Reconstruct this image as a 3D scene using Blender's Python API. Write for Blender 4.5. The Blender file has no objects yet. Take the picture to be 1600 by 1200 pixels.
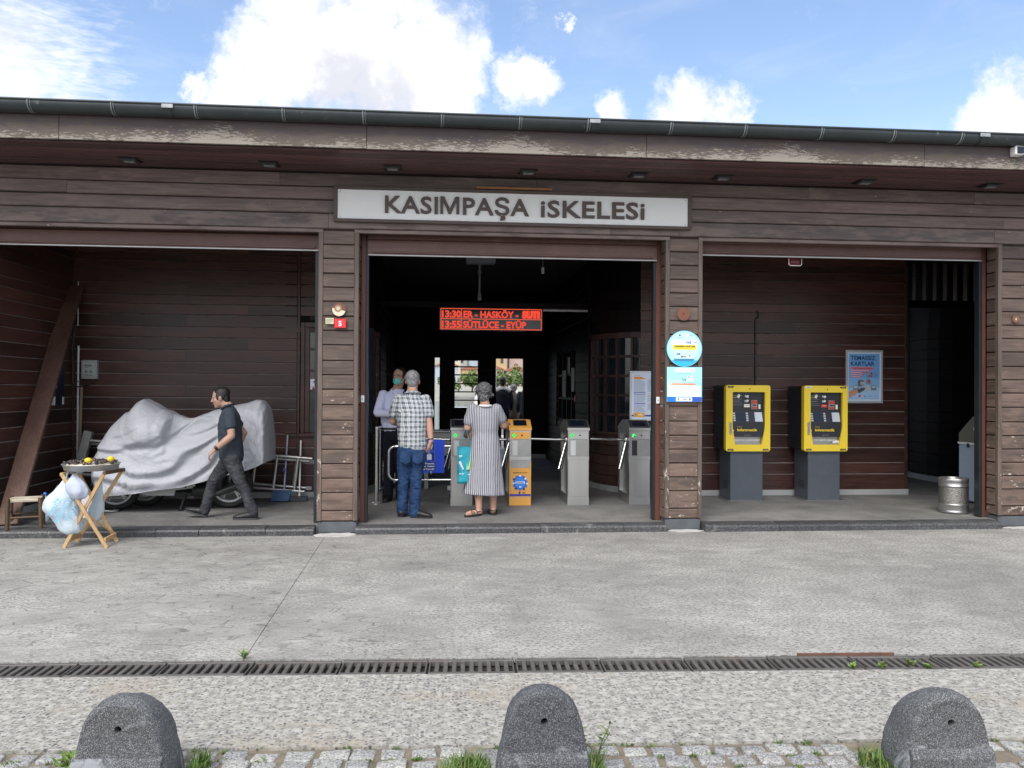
import bpy, bmesh, math, random
from mathutils import Vector, Matrix, Quaternion, noise
random.seed(11)
S = bpy.context.scene
COL = S.collection
PI = math.pi
R = math.radians

# ---------------------------------------------------------------- camera
cam = bpy.data.cameras.new('camera')
cam_ob = bpy.data.objects.new('camera', cam)
COL.objects.link(cam_ob)
YAW, PITCH, ROLL = R(5.142), R(0.391), R(0.336)
_F = Vector((math.sin(YAW)*math.cos(PITCH), math.cos(YAW)*math.cos(PITCH), math.sin(PITCH)))
_R = Vector((math.cos(YAW), -math.sin(YAW), 0))
_U = _R.cross(_F)
_r = _R*math.cos(ROLL)+_U*math.sin(ROLL)
_u = _U*math.cos(ROLL)-_R*math.sin(ROLL)
cam_ob.matrix_world = Matrix(((_r.x, _u.x, -_F.x, 0), (_r.y, _u.y, -_F.y, 0), (_r.z, _u.z, -_F.z, 1.6), (0, 0, 0, 1)))
cam.sensor_width = 36
cam.sensor_fit = 'HORIZONTAL'
cam.lens = 1285.83*36/1600
cam.clip_start = 0.05
cam.clip_end = 5000
S.camera = cam_ob

# ---------------------------------------------------------------- render / exposure
S.view_settings.view_transform = 'Standard'
S.view_settings.look = 'None'
S.view_settings.gamma = 1
S.view_settings.use_curve_mapping = False
S.view_settings.exposure = 1.24
S.render.engine = 'CYCLES'
S.cycles.use_denoising = True
S.cycles.max_bounces = 8
S.cycles.sample_clamp_indirect = 6

# ---------------------------------------------------------------- node helpers
def N(t, typ, inp=None, **props):
    n = t.nodes.new(typ)
    for k, v in props.items():
        setattr(n, k, v)
    for k, v in (inp or {}).items():
        s = n.inputs[k]
        if isinstance(v, bpy.types.NodeSocket):
            t.links.new(v, s)
        else:
            s.default_value = v
    return n

def mixc(t, f, a, b, blend='MIX'):
    n = t.nodes.new('ShaderNodeMix')
    n.data_type = 'RGBA'
    n.blend_type = blend
    for i, v in ((0, f), (6, a), (7, b)):
        if isinstance(v, bpy.types.NodeSocket):
            t.links.new(v, n.inputs[i])
        elif i == 0:
            n.inputs[0].default_value = v
        else:
            n.inputs[i].default_value = (v[0], v[1], v[2], 1)
    return n.outputs[2]

def M(t, op, a, b=0.0, c=0.0, clamp=False):
    n = t.nodes.new('ShaderNodeMath')
    n.operation = op
    n.use_clamp = clamp
    for i, v in enumerate((a, b, c)):
        if isinstance(v, bpy.types.NodeSocket):
            t.links.new(v, n.inputs[i])
        else:
            n.inputs[i].default_value = v
    return n.outputs[0]

def VM(t, op, a, b=(0, 0, 0)):
    n = t.nodes.new('ShaderNodeVectorMath')
    n.operation = op
    for i, v in enumerate((a, b)):
        if isinstance(v, bpy.types.NodeSocket):
            t.links.new(v, n.inputs[i])
        elif op == 'SCALE' and i == 1:
            n.inputs['Scale'].default_value = v
        else:
            n.inputs[i].default_value = v
    return n

def mrange(t, v, a, b, c=0.0, d=1.0, smooth=True):
    n = t.nodes.new('ShaderNodeMapRange')
    n.interpolation_type = 'SMOOTHSTEP' if smooth else 'LINEAR'
    t.links.new(v, n.inputs[0])
    for i, x in enumerate((a, b, c, d)):
        n.inputs[i+1].default_value = x
    return n.outputs[0]

def tnoise(t, vec, scale, detail=4, rough=0.55, dist=0.0):
    return N(t, 'ShaderNodeTexNoise', {'Vector': vec, 'Scale': scale, 'Detail': detail, 'Roughness': rough, 'Distortion': dist}).outputs['Fac']

def vscale(t, vec, s):
    return VM(t, 'MULTIPLY', vec, s).outputs[0]

def rgb(h):
    h = h.lstrip('#')
    o = []
    for i in (0, 2, 4):
        c = int(h[i:i+2], 16)/255
        o.append(c/12.92 if c <= 0.04045 else ((c+0.055)/1.055)**2.4)
    return tuple(o)

# ---------------------------------------------------------------- sky and sun
SUN_EL, SUN_AZ = R(50), R(204)          # azimuth from +Y (behind the building) towards +X
world = bpy.data.worlds.new('World')
S.world = world
world.use_nodes = True
wt = world.node_tree
wt.nodes.clear()
sky = N(wt, 'ShaderNodeTexSky', sky_type='NISHITA', sun_disc=False, sun_elevation=SUN_EL, sun_rotation=SUN_AZ,
        altitude=50, air_density=1.0, dust_density=1.3, ozone_density=1.6)
wdir = N(wt, 'ShaderNodeTexCoord').outputs['Generated']

def ray(px, py):
    d = _F+_r*((px-800)/1285.83)-_u*((py-600)/1285.83)
    return d.normalized()

w1 = N(wt, 'ShaderNodeTexNoise', {'Vector': wdir, 'Scale': 11, 'Detail': 8, 'Roughness': 0.66})
w2 = VM(wt, 'SUBTRACT', w1.outputs['Color'], (0.5, 0.5, 0.5))
warp = VM(wt, 'ADD', wdir, VM(wt, 'SCALE', w2.outputs[0], 0.105).outputs[0]).outputs[0]
def blob(px, py, rad, src=warp):
    d = VM(wt, 'DISTANCE', src, tuple(ray(px, py))).outputs['Value']
    return mrange(wt, d, 0.0, rad/1285.83, 1.0, 0.0, smooth=False)
def union(bl):
    m = bl[0]
    for b in bl[1:]:
        m = M(wt, 'MAXIMUM', m, b)
    return m
cum = union([blob(*b) for b in ((545, 75, 165), (435, 105, 105), (655, 95, 130), (365, 140, 62), (690, 150, 95), (560, -60, 110), (470, 20, 85),
            (815, 128, 52), (832, 100, 26), (868, 34, 20), (962, 172, 40), (1085, 160, 62), (1135, 175, 52), (1050, 185, 50), (1575, 190, 80), (1530, 215, 60), (310, 130, 30))])
fine = tnoise(wt, VM(wt, 'ADD', wdir, VM(wt, 'SCALE', w2.outputs[0], 0.05).outputs[0]).outputs[0], 17, 10, 0.68)
dens = M(wt, 'ADD', cum, M(wt, 'MULTIPLY', M(wt, 'SUBTRACT', fine, 0.5), 1.15))
dens = mrange(wt, dens, 0.08, 0.66)
cir = blob(20, 110, 190)
cirn = tnoise(wt, vscale(wt, VM(wt, 'ADD', wdir, (0, 0, 0)).outputs[0], (5, 5, 26)), 7, 6, 0.6, 0.6)
cird = mrange(wt, M(wt, 'ADD', M(wt, 'MULTIPLY', cir, 1.35), M(wt, 'MULTIPLY', M(wt, 'SUBTRACT', cirn, 0.5), 1.3)), 0.2, 1.35)
# the rest of the sky: broken fair weather cloud, set brighter to add light
away = mrange(wt, VM(wt, 'DOT_PRODUCT', wdir, tuple(ray(800, 300))).outputs['Value'], 0.62, 0.80, 1.0, 0.0)
gen = tnoise(wt, vscale(wt, wdir, (1, 1, 1.7)), 2.3, 8, 0.58)
gend = M(wt, 'MULTIPLY', mrange(wt, gen, 0.42, 0.55), away)
up = N(wt, 'ShaderNodeSeparateXYZ', {0: wdir}).outputs[2]
gend = M(wt, 'MULTIPLY', gend, mrange(wt, up, -0.02, 0.1))
alld = M(wt, 'MAXIMUM', M(wt, 'MAXIMUM', dens, M(wt, 'MULTIPLY', cird, 0.9)), gend)
grey = M(wt, 'MULTIPLY', union([blob(545, 140, 110), blob(600, 160, 90)]), mrange(wt, tnoise(wt, wdir, 11, 5), 0.3, 0.62))
grey = M(wt, 'MAXIMUM', mrange(wt, grey, 0.05, 0.6), M(wt, 'MULTIPLY', gend, mrange(wt, gen, 0.56, 0.72)))
lit = mixc(wt, gend, (5.4, 5.45, 5.6), (8.0, 8.0, 8.1))
shade = mrange(wt, fine, 0.30, 0.66)
lit = mixc(wt, shade, (4.15, 4.25, 4.55), lit)
cloudc = mixc(wt, grey, lit, (3.55, 3.6, 3.95))
veil = M(wt, 'MULTIPLY', mrange(wt, tnoise(wt, vscale(wt, wdir, (2.2, 2.2, 7)), 2.2, 8, 0.62, 0.5), 0.46, 0.85), 0.22)
alld = M(wt, 'MAXIMUM', alld, veil)
skyc = mixc(wt, 1.0, sky.outputs[0], (1.12, 1.08, 1.08), 'MULTIPLY')
skyc = mixc(wt, mrange(wt, up, 0.35, 0.0, 0.0, 0.3), skyc, (3.4, 4.4, 6.0))
final = mixc(wt, alld, skyc, cloudc)
bg = N(wt, 'ShaderNodeBackground', {'Color': final, 'Strength': 0.1})
wt.links.new(bg.outputs[0], N(wt, 'ShaderNodeOutputWorld').inputs[0])

sun = bpy.data.lights.new('sun', 'SUN')
sun.energy = 1.5
sun.angle = R(40)
sun.color = (1.0, 0.965, 0.91)
sun_ob = bpy.data.objects.new('sun', sun)
COL.objects.link(sun_ob)
sdir = Vector((math.sin(SUN_AZ)*math.cos(SUN_EL), math.cos(SUN_AZ)*math.cos(SUN_EL), math.sin(SUN_EL)))
sun_ob.rotation_euler = (-sdir).to_track_quat('-Z', 'Y').to_euler()
sun_ob.location = (0, 0, 30)

# ---------------------------------------------------------------- materials
MATS = {}
def base(name):
    m = bpy.data.materials.new(name)
    m.use_nodes = True
    t = m.node_tree
    b = t.nodes['Principled BSDF']
    return m, t, b

def mk(name, c, rough=0.55, metal=0.0, var=0.18, scale=6.0, bump=0.0, bscale=60.0, spec=0.5, dirt=None, dscale=3.0, dlo=0.55, dhi=0.75, emit=0.0, stretch=(1, 1, 1), rvar=0.1):
    if name in MATS:
        return MATS[name]
    if isinstance(c, str):
        c = rgb(c)
    m, t, b = base(name)
    tc = N(t, 'ShaderNodeTexCoord').outputs['Object']
    oi = N(t, 'ShaderNodeObjectInfo').outputs['Random']
    off = VM(t, 'ADD', tc, VM(t, 'SCALE', N(t, 'ShaderNodeCombineXYZ', {0: oi, 1: oi, 2: oi}).outputs[0], 37.0).outputs[0]).outputs[0]
    v = vscale(t, off, stretch)
    n = tnoise(t, v, scale, 5)
    f = M(t, 'MULTIPLY_ADD', M(t, 'SUBTRACT', n, 0.5), 2*var*1.6, 1.0)
    col = mixc(t, 1.0, c, N(t, 'ShaderNodeCombineXYZ', {0: f, 1: f, 2: f}).outputs[0], 'MULTIPLY')
    if dirt:
        col = mixc(t, mrange(t, tnoise(t, v, dscale, 6, 0.65), dlo, dhi), col, dirt)
    t.links.new(col, b.inputs['Base Color'])
    b.inputs['Metallic'].default_value = metal
    b.inputs['Specular IOR Level'].default_value = spec
    r = M(t, 'MULTIPLY_ADD', M(t, 'SUBTRACT', tnoise(t, v, scale*2.3, 4), 0.5), 2*rvar, rough, clamp=True)
    t.links.new(r, b.inputs['Roughness'])
    if bump:
        bn = N(t, 'ShaderNodeBump', {'Height': tnoise(t, v, bscale, 4), 'Strength': bump, 'Distance': 0.004})
        t.links.new(bn.outputs[0], b.inputs['Normal'])
    if emit:
        t.links.new(col, b.inputs['Emission Color'])
        b.inputs['Emission Strength'].default_value = emit
    MATS[name] = m
    return m

def ink(h):
    return mk('ink_'+h, h, rough=0.45, var=0.05, scale=9)

def wood(name, dark, light, rough=0.55, flakes=0.0, zlo=0.2, zhi=2.4, spec=0.4, rnd=0.35, flakec=(0.55, 0.49, 0.41), axis=0, bare=0.0, bump=0.35):
    m, t, b = base(name)
    tcn = N(t, 'ShaderNodeTexCoord')
    oi = N(t, 'ShaderNodeObjectInfo').outputs['Random']
    r3 = N(t, 'ShaderNodeCombineXYZ', {0: M(t, 'MULTIPLY', oi, 91.0), 1: M(t, 'MULTIPLY', oi, 57.0), 2: M(t, 'MULTIPLY', oi, 33.0)}).outputs[0]
    v = VM(t, 'ADD', tcn.outputs['Object'], r3).outputs[0]
    s = [14.0, 14.0, 14.0]
    s[axis] = 0.9
    vg = vscale(t, v, tuple(s))
    g = tnoise(t, vg, 3.2, 8, 0.62, 0.4)
    big = tnoise(t, vscale(t, v, tuple(0.35 if i == axis else 2.2 for i in range(3))), 2.4, 4)
    f = mrange(t, M(t, 'ADD', M(t, 'MULTIPLY', g, 0.6), M(t, 'MULTIPLY', big, 0.4)), 0.32, 0.68)
    col = mixc(t, f, dark, light)
    k = M(t, 'MULTIPLY_ADD', M(t, 'SUBTRACT', oi, 0.5), 2*rnd, 1.0)
    col = mixc(t, 1.0, col, N(t, 'ShaderNodeCombineXYZ', {0: k, 1: M(t, 'MULTIPLY_ADD', M(t, 'SUBTRACT', oi, 0.5), 1.6*rnd, 1.0), 2: M(t, 'MULTIPLY_ADD', M(t, 'SUBTRACT', oi, 0.5), 1.5*rnd, 1.0)}).outputs[0], 'MULTIPLY')
    rg = M(t, 'MULTIPLY_ADD', M(t, 'SUBTRACT', g, 0.5), 0.35, rough, clamp=True)
    h = g
    if flakes or bare:
        z = N(t, 'ShaderNodeSeparateXYZ', {0: N(t, 'ShaderNodeNewGeometry').outputs['Position']}).outputs[2]
        wz = mrange(t, z, zlo, zhi, 1.0, 0.0)
        if bare:
            bm_ = M(t, 'ADD', tnoise(t, vscale(t, v, tuple(1.5 if i == axis else 5.0 for i in range(3))), 1.8, 6, 0.6), M(t, 'MULTIPLY', wz, 0.16))
            col = mixc(t, M(t, 'MULTIPLY', mrange(t, bm_, 0.55, 0.70), bare), col, (light[0]*1.7, light[1]*1.62, light[2]*1.5))
        fl = tnoise(t, vscale(t, v, tuple(7.0 if i == axis else 17.0 for i in range(3))), 2.1, 9, 0.7, 0.25)
        fl2 = tnoise(t, vscale(t, v, (1.6, 1.6, 2.6)), 1.7, 4)
        ff = M(t, 'ADD', M(t, 'ADD', fl, M(t, 'MULTIPLY', M(t, 'SUBTRACT', fl2, 0.5), 0.55)), M(t, 'MULTIPLY', wz, 0.085*flakes))
        fm = mrange(t, ff, 0.715, 0.735)
        col = mixc(t, fm, col, mixc(t, g, tuple(x*0.72 for x in flakec), flakec))
        rg = M(t, 'MAXIMUM', rg, M(t, 'MULTIPLY', fm, 0.85))
        h = M(t, 'SUBTRACT', g, M(t, 'MULTIPLY', fm, 0.8))
    t.links.new(col, b.inputs['Base Color'])
    t.links.new(rg, b.inputs['Roughness'])
    b.inputs['Specular IOR Level'].default_value = spec
    bn = N(t, 'ShaderNodeBump', {'Height': h, 'Strength': bump, 'Distance': 0.003})
    t.links.new(bn.outputs[0], b.inputs['Normal'])
    MATS[name] = m
    return m

W_FACE = wood('wood_facade', (0.064, 0.043, 0.035), (0.148, 0.106, 0.087), rough=0.5, flakes=1.0, zlo=0.2, zhi=2.3, rnd=0.24, bare=0.32)
W_HEAD = wood('wood_header', (0.082, 0.060, 0.056), (0.175, 0.134, 0.124), rough=0.5, flakes=0.0, rnd=0.25, bare=0.35, zlo=3.3, zhi=3.7)
W_INT = wood('wood_varnished', (0.026, 0.0115, 0.0095), (0.078, 0.034, 0.026), rough=0.38, rnd=0.38, spec=0.42)
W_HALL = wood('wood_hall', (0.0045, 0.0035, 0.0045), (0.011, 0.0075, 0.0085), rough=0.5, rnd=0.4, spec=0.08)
EDGE_PALE = mk('pale_edge', (0.25, 0.22, 0.205), 0.8, 0, 0.4, 7)  # paler second colour on the upper chamfer of the interior boards
W_SOFF = wood('wood_soffit', (0.062, 0.029, 0.029), (0.118, 0.058, 0.056), rough=0.5, rnd=0.3)
W_DARK = wood('wood_backing', (0.012, 0.008, 0.007), (0.022, 0.014, 0.012), rough=0.7, rnd=0.1)
W_PLANK = wood('wood_loose_plank', (0.060, 0.030, 0.022), (0.120, 0.066, 0.048), rough=0.55, rnd=0.1, axis=2)
W_PINE = wood('wood_pine', (0.36, 0.22, 0.10), (0.60, 0.41, 0.20), rough=0.5, rnd=0.12, axis=2)
W_POLE = wood('wood_old_pole', (0.16, 0.11, 0.08), (0.30, 0.22, 0.16), rough=0.7, rnd=0.1, axis=2)
W_STOOL = wood('wood_stool', (0.05, 0.030, 0.018), (0.12, 0.075, 0.045), rough=0.5, rnd=0.2, axis=2)

def fascia_mat():
    m, t, b = base('fascia_paint')
    tcn = N(t, 'ShaderNodeTexCoord')
    v = tcn.outputs['Object']
    z = N(t, 'ShaderNodeSeparateXYZ', {0: v}).outputs[2]           # 0 at the lower edge
    n1 = tnoise(t, vscale(t, v, (1.2, 1, 5)), 2.0, 6, 0.62)
    n2 = tnoise(t, vscale(t, v, (3, 3, 16)), 5.5, 9, 0.72, 0.3)
    n3 = tnoise(t, vscale(t, v, (2, 2, 30)), 6, 6, 0.6)
    n4 = tnoise(t, vscale(t, v, (0.8, 1, 1)), 1.3, 4)
    paint = mixc(t, n1, (0.070, 0.050, 0.053), (0.125, 0.096, 0.098))
    bare = mixc(t, n3, (0.070, 0.053, 0.042), (0.155, 0.125, 0.100))
    low = M(t, 'ADD', M(t, 'MULTIPLY_ADD', z, -5.0, 1.22), M(t, 'MULTIPLY', M(t, 'SUBTRACT', n1, 0.5), 2.4))
    low = M(t, 'ADD', low, M(t, 'MULTIPLY', M(t, 'SUBTRACT', n2, 0.5), 1.1))
    c = mixc(t, mrange(t, low, 0.47, 0.56), paint, bare)
    fl = M(t, 'ADD', M(t, 'ADD', n2, M(t, 'MULTIPLY_ADD', z, -1.5, 0.095)), M(t, 'MULTIPLY', M(t, 'SUBTRACT', n4, 0.5), 0.75))
    c = mixc(t, mrange(t, fl, 0.545, 0.56), c, (0.30, 0.265, 0.225))
    t.links.new(c, b.inputs['Base Color'])
    b.inputs['Roughness'].default_value = 0.65
    bn = N(t, 'ShaderNodeBump', {'Height': M(t, 'ADD', n2, n3), 'Strength': 0.3, 'Distance': 0.003})
    t.links.new(bn.outputs[0], b.inputs['Normal'])
    return m
FASCIA = fascia_mat()

def stamped(name, dark, light, wear=1.0, pat=1.0):
    m, t, b = base(name)
    v = N(t, 'ShaderNodeNewGeometry').outputs['Position']
    wv = VM(t, 'ADD', v, VM(t, 'SCALE', VM(t, 'SUBTRACT', N(t, 'ShaderNodeTexNoise', {'Vector': v, 'Scale': 2.2, 'Detail': 3}).outputs['Color'], (.5, .5, .5)).outputs[0], 0.16).outputs[0]).outputs[0]
    rot = N(t, 'ShaderNodeMapping', {'Vector': wv, 'Rotation': (0, 0, 0.5), 'Scale': (5.4, 11.0, 1)}).outputs[0]
    vo = N(t, 'ShaderNodeTexVoronoi', {'Vector': rot, 'Scale': 1.0, 'Randomness': 0.9}, feature='DISTANCE_TO_EDGE').outputs['Distance']
    cell = N(t, 'ShaderNodeTexVoronoi', {'Vector': rot, 'Scale': 1.0, 'Randomness': 0.9}).outputs['Color']
    big = tnoise(t, v, 0.55, 5, 0.55)
    med = tnoise(t, v, 2.6, 6, 0.6)
    grit = tnoise(t, v, 85, 4, 0.75)
    grit2 = tnoise(t, vscale(t, v, (1, 1.5, 1)), 34, 6, 0.7)
    x = N(t, 'ShaderNodeSeparateXYZ', {0: v}).outputs[0]
    worn = M(t, 'ADD', M(t, 'MULTIPLY', x, 0.05), big)            # the stamp is worn off towards the right
    line = mrange(t, vo, 0.0, 0.055, 1.0, 0.0)
    brk = mrange(t, tnoise(t, v, 6.5, 5, 0.6), 0.46, 0.54)
    line = M(t, 'MULTIPLY', M(t, 'MULTIPLY', line, brk), mrange(t, worn, 0.34, 0.62, 1.0, 0.03))
    line = M(t, 'MULTIPLY', line, pat)
    y = N(t, 'ShaderNodeSeparateXYZ', {0: v}).outputs[1]
    c = mixc(t, mrange(t, M(t, 'ADD', M(t, 'MULTIPLY', big, 0.5), M(t, 'MULTIPLY', med, 0.5)), 0.33, 0.67), dark, light)
    cv = N(t, 'ShaderNodeSeparateColor', {0: cell}).outputs[0]
    cv = M(t, 'MULTIPLY_ADD', M(t, 'SUBTRACT', cv, 0.5), 0.16*pat, 1.0)
    c = mixc(t, 1.0, c, N(t, 'ShaderNodeCombineXYZ', {0: cv, 1: cv, 2: cv}).outputs[0], 'MULTIPLY')
    expo = mrange(t, M(t, 'ADD', M(t, 'MULTIPLY', worn, 0.5), M(t, 'MULTIPLY', tnoise(t, v, 1.3, 6, 0.65), 0.5)), 0.38, 0.54)
    sp = mrange(t, grit2, 0.50, 0.57)
    c = mixc(t, M(t, 'MULTIPLY', M(t, 'MULTIPLY', expo, sp), 0.72*wear), c, tuple(x_*0.42 for x_ in dark))
    sp2 = mrange(t, grit, 0.58, 0.66)
    c = mixc(t, M(t, 'MULTIPLY', M(t, 'MULTIPLY', expo, sp2), 0.8*wear), c, tuple(min(0.7, x_*1.5) for x_ in light))
    fg = mrange(t, tnoise(t, v, 62, 5, 0.8), 0.36, 0.64, 0.76, 1.22, False)
    fg = M(t, 'MULTIPLY_ADD', M(t, 'SUBTRACT', fg, 1.0), wear, 1.0)
    c = mixc(t, 1.0, c, N(t, 'ShaderNodeCombineXYZ', {0: fg, 1: fg, 2: fg}).outputs[0], 'MULTIPLY')
    pale = mrange(t, M(t, 'ADD', tnoise(t, vscale(t, v, (0.7, 1.6, 1)), 1.1, 7, 0.66), 0), 0.60, 0.68)
    c = mixc(t, M(t, 'MULTIPLY', pale, 0.45*wear), c, tuple(min(0.7, x_*1.22) for x_ in light))
    st_ = mrange(t, tnoise(t, vscale(t, v, (.8, 1.2, 1)), 1.7, 7, 0.7, 0.6), 0.56, 0.70)
    c = mixc(t, M(t, 'MULTIPLY', st_, 0.30*wear), c, tuple(x_*0.55 for x_ in dark))
    c = mixc(t, M(t, 'MULTIPLY', line, 0.60), c, (0.06, 0.06, 0.062))
    t.links.new(c, b.inputs['Base Color'])
    b.inputs['Roughness'].default_value = 0.78
    hh = M(t, 'ADD', M(t, 'MULTIPLY', grit2, 0.35), M(t, 'MULTIPLY', line, -1.2))
    bn = N(t, 'ShaderNodeBump', {'Height': hh, 'Strength': 0.5, 'Distance': 0.006})
    t.links.new(bn.outputs[0], b.inputs['Normal'])
    return m
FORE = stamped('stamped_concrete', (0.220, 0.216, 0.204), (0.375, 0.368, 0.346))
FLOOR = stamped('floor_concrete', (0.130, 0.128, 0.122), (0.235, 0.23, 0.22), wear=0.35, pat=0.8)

def aggregate():
    m, t, b = base('exposed_aggregate')
    v = N(t, 'ShaderNodeNewGeometry').outputs['Position']
    wv = VM(t, 'ADD', v, VM(t, 'SCALE', VM(t, 'SUBTRACT', N(t, 'ShaderNodeTexNoise', {'Vector': v, 'Scale': 40, 'Detail': 2}).outputs['Color'], (.5, .5, .5)).outputs[0], 0.02).outputs[0]).outputs[0]
    vo = N(t, 'ShaderNodeTexVoronoi', {'Vector': vscale(t, wv, (1, 1.25, 1)), 'Scale': 52, 'Randomness': 1.0})
    d, cc = vo.outputs['Distance'], vo.outputs['Color']
    sel = N(t, 'ShaderNodeSeparateColor', {0: cc}).outputs
    big = tnoise(t, v, 1.3, 6, 0.6)
    stone = M(t, 'MULTIPLY', mrange(t, d, 0.36, 0.52, 1.0, 0.0), mrange(t, M(t, 'ADD', sel[0], M(t, 'MULTIPLY', M(t, 'SUBTRACT', big, 0.5), -0.9)), 0.50, 0.54))
    mortar = mixc(t, mrange(t, tnoise(t, v, 22, 7, 0.7), 0.35, 0.65), (0.22, 0.212, 0.19), (0.41, 0.40, 0.37))
    tan = mrange(t, tnoise(t, vscale(t, v, (0.6, 1.2, 1)), 1.5, 6, 0.62), 0.52, 0.68)
    mortar = mixc(t, M(t, 'MULTIPLY', tan, 0.5), mortar, (0.31, 0.265, 0.20))
    st = mixc(t, sel[1], (0.05, 0.055, 0.065), (0.23, 0.23, 0.225))
    c = mixc(t, M(t, 'MULTIPLY', stone, 0.88), mortar, st)
    pit = mrange(t, tnoise(t, v, 48, 6, 0.8), 0.565, 0.63)
    c = mixc(t, M(t, 'MULTIPLY', pit, 0.65), c, (0.11, 0.105, 0.10))
    t.links.new(c, b.inputs['Base Color'])
    b.inputs['Roughness'].default_value = 0.85
    hh = M(t, 'ADD', M(t, 'MULTIPLY', stone, 0.5), M(t, 'MULTIPLY', pit, -0.8))
    bn = N(t, 'ShaderNodeBump', {'Height': hh, 'Strength': 0.55, 'Distance': 0.006})
    t.links.new(bn.outputs[0], b.inputs['Normal'])
    return m
AGG = aggregate()

def granite(name, c0, c1, c2, scale=150, rough=0.75, bump=0.4, stain=None, s_lo=0.60, s_hi=0.72):
    m, t, b = base(name)
    tcn = N(t, 'ShaderNodeTexCoord').outputs['Object']
    oi = N(t, 'ShaderNodeObjectInfo').outputs['Random']
    off = N(t, 'ShaderNodeCombineXYZ', {0: M(t, 'MULTIPLY', oi, 41), 1: M(t, 'MULTIPLY', oi, 17), 2: M(t, 'MULTIPLY', oi, 29)}).outputs[0]
    v = VM(t, 'ADD', tcn, off).outputs[0]
    vo = N(t, 'ShaderNodeTexVoronoi', {'Vector': v, 'Scale': scale, 'Randomness': 1.0}).outputs['Color']
    s = N(t, 'ShaderNodeSeparateColor', {0: vo}).outputs
    big = tnoise(t, v, 5, 6, 0.6)
    c = mixc(t, mrange(t, M(t, 'ADD', M(t, 'MULTIPLY', s[0], 0.6), M(t, 'MULTIPLY', big, 0.4)), 0.25, 0.75), c0, c1)
    c = mixc(t, mrange(t, s[1], 0.80, 0.86), c, c2)
    k = M(t, 'MULTIPLY_ADD', M(t, 'SUBTRACT', oi, 0.5), 0.4, 1.0)
    c = mixc(t, 1.0, c, N(t, 'ShaderNodeCombineXYZ', {0: k, 1: k, 2: M(t, 'MULTIPLY_ADD', M(t, 'SUBTRACT', oi, 0.5), 0.3, 1.0)}).outputs[0], 'MULTIPLY')
    if stain:
        c = mixc(t, M(t, 'MULTIPLY', mrange(t, tnoise(t, v, 4.5, 8, 0.7, 0.8), s_lo, s_hi), 0.75), c, stain)
    t.links.new(c, b.inputs['Base Color'])
    b.inputs['Roughness'].default_value = rough
    bn = N(t, 'ShaderNodeBump', {'Height': M(t, 'ADD', tnoise(t, v, scale*0.5, 4, 0.7), M(t, 'MULTIPLY', big, 1.0)), 'Strength': bump, 'Distance': 0.004})
    t.links.new(bn.outputs[0], b.inputs['Normal'])
    return m
COB = granite('cobble_granite', (0.21, 0.21, 0.205), (0.37, 0.37, 0.36), (0.13, 0.135, 0.14), 150, 0.8, 0.6, (0.50, 0.46, 0.38), 0.60, 0.75)
BOLL = granite('bollard_basalt', (0.040, 0.043, 0.047), (0.110, 0.115, 0.122), (0.22, 0.23, 0.24), 340, 0.85, 0.9, (0.30, 0.315, 0.335), 0.55, 0.66)
KERB = granite('kerb_granite', (0.020, 0.021, 0.024), (0.060, 0.062, 0.068), (0.11, 0.11, 0.112), 140, 0.5, 0.35, (0.22, 0.215, 0.205), 0.57, 0.72)

IRON = mk('cast_iron', (0.125, 0.118, 0.112), 0.62, 0.35, 0.35, 14, 0.5, 70, dirt=(0.15, 0.105, 0.085), dscale=5, dlo=.56, dhi=.75)
STEEL = mk('brushed_steel', (0.50, 0.50, 0.49), 0.34, 0.9, 0.10, 5, 0.05, 90, stretch=(1, 1, .2))
STEELD = mk('dull_steel', (0.36, 0.36, 0.35), 0.42, 0.85, 0.15, 5)
CHROME = mk('polished_tube', (0.62, 0.62, 0.61), 0.22, 1.0, 0.05, 3)
ALU = mk('ladder_aluminium', (0.58, 0.58, 0.57), 0.45, 0.8, 0.2, 9, dirt=(0.22, 0.21, 0.2), dscale=12)
ORANGE = mk('orange_vinyl', (0.72, 0.36, 0.075), 0.4, 0, 0.08, 5, dirt=(0.50, 0.26, 0.07), dscale=8, dlo=.66, dhi=.85)
BLACKP = mk('black_plastic', (0.018, 0.019, 0.022), 0.35, 0, 0.2, 6)
SCREEN = mk('dark_screen', (0.008, 0.011, 0.02), 0.12, 0, 0.1, 4)
GUTTER = mk('gutter_metal', (0.040, 0.050, 0.053), 0.42, 0.25, 0.25, 4, 0.1, 40, dirt=(0.20, 0.22, 0.215), dscale=11, dlo=.62, dhi=.78)
SHUT = mk('shutter_paint', (0.105, 0.052, 0.043), 0.42, 0.15, 0.2, 5, 0.15, 40, dirt=(0.17, 0.10, 0.085), dscale=7, dlo=.58, dhi=.8)
GUIDE = mk('guide_paint', (0.13, 0.048, 0.034), 0.45, 0.1, 0.2, 5)
RAILM = mk('dark_rail', (0.024, 0.030, 0.036), 0.4, 0.4, 0.2, 5)
WHITEP = mk('white_panel', (0.76, 0.77, 0.76), 0.35, 0, 0.04, 2, dirt=(0.66, 0.67, 0.64), dscale=2.5)
LETTER = mk('letter_brown', (0.075, 0.052, 0.043), 0.5, 0, 0.15, 8)
PLINTH = mk('plinth_stone', (0.085, 0.095, 0.105), 0.55, 0, 0.25, 7, 0.2, 60)
CEMENT = mk('white_cement', (0.46, 0.455, 0.44), 0.85, 0, 0.2, 8, 0.5, 40)
SKIRT = mk('skirting_marble', (0.36, 0.37, 0.37), 0.4, 0, 0.15, 3)
ROOFM = mk('roof_sheet', (0.16, 0.13, 0.12), 0.7, 0, 0.2, 3)
W_MULL = wood('wood_mullion', (0.040, 0.022, 0.019), (0.085, 0.050, 0.044), rough=0.4, rnd=0.2, spec=0.35)
CEIL = mk('ceiling_dark', (0.010, 0.008, 0.009), 0.7, 0, 0.2, 3)
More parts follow.
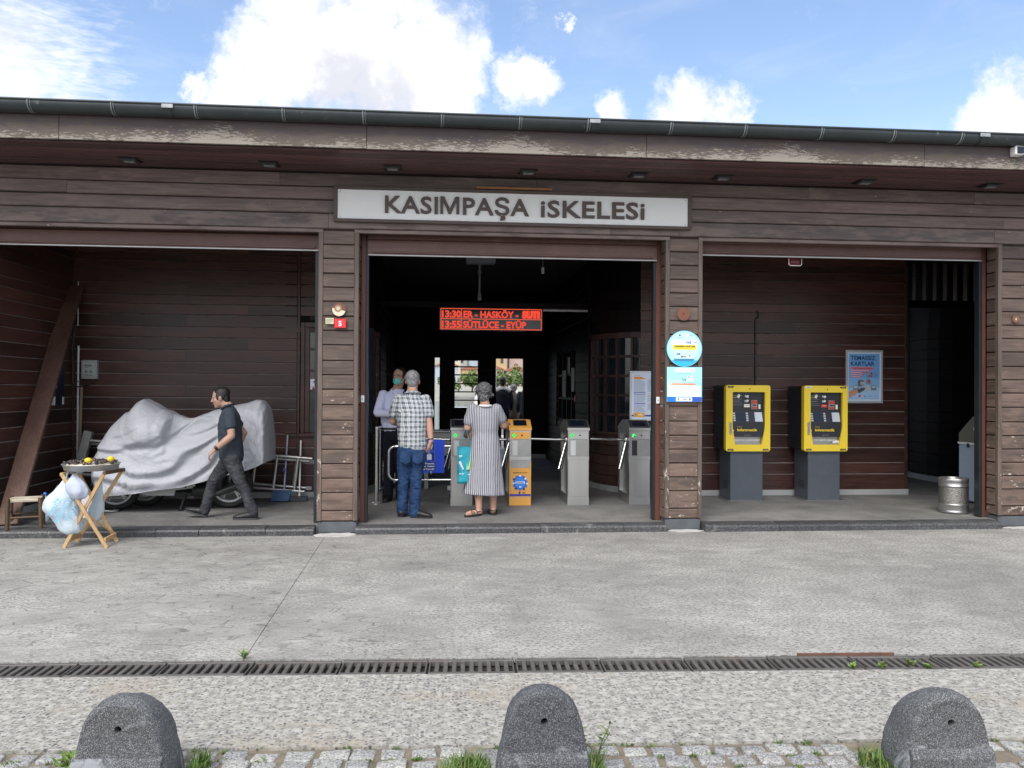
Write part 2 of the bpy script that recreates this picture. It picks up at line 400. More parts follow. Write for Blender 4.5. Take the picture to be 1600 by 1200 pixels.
RUBBER = mk('rubber', (0.018, 0.018, 0.019), 0.7, 0, 0.2, 8)
PINK = mk('sky_glass', (0.02, 0.025, 0.03), 0.08, 0, 0.1, 3)

# ---------------------------------------------------------------- mesh helpers
class MB:
    def __init__(s):
        s.v, s.f, s.m, s.sm, s.mats = [], [], [], [], []
    def mi(s, mat):
        if mat not in s.mats:
            s.mats.append(mat)
        return s.mats.index(mat)
    def add(s, vs, fs, mat, smooth=False, mx=None):
        o = len(s.v)
        k = s.mi(mat)
        for p in vs:
            s.v.append(tuple(mx @ Vector(p)) if mx else tuple(p))
        for f in fs:
            s.f.append(tuple(i+o for i in f))
            s.m.append(k)
            s.sm.append(smooth)
        return s
    def box(s, x0, x1, y0, y1, z0, z1, mat, mx=None, c=0.0):
        if c <= 0:
            vs = [(x, y, z) for z in (z0, z1) for y in (y0, y1) for x in (x0, x1)]
            fs = [(0, 2, 3, 1), (4, 5, 7, 6), (0, 1, 5, 4), (2, 6, 7, 3), (0, 4, 6, 2), (1, 3, 7, 5)]
            return s.add(vs, fs, mat, False, mx)
        bm = bmesh.new()
        bmesh.ops.create_cube(bm, size=1)
        for v in bm.verts:
            v.co = Vector(((x0+x1)/2+v.co.x*(x1-x0), (y0+y1)/2+v.co.y*(y1-y0), (z0+z1)/2+v.co.z*(z1-z0)))
        bmesh.ops.bevel(bm, geom=bm.edges[:], offset=c, segments=1, affect='EDGES', profile=0.5)
        return s.bm(bm, mat, False, mx)
    def bm(s, bm, mat, smooth=False, mx=None):
        bm.verts.index_update()
        vs = [tuple(v.co) for v in bm.verts]
        fs = [tuple(v.index for v in f.verts) for f in bm.faces]
        bm.free()
        return s.add(vs, fs, mat, smooth, mx)
    def prism(s, pts, a, b, mat, axis='y', mx=None, smooth=False):
        """closed outline pts (2D) swept along an axis from a to b; 'y': pts=(x,z); 'x': pts=(y,z); 'z': pts=(x,y)"""
        n = len(pts)
        def P(p, t):
            return (p[0], t, p[1]) if axis == 'y' else ((t, p[0], p[1]) if axis == 'x' else (p[0], p[1], t))
        vs = [P(p, a) for p in pts]+[P(p, b) for p in pts]
        fs = [(i, (i+1) % n, n+(i+1) % n, n+i) for i in range(n)]
        ar = sum(pts[i][0]*pts[(i+1) % n][1]-pts[(i+1) % n][0]*pts[i][1] for i in range(n))
        flip = (ar > 0) == (axis == 'y')
        if b < a:
            flip = not flip
        if flip:
            fs = [f[::-1] for f in fs]
        s.add(vs, fs, mat, smooth, mx)
        caps = [tuple(range(n))[::-1], tuple(range(n, 2*n))]
        if flip:
            caps = [c[::-1] for c in caps]
        s.add(vs, caps, mat, False, mx)
        return s
    def tube(s, pts, r, mat, n=10, cap=True, mx=None, closed=False, smooth=True, side=None):
        pts = [Vector(p) for p in pts]
        m = len(pts)
        rr = r if isinstance(r, (list, tuple)) else [r]*m
        rings = []
        ref = Vector(side) if side else None
        prev = None
        for i, p in enumerate(pts):
            if closed:
                t = (pts[(i+1) % m]-pts[i-1])
            else:
                t = pts[min(i+1, m-1)]-pts[max(i-1, 0)]
            t.normalize()
            if ref is not None:
                a = ref-t*ref.dot(t)
            elif prev is None:
                a = Vector((0, 0, 1)) if abs(t.z) < 0.9 else Vector((1, 0, 0))
                a = a-t*a.dot(t)
            else:
                a = prev-t*prev.dot(t)
            a.normalize()
            prev = a
            b = t.cross(a)
            ra, rb = rr[i] if isinstance(rr[i], (list, tuple)) else (rr[i], rr[i])
            rings.append([p+a*(ra*math.cos(2*PI*k/n))+b*(rb*math.sin(2*PI*k/n)) for k in range(n)])
        vs = [tuple(q) for rg in rings for q in rg]
        fs = []
        for i in range(m if closed else m-1):
            j = (i+1) % m
            for k in range(n):
                fs.append((i*n+k, i*n+(k+1) % n, j*n+(k+1) % n, j*n+k))
        s.add(vs, fs, mat, smooth, mx)
        if cap and not closed:
            s.add(vs[:n], [tuple(range(n))[::-1]], mat, False, mx)
            s.add(vs[-n:], [tuple(range(n))], mat, False, mx)
        return s
    def lathe(s, prof, mat, n=24, mx=None, smooth=True):
        vs = [(r*math.cos(2*PI*k/n), r*math.sin(2*PI*k/n), z) for r, z in prof for k in range(n)]
        fs = [(i*n+k, i*n+(k+1) % n, (i+1)*n+(k+1) % n, (i+1)*n+k) for i in range(len(prof)-1) for k in range(n)]
        return s.add(vs, fs, mat, smooth, mx)
    def ell(s, c, r, mat, n=14, m=9, mx=None, rot=None):
        vs, fs = [], []
        c = Vector(c)
        def q(x, y, z):
            p = Vector((x*r[0], y*r[1], z*r[2]))
            return tuple(c+(rot @ p if rot else p))
        vs.append(q(0, 0, -1))
        for i in range(1, m):
            a = -PI/2+PI*i/m
            for k in range(n):
                vs.append(q(math.cos(a)*math.cos(2*PI*k/n), math.cos(a)*math.sin(2*PI*k/n), math.sin(a)))
        vs.append(q(0, 0, 1))
        L = len(vs)-1
        for k in range(n):
            fs.append((0, 1+(k+1) % n, 1+k))
            fs.append((L, 1+(m-2)*n+k, 1+(m-2)*n+(k+1) % n))
        for i in range(m-2):
            for k in range(n):
                fs.append((1+i*n+k, 1+i*n+(k+1) % n, 1+(i+1)*n+(k+1) % n, 1+(i+1)*n+k))
        return s.add(vs, fs, mat, True, mx)
    def mesh(s, name):
        me = bpy.data.meshes.new(name)
        me.from_pydata(s.v, [], s.f)
        for mt in s.mats:
            me.materials.append(mt)
        me.polygons.foreach_set('material_index', s.m)
        me.polygons.foreach_set('use_smooth', s.sm)
        me.update()
        return me
    def obj(s, name, parent=None, loc=None, rot=None):
        return link(name, s.mesh(name), parent, loc, rot)

def link(name, data, parent=None, loc=None, rot=None):
    o = bpy.data.objects.new(name, data)
    COL.objects.link(o)
    if parent is not None:
        o.parent = parent
    if loc is not None:
        o.location = loc
    if rot is not None:
        o.rotation_euler = rot
    return o

def tag(o, label, cat, group=None):
    o['label'] = label
    o['category'] = cat
    if group:
        o['group'] = group
    return o

def thing(name, label, cat, loc=(0, 0, 0), rz=0.0, group=None):
    o = link(name, None, None, loc, (0, 0, rz))
    o.empty_display_size = 0.1
    return tag(o, label, cat, group)

def structure(o):
    o['kind'] = 'structure'
    return o

def stuff(o):
    o['kind'] = 'stuff'
    return o

def copy_tree(o, parent=None):
    c = o.copy()
    COL.objects.link(c)
    if parent is not None:
        c.parent = parent
    for ch in list(o.children):
        copy_tree(ch, c)
    return c

def rrect(x0, x1, z0, z1, r, n=5):
    p = []
    for cx, cz, a in ((x1-r, z1-r, 0), (x0+r, z1-r, PI/2), (x0+r, z0+r, PI), (x1-r, z0+r, 3*PI/2)):
        for k in range(n+1):
            t = a+PI/2*k/n
            p.append((cx+r*math.cos(t), cz+r*math.sin(t)))
    return p

_TX = {}
def text_mesh(body, size, ext=0.0, bold=0.0, align='CENTER', space=1.0):
    key = (body, size, ext, bold, align, space)
    if key in _TX:
        return _TX[key]
    c = bpy.data.curves.new('text', 'FONT')
    c.body = body
    c.size = size
    c.extrude = ext
    c.offset = bold
    c.align_x = align
    c.align_y = 'BOTTOM_BASELINE'
    c.resolution_u = 3
    c.space_character = space
    o = bpy.data.objects.new('text', c)
    me = bpy.data.meshes.new_from_object(o)
    vs = [tuple(v.co) for v in me.vertices]
    fs = [tuple(p.vertices) for p in me.polygons]
    bpy.data.objects.remove(o)
    bpy.data.curves.remove(c)
    bpy.data.meshes.remove(me)
    _TX[key] = (vs, fs)
    return vs, fs

CAP = 0.727
class Print:
    """flat print on a face that looks towards -Y; x right, z up, every layer 0.6 mm proud of the one below"""
    def __init__(s, y=0.0, step=0.0006):
        s.b, s.y, s.step = MB(), y, step
    def ly(s, k):
        return s.y-s.step*k
    def rect(s, x0, x1, z0, z1, col, k=1):
        y = s.ly(k)
        s.b.add([(x0, y, z0), (x1, y, z0), (x1, y, z1), (x0, y, z1)], [(0, 1, 2, 3)], ink(col) if isinstance(col, str) else col)
        return s
    def poly(s, pts, col, k=1):
        y = s.ly(k)
        ar = sum(pts[i][0]*pts[(i+1) % len(pts)][1]-pts[(i+1) % len(pts)][0]*pts[i][1] for i in range(len(pts)))
        if ar < 0:
            pts = pts[::-1]
        s.b.add([(x, y, z) for x, z in pts], [tuple(range(len(pts)))], ink(col) if isinstance(col, str) else col)
        return s
    def disc(s, x, z, r, col, k=1, n=28, rz=None):
        return s.poly([(x+r*math.cos(2*PI*i/n), z+(rz or r)*math.sin(2*PI*i/n)) for i in range(n)], col, k)
    def text(s, body, x, z, cap, col, k=2, bold=0.0, align='CENTER', width=None, shear=0.0):
        vs, fs = text_mesh(body, cap/CAP, 0.0, bold, align)
        sx = 1.0
        if width:
            xs = [v[0] for v in vs]
            sx = width/max(1e-6, max(xs)-min(xs))
        y = s.ly(k)
        s.b.add([(x+v[0]*sx+shear*v[1], y, z+v[1]) for v in vs], fs, ink(col) if isinstance(col, str) else col)
        return s
    def lines(s, x0, x1, z0, z1, n, col, k=2, fill=0.45, seed=1):
        rd = random.Random(seed)
        h = (z1-z0)/n
        for i in range(n):
            xe = x1-(x1-x0)*rd.choice((0, 0, 0.02, 0.1, 0.35))
            x = x0
            while x < xe-1e-4:
                w = min(xe-x, (x1-x0)*rd.uniform(0.05, 0.16))
                s.rect(x, x+w*0.88, z1-(i+0.5+fill/2)*h, z1-(i+0.5-fill/2)*h, col, k)
                x += w
        return s
    def obj(s, name, parent=None, loc=None, rot=None):
        return s.b.obj(name, parent, loc, rot)

# ---------------------------------------------------------------- planks
_PL = {}
def plank_mesh(L, h, mat, t=0.022, ct=0.008, cb=0.006):
    pale_lip = mat is W_INT
    if pale_lip:
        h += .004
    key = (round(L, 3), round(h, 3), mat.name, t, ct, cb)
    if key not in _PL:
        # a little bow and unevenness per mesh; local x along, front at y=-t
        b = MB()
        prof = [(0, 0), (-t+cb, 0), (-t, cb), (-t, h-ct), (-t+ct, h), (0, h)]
        if pale_lip:
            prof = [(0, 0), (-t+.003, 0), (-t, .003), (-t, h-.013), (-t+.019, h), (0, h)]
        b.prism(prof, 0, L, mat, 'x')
        if pale_lip:
            b.m[3] = b.mi(EDGE_PALE)
        _PL[key] = b.mesh('plank')
    return _PL[key]

def plank(parent, x, y, z, L, h, mat, rz=0.0, t=0.022, ct=0.008, cb=0.006, name='plank'):
    o = link(name, plank_mesh(L, h, mat, t, ct, cb), parent, (x, y+random.uniform(-0.002, 0.002), z+random.uniform(-.0008, .0008)), (random.uniform(-.012, .012) if not rz else 0, random.uniform(-.0006, .0006) if not rz else 0, rz))
    return o

# ================================================================= SETTING
def Y_at(y0, x, k=-0.045):
    return y0+k*x

# ground
g = MB()
GM = mk('far_paving', (0.24, 0.235, 0.225), 0.85, 0, 0.25, 1.2, 0.3, 40)
g.add([(-300, -300, -0.05), (300, -300, -0.05), (300, 25.9, -0.05), (-300, 25.9, -0.05)], [(0, 1, 2, 3)], GM)
structure(g.obj('ground'))

def sheet(name, poly, z, mat, th=0.03):
    b = MB()
    b.prism(poly, z-th, z, mat, 'z')
    return structure(b.obj(name))

XL, XR = -14.0, 16.0
yb = lambda x: Y_at(4.925, x)
JX = lambda y: -1.198+(8.62-y)*0.019
sheet('forecourt', [(XL, yb(XL)), (JX(4.97)-0.002, yb(JX(4.97))), (JX(9.2)-0.002, 9.2), (XL, 9.2)], 0.0, FORE)
sheet('forecourt', [(JX(4.97)+0.003, yb(JX(4.97))), (XR, yb(XR)), (XR, 9.2), (JX(9.2)+0.003, 9.2)], 0.0, FORE)
sheet('pavement', [(XL, Y_at(3.725, XL)), (XR, Y_at(3.725, XR)), (XR, Y_at(4.655, XR)), (XL, Y_at(4.655, XL))], 0.0, AGG)
DIRT = mk('joint_dirt', (0.16, 0.135, 0.10), 0.95, 0, 0.5, 14, 0.8, 60, dirt=(0.12, 0.14, 0.06), dscale=9)
sheet('cobble_bed', [(XL, 1.6), (XR, 1.2), (XR, Y_at(3.722, XR)), (XL, Y_at(3.722, XL))], -0.014, DIRT)

# drain channel with cast grates
dr = structure(MB().prism([(XL, Y_at(4.66, XL)), (XR, Y_at(4.66, XR)), (XR, Y_at(4.92, XR)), (XL, Y_at(4.92, XL))], -0.048, -0.042, mk('drain_mud', (0.035, 0.03, 0.025), 0.9, 0, 0.4, 9), 'z').obj('drain_channel'))
DA = math.atan(-0.045)
def grate_mesh(L=0.5, W=0.245, n=10):
    b = MB()
    b.box(0.004, L-0.004, 0, 0.032, -0.035, 0.0, IRON, c=0.003)
    b.box(0.004, L-0.004, W-0.032, W, -0.035, 0.0, IRON, c=0.003)
    p = L/n
    for i in range(n+1):
        x = i*p
        x0, x1 = max(0.004, x-0.0125), min(L-0.004, x+0.0125)
        b.box(x0, x1, 0.030, W-0.030, -0.030, -0.002, IRON, c=0.003)
    b.box(0.02, L-0.02, W-0.024, W-0.010, -0.001, 0.0012, IRON)
    return b.mesh('grate')
gm = grate_mesh()
random.seed(5)
for i in range(-9, 13):
    x = i*0.505*math.cos(DA)-0.05
    o = link('grate', gm, dr, (x, Y_at(4.664, x), random.uniform(-0.003, 0.001)), (random.uniform(-.006, .006), random.uniform(-.004, .004), DA+random.uniform(-.004, .004)))
b = MB()
for x0, x1 in ((2.45, 3.05),):
    b.box(0, x1-x0, 0, 0.014, -0.02, 0.010, mk('rusty_iron', (0.14, 0.07, 0.05), 0.8, 0.1, 0.3, 12))
b.obj('drain_edge', dr, (2.18, Y_at(4.918, 2.18), 0), (0, 0, DA))

# cobbles
def cobble_mesh(sx, sy, sd):
    rd = random.Random(sd)
    bm = bmesh.new()
    bmesh.ops.create_cube(bm, size=1)
    for v in bm.verts:
        top = v.co.z > 0
        v.co = Vector((v.co.x*sx*(1 if not top else 0.96)+rd.uniform(-.008, .008), v.co.y*sy+rd.uniform(-.008, .008), v.co.z*0.06+(rd.uniform(-.004, .004) if top else 0)-0.03))
    bmesh.ops.bevel(bm, geom=bm.edges[:], offset=0.011, segments=2, affect='EDGES', profile=0.6)
    b = MB()
    b.bm(bm, COB, True)
    return b.mesh('cobble')
cvar = [cobble_mesh(random.uniform(.098, .135), random.uniform(.086, .100), 40+i) for i in range(9)]
cob_root = structure(sheet('cobble_strip', [(XL, 1.7), (XR, 1.3), (XR, 1.4), (XL, 1.8)], -0.02, DIRT, 0.01))
random.seed(21)
for row in range(5):
    x = -3.4+random.uniform(0, .1)
    while x < 4.6:
        me = random.choice(cvar)
        w = max(v.co.x for v in me.vertices)*2
        yy = Y_at(3.655-row*0.108, x)+random.uniform(-.010, .010)
        if random.random() > 0.05:
            link('cobble', me, cob_root, (x+w/2, yy, random.uniform(-.007, .003)), (random.uniform(-.05, .05), random.uniform(-.05, .05), DA+random.uniform(-.10, .10)))
        x += w+random.uniform(0.010, 0.026)

# interior floor slab and kerbs
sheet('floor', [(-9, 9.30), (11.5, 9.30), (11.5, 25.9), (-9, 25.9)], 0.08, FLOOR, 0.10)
kerb_root = None
def kerb_run(x0, x1, cuts, yf):
    global kerb_root
    xs = [x0]+cuts+[x1]
    for a, b_ in zip(xs[:-1], xs[1:]):
        b = MB()
        prof = [(yf, -0.02), (9.33, -0.02), (9.33, 0.083), (yf+0.045, 0.083), (yf+0.012, 0.070), (yf, 0.052)]
        b.prism([(p[0], p[1]) for p in prof], 0.003, b_-a-0.003, KERB, 'x')
        if kerb_root is None:
            kerb_root = link('kerb', None)
            structure(kerb_root)
        b.obj('kerb_stone', kerb_root, (a, random.uniform(-.004, .004), random.uniform(-.002, .002)))
kerb_run(-9.0, -5.36, [-8, -7, -6.2], 9.10)
kerb_run(-4.94, -1.335, [-4.1, -3.0, -2.55, -1.85], 9.105)
kerb_run(-0.895, 2.60, [0.1, 1.15, 2.10], 9.14)
kerb_run(3.03, 6.60, [3.9, 4.75, 5.6], 9.10)

# cement patches at the pillar feet
def patch(cx, cy, rx, ry, sd):
    rd = random.Random(sd)
    pts = [(cx+rx*math.cos(2*PI*k/18)*rd.uniform(.75, 1.1), cy+ry*math.sin(2*PI*k/18)*rd.uniform(.7, 1.15)) for k in range(18)]
    b = MB()
    b.prism(pts, -0.001, 0.006, CEMENT, 'z')
    return tag(b.obj('cement_patch'), '', 'cement patch')
patch(-1.10, 9.13, 0.26, 0.13, 1)['label'] = 'white cement patch at the foot of the pillar with the red number plate'
patch(2.83, 9.18, 0.20, 0.09, 2)['label'] = 'white cement patch at the foot of the pillar with the blue posters'
patch(6.95, 9.17, 0.28, 0.08, 4)['label'] = 'white cement smear at the foot of the pillar beside the metal bin'

# ================================================================= BUILDING
B = thing('ferry_terminal', 'low dark brown timber ferry terminal with open shuttered bays and long eave', 'building')
Yf = 9.25
LEVELS = [0.132, 0.245, 0.447, 0.606, 0.765, 0.925, 1.084, 1.247, 1.421, 1.591, 1.750, 1.909, 2.083, 2.243, 2.402, 2.566, 2.722, 2.878, 3.041, 3.197, 3.355]
def pillar(x0, x1, depth=0.34, side=None, boards=True):
    b = MB()
    b.box(x0+0.03, x1-0.03, Yf+0.022, Yf+depth, 0.10, 3.40, W_DARK)
    p = b.obj('pillar', B)
    q = MB()
    q.box(x0+0.01, x1-0.01, Yf+0.012, Yf+depth-.01, 0, 0.125, PLINTH, c=0.006)
    q.obj('plinth', p)
    for xa, xb in ((x0, x0+0.05), (x1-0.05, x1)):
        t = MB()
        t.box(0, xb-xa, -0.006, 0.05, 0, 3.235, W_TRIM, c=0.004)
        t.obj('corner_trim', p, (xa, Yf, 0.135))
    for i, (a, c) in enumerate(zip(LEVELS[:-1], LEVELS[1:]) if boards else ()):
        plank(p, x0+0.053, Yf+0.024, a+0.006, x1-x0-0.106, c-a-0.010, W_FACE)
    if side:
        xs, rz, ya = (x1-0.02, PI/2, Yf+0.052) if side == 'R' else (x0+0.02, -PI/2, Yf+depth)
        for a, c in zip(LEVELS[:-1], LEVELS[1:]):
            plank(p, xs, ya, a+0.006, depth-0.055, c-a-0.012, W_FACE, rz)
    return p
W_TRIM = wood('wood_trim', (0.075, 0.055, 0.044), (0.155, 0.118, 0.098), rough=0.5, flakes=1.1, zlo=0.2, zhi=2.0, axis=2, rnd=0.12)
pillar(-5.36, -4.93, boards=False)
pillar(-1.325, -0.882, side='R', depth=0.20)
pillar(2.597, 3.032, side='L', depth=0.20)
pillar(6.648, 7.085, side='L', depth=0.20)
# further right: closed wall so that the building goes on
wl = MB()
wl.box(-12.5, -5.37, Yf+0.02, Yf+0.2, 0, 3.37, W_FACE)
wl.box(7.09, 14.5, Yf+0.0195, Yf+0.2, 0, 3.37, W_FACE)
WL = wl.obj('side_wall', B)
for a, c in zip(LEVELS[:-1], LEVELS[1:]):
    plank(WL, 7.092, Yf+0.019, a+0.006, 3.6, c-a-0.010, W_FACE)

# header over the bays: four rows of boards
hd = MB()
hd.box(-12.5, 14.5, Yf+0.024, Yf+0.16, 3.345, 4.02, W_DARK)
H = hd.obj('header_wall', B)
rows = [(3.372, 3.545, [-12.4, -4.9, -1.22, 1.95, 2.75, 6.60, 10.4, 14.4]), (3.548, 3.692, [-12.4, -5.2, -1.16, 2.86, 6.72, 10.0, 14.4]),
        (3.695, 3.838, [-12.4, -4.0, -1.12, 2.84, 7.3, 14.4]), (3.841, 3.990, [-12.4, -5.6, -1.75, 1.1, 4.3, 6.35, 14.4])]
for z0, z1, xs in rows:
    for a, c in zip(xs[:-1], xs[1:]):
        plank(H, a+0.0015, Yf+0.024, z0+0.003, c-a-0.003, z1-z0-0.007, W_HEAD, cb=0.010)
# mitred lintel trims over each opening
for a, c in ((-4.98, -1.275), (-0.932, 2.647), (2.982, 6.698)):
    t = MB()
    t.box(0, c-a, -0.007, 0.05, 0, 0.038, W_TRIM2 if 'W_TRIM2' in globals() else W_HEAD, c=0.004)
    t.obj('lintel_trim', H, (a, Yf, 3.3715-0.042))

# eave: soffit boards, fascia boards, gutter, roof
SO = MB()
SO.box(-12.6, 14.6, 8.40, 9.26, 4.015, 4.03, W_DARK)
SOF = SO.obj('soffit', B)
for k in range(8):
    y0 = 8.405+k*0.106
    xs = [-12.6, -6.0+0.7*(k % 3), -1.0+0.9*((k*2) % 5), 4.4+0.6*((k*3) % 4), 14.6]
    for a, c in zip(xs[:-1], xs[1:]):
        m = MB()
        m.prism([(0.004, 0), (0.009, -0.012), (0.092, -0.012), (0.098, 0), (0.098, 0.006), (0.004, 0.006)], 0.001, c-a-0.001, W_SOFF, 'x')
        m.obj('soffit_board', SOF, (a, y0, 4.009))
fx = [-12.6, -8.4, -3.685, -0.73, 2.133, 5.158, 9.2, 14.6]
fa = MB()
fa.box(-12.6, 14.6, 8.372, 8.40, 4.03, 4.28, W_DARK)
FA = fa.obj('fascia', B)
for a, c in zip(fx[:-1], fx[1:]):
    m = MB()
    m.box(0, c-a-0.004, -0.03, 0.0, 0, 0.235, FASCIA, c=0.003)
    m.obj('fascia_board', FA, (a+0.002, 8.372, 4.010+random.uniform(-.002, .002)))
gu = MB()
gy, gz, gr = 8.255, 4.318, 0.082
arc = [(gy+gr*math.cos(a), gz+gr*math.sin(a)) for a in [PI*1.0+PI*k/12 for k in range(13)]]
outer = [(gy-gr-.006, gz+0.012), (gy-gr+0.006, gz+0.018)]+arc+[(gy+gr, gz+0.03)]
n = len(outer)
vs = [(x, p[0], p[1]) for x in (-12.7, 14.7) for p in outer]
gu.add(vs, [(i, i+1, n+i+1, n+i) for i in range(n-1)], GUTTER, True)
gu.tube([(-12.7, gy-gr-.002, gz+0.016), (14.7, gy-gr-.002, gz+0.016)], 0.011, GUTTER, 8)
G_ = gu.obj('gutter', B)
GBR = mk('bracket_zinc', (0.20, 0.225, 0.225), 0.45, 0.2, 0.2, 9)
bk = MB()
bk.tube([(0, gy+(gr+.004)*math.cos(a), gz+(gr+.004)*math.sin(a)) for a in [PI*0.96+PI*1.04*k/12 for k in range(13)]], (0.007), GBR, 6)
bk.tube([(0.022, gy+(gr+.004)*math.cos(a), gz+(gr+.004)*math.sin(a)) for a in [PI*0.96+PI*1.04*k/12 for k in range(13)]], (0.004), GBR, 6)
bkm = bk.mesh('gutter_bracket')
for x in (-5.4, -4.65, -3.90, -3.136, -2.362, -1.53, -0.753, 0.019, 0.798, 1.491, 2.343, 3.121, 3.939, 4.723, 5.469, 6.25, 7.0):
    link('gutter_bracket', bkm, G_, (x, 0, 0))
jb = MB()
JM = mk('zinc_bare', (0.30, 0.32, 0.32), 0.45, 0.4, 0.35, 14)
pts = [PI*0.97+PI*0.75*k/9 for k in range(10)]
vs = [(x, gy+(gr+.007)*math.cos(a), gz+(gr+.007)*math.sin(a)) for x in (-0.03, 0.03) for a in pts]
jb.add(vs, [(i, i+1, 10+i+1, 10+i) for i in range(9)], GUTTER, True)
jb.box(-0.055, 0.055, gy-gr-.020, gy-gr-.006, gz-0.03, gz+0.010, JM, c=.004)
jm = jb.mesh('gutter_joint')
for x in (-2.61, 1.56, 5.72):
    link('gutter_joint', jm, G_, (x, 0, 0))
rf = MB()
rf.prism([(8.34, 4.27), (8.34, 4.30), (13.5, 4.55), (18.9, 4.30), (18.9, 4.12), (8.6, 4.12)], -12.6, 14.6, ROOFM, 'x')
rf.obj('roof', B)

# ceiling of the bays and hall
ce = MB()
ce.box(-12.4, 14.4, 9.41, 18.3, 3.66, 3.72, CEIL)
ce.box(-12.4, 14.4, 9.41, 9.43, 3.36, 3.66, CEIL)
ce.obj('ceiling', B)

# --- left bay: side wall and back wall with shiplap boards
BKZ = [0.165, 0.40, 0.565, 0.785, 0.975, 1.133, 1.317, 1.476, 1.634, 1.801, 1.959, 2.126, 2.293, 2.443, 2.61, 2.751, 2.874, 3.05, 3.226, 3.349, 3.446, 3.60]
sw = MB()
sw.box(-5.1, -4.955, 9.60, 11.9, 0.08, 3.66, W_DARK)
SW = sw.obj('left_wall', B)
for i, (a, c) in enumerate(zip(BKZ[:-1], BKZ[1:])):
    sp = 0.85 if i in (6, 7, 8, 9, 10, 11, 12) else 0.0
    if sp:
        plank(SW, -4.955, 9.62, a, sp+0.3, c-a-0.006, W_INT, PI/2, ct=0.015)
        plank(SW, -4.955, 9.62+sp+0.302, a, 11.645-9.62-sp-0.302, c-a-0.006, W_INT, PI/2, ct=0.015)
    else:
        plank(SW, -4.955, 9.62, a, 2.025, c-a-0.006, W_INT, PI/2, ct=0.015)
sk = MB()
sk.box(-4.955, -4.935, 9.62, 11.6, 0.08, 0.16, SKIRT, c=.003)
sk.obj('skirting', SW)

bw = MB()
bw.box(-4.955, -1.93, 11.672, 11.8, 0.08, 3.66, W_DARK)
bw.box(-1.93, -1.2, 11.675, 11.8, 0.08, 0.90, W_DARK)
bw.box(-1.93, -1.2, 11.675, 11.8, 2.55, 3.66, W_DARK)
BW = bw.obj('back_wall', B)
for i, (a, c) in enumerate(zip(BKZ[:-1], BKZ[1:])):
    cut = -3.45 if i % 3 == 1 else (-2.62 if i % 3 == 2 else None)
    x0, x1 = -4.91, -1.955
    if cut:
        plank(BW, x0, 11.672, a, cut-x0-.001, c-a-0.006, W_INT, ct=0.015)
        plank(BW, cut+.001, 11.672, a, x1-cut-.001, c-a-0.006, W_INT, ct=0.015)
    else:
        plank(BW, x0, 11.672, a, x1-x0, c-a-0.006, W_INT, ct=0.015)
    if c < 0.98 or a > 2.55:
        plank(BW, -1.905, 11.675, a, 0.75, c-a-0.006, W_INT, ct=0.015)
for xx in (-4.95, -1.95):
    t = MB()
    t.box(0, 0.04, -0.03, 0.0, 0, 3.5, W_INT, c=.004)
    t.obj('wall_batten', BW, (xx, 11.672, 0.165))
sk = MB()
sk.box(-4.93, -1.1, 11.645, 11.672, 0.08, 0.162, SKIRT, c=.003)
sk.obj('skirting', BW)
# office window at the right end of the left bay
GLASS = mk('dark_window_glass', (0.014, 0.02, 0.027), 0.07, 0, 0.3, 1.5, spec=0.6)
wn = MB()
wn.box(-1.90, -1.845, 11.63, 11.70, 0.95, 2.52, W_INT, c=.004)
wn.box(-1.845, -1.05, 11.63, 11.70, 2.45, 2.52, W_INT, c=.004)
wn.box(-1.93, -1.05, 11.60, 11.70, 0.93, 0.985, W_INT, c=.006)
wn.box(-1.845, -1.78, 11.65, 11.69, 0.99, 2.45, W_INT, c=.003)
wn.box(-1.42, -1.38, 11.65, 11.69, 0.99, 2.45, W_INT, c=.003)
for z in (1.27, 1.55, 1.83, 2.13):
    wn.box(-1.78, -1.42, 11.655, 11.69, z, z+0.035, W_INT, c=.003)
WN = wn.obj('window', BW)
for z0, z1 in ((.99, 1.27), (1.305, 1.55), (1.585, 1.83), (1.865, 2.13), (2.165, 2.45)):
    MB().box(-1.78, -1.42, 11.674, 11.678, z0, z1, GLASS).obj('pane', WN)
MB().box(-1.38, -0.9, 11.674, 11.678, 0.99, 2.45, GLASS).obj('pane', WN)

# --- right bay: back wall
rw = MB()
rw.box(3.3, 6.93, 11.645, 11.78, 0.08, 3.66, W_DARK)
RW = rw.obj('back_wall', B)
for i, (a, c) in enumerate(zip(BKZ[:-1], BKZ[1:])):
    cut = {0: None, 1: 5.2, 2: 4.55}[i % 3]
    x0, x1 = 2.9, 6.885
    if cut:
        plank(RW, x0, 11.642, a, cut-x0-.001, c-a-0.006, W_INT, ct=0.015)
        plank(RW, cut+.001, 11.642, a, x1-cut-.001, c-a-0.006, W_INT, ct=0.015)
    else:
        plank(RW, x0, 11.642, a, x1-x0, c-a-0.006, W_INT, ct=0.015)
t = MB()
t.box(0, 0.045, -0.03, 0.16, 0, 3.5, W_INT, c=.004)
t.obj('wall_batten', RW, (6.888, 11.642, 0.165))
sk = MB()
sk.box(2.9, 6.93, 11.612, 11.645, 0.08, 0.162, SKIRT, c=.003)
sk.box(6.933, 6.945, 11.612, 11.8, 0.08, 0.162, SKIRT)
sk.obj('skirting', RW)

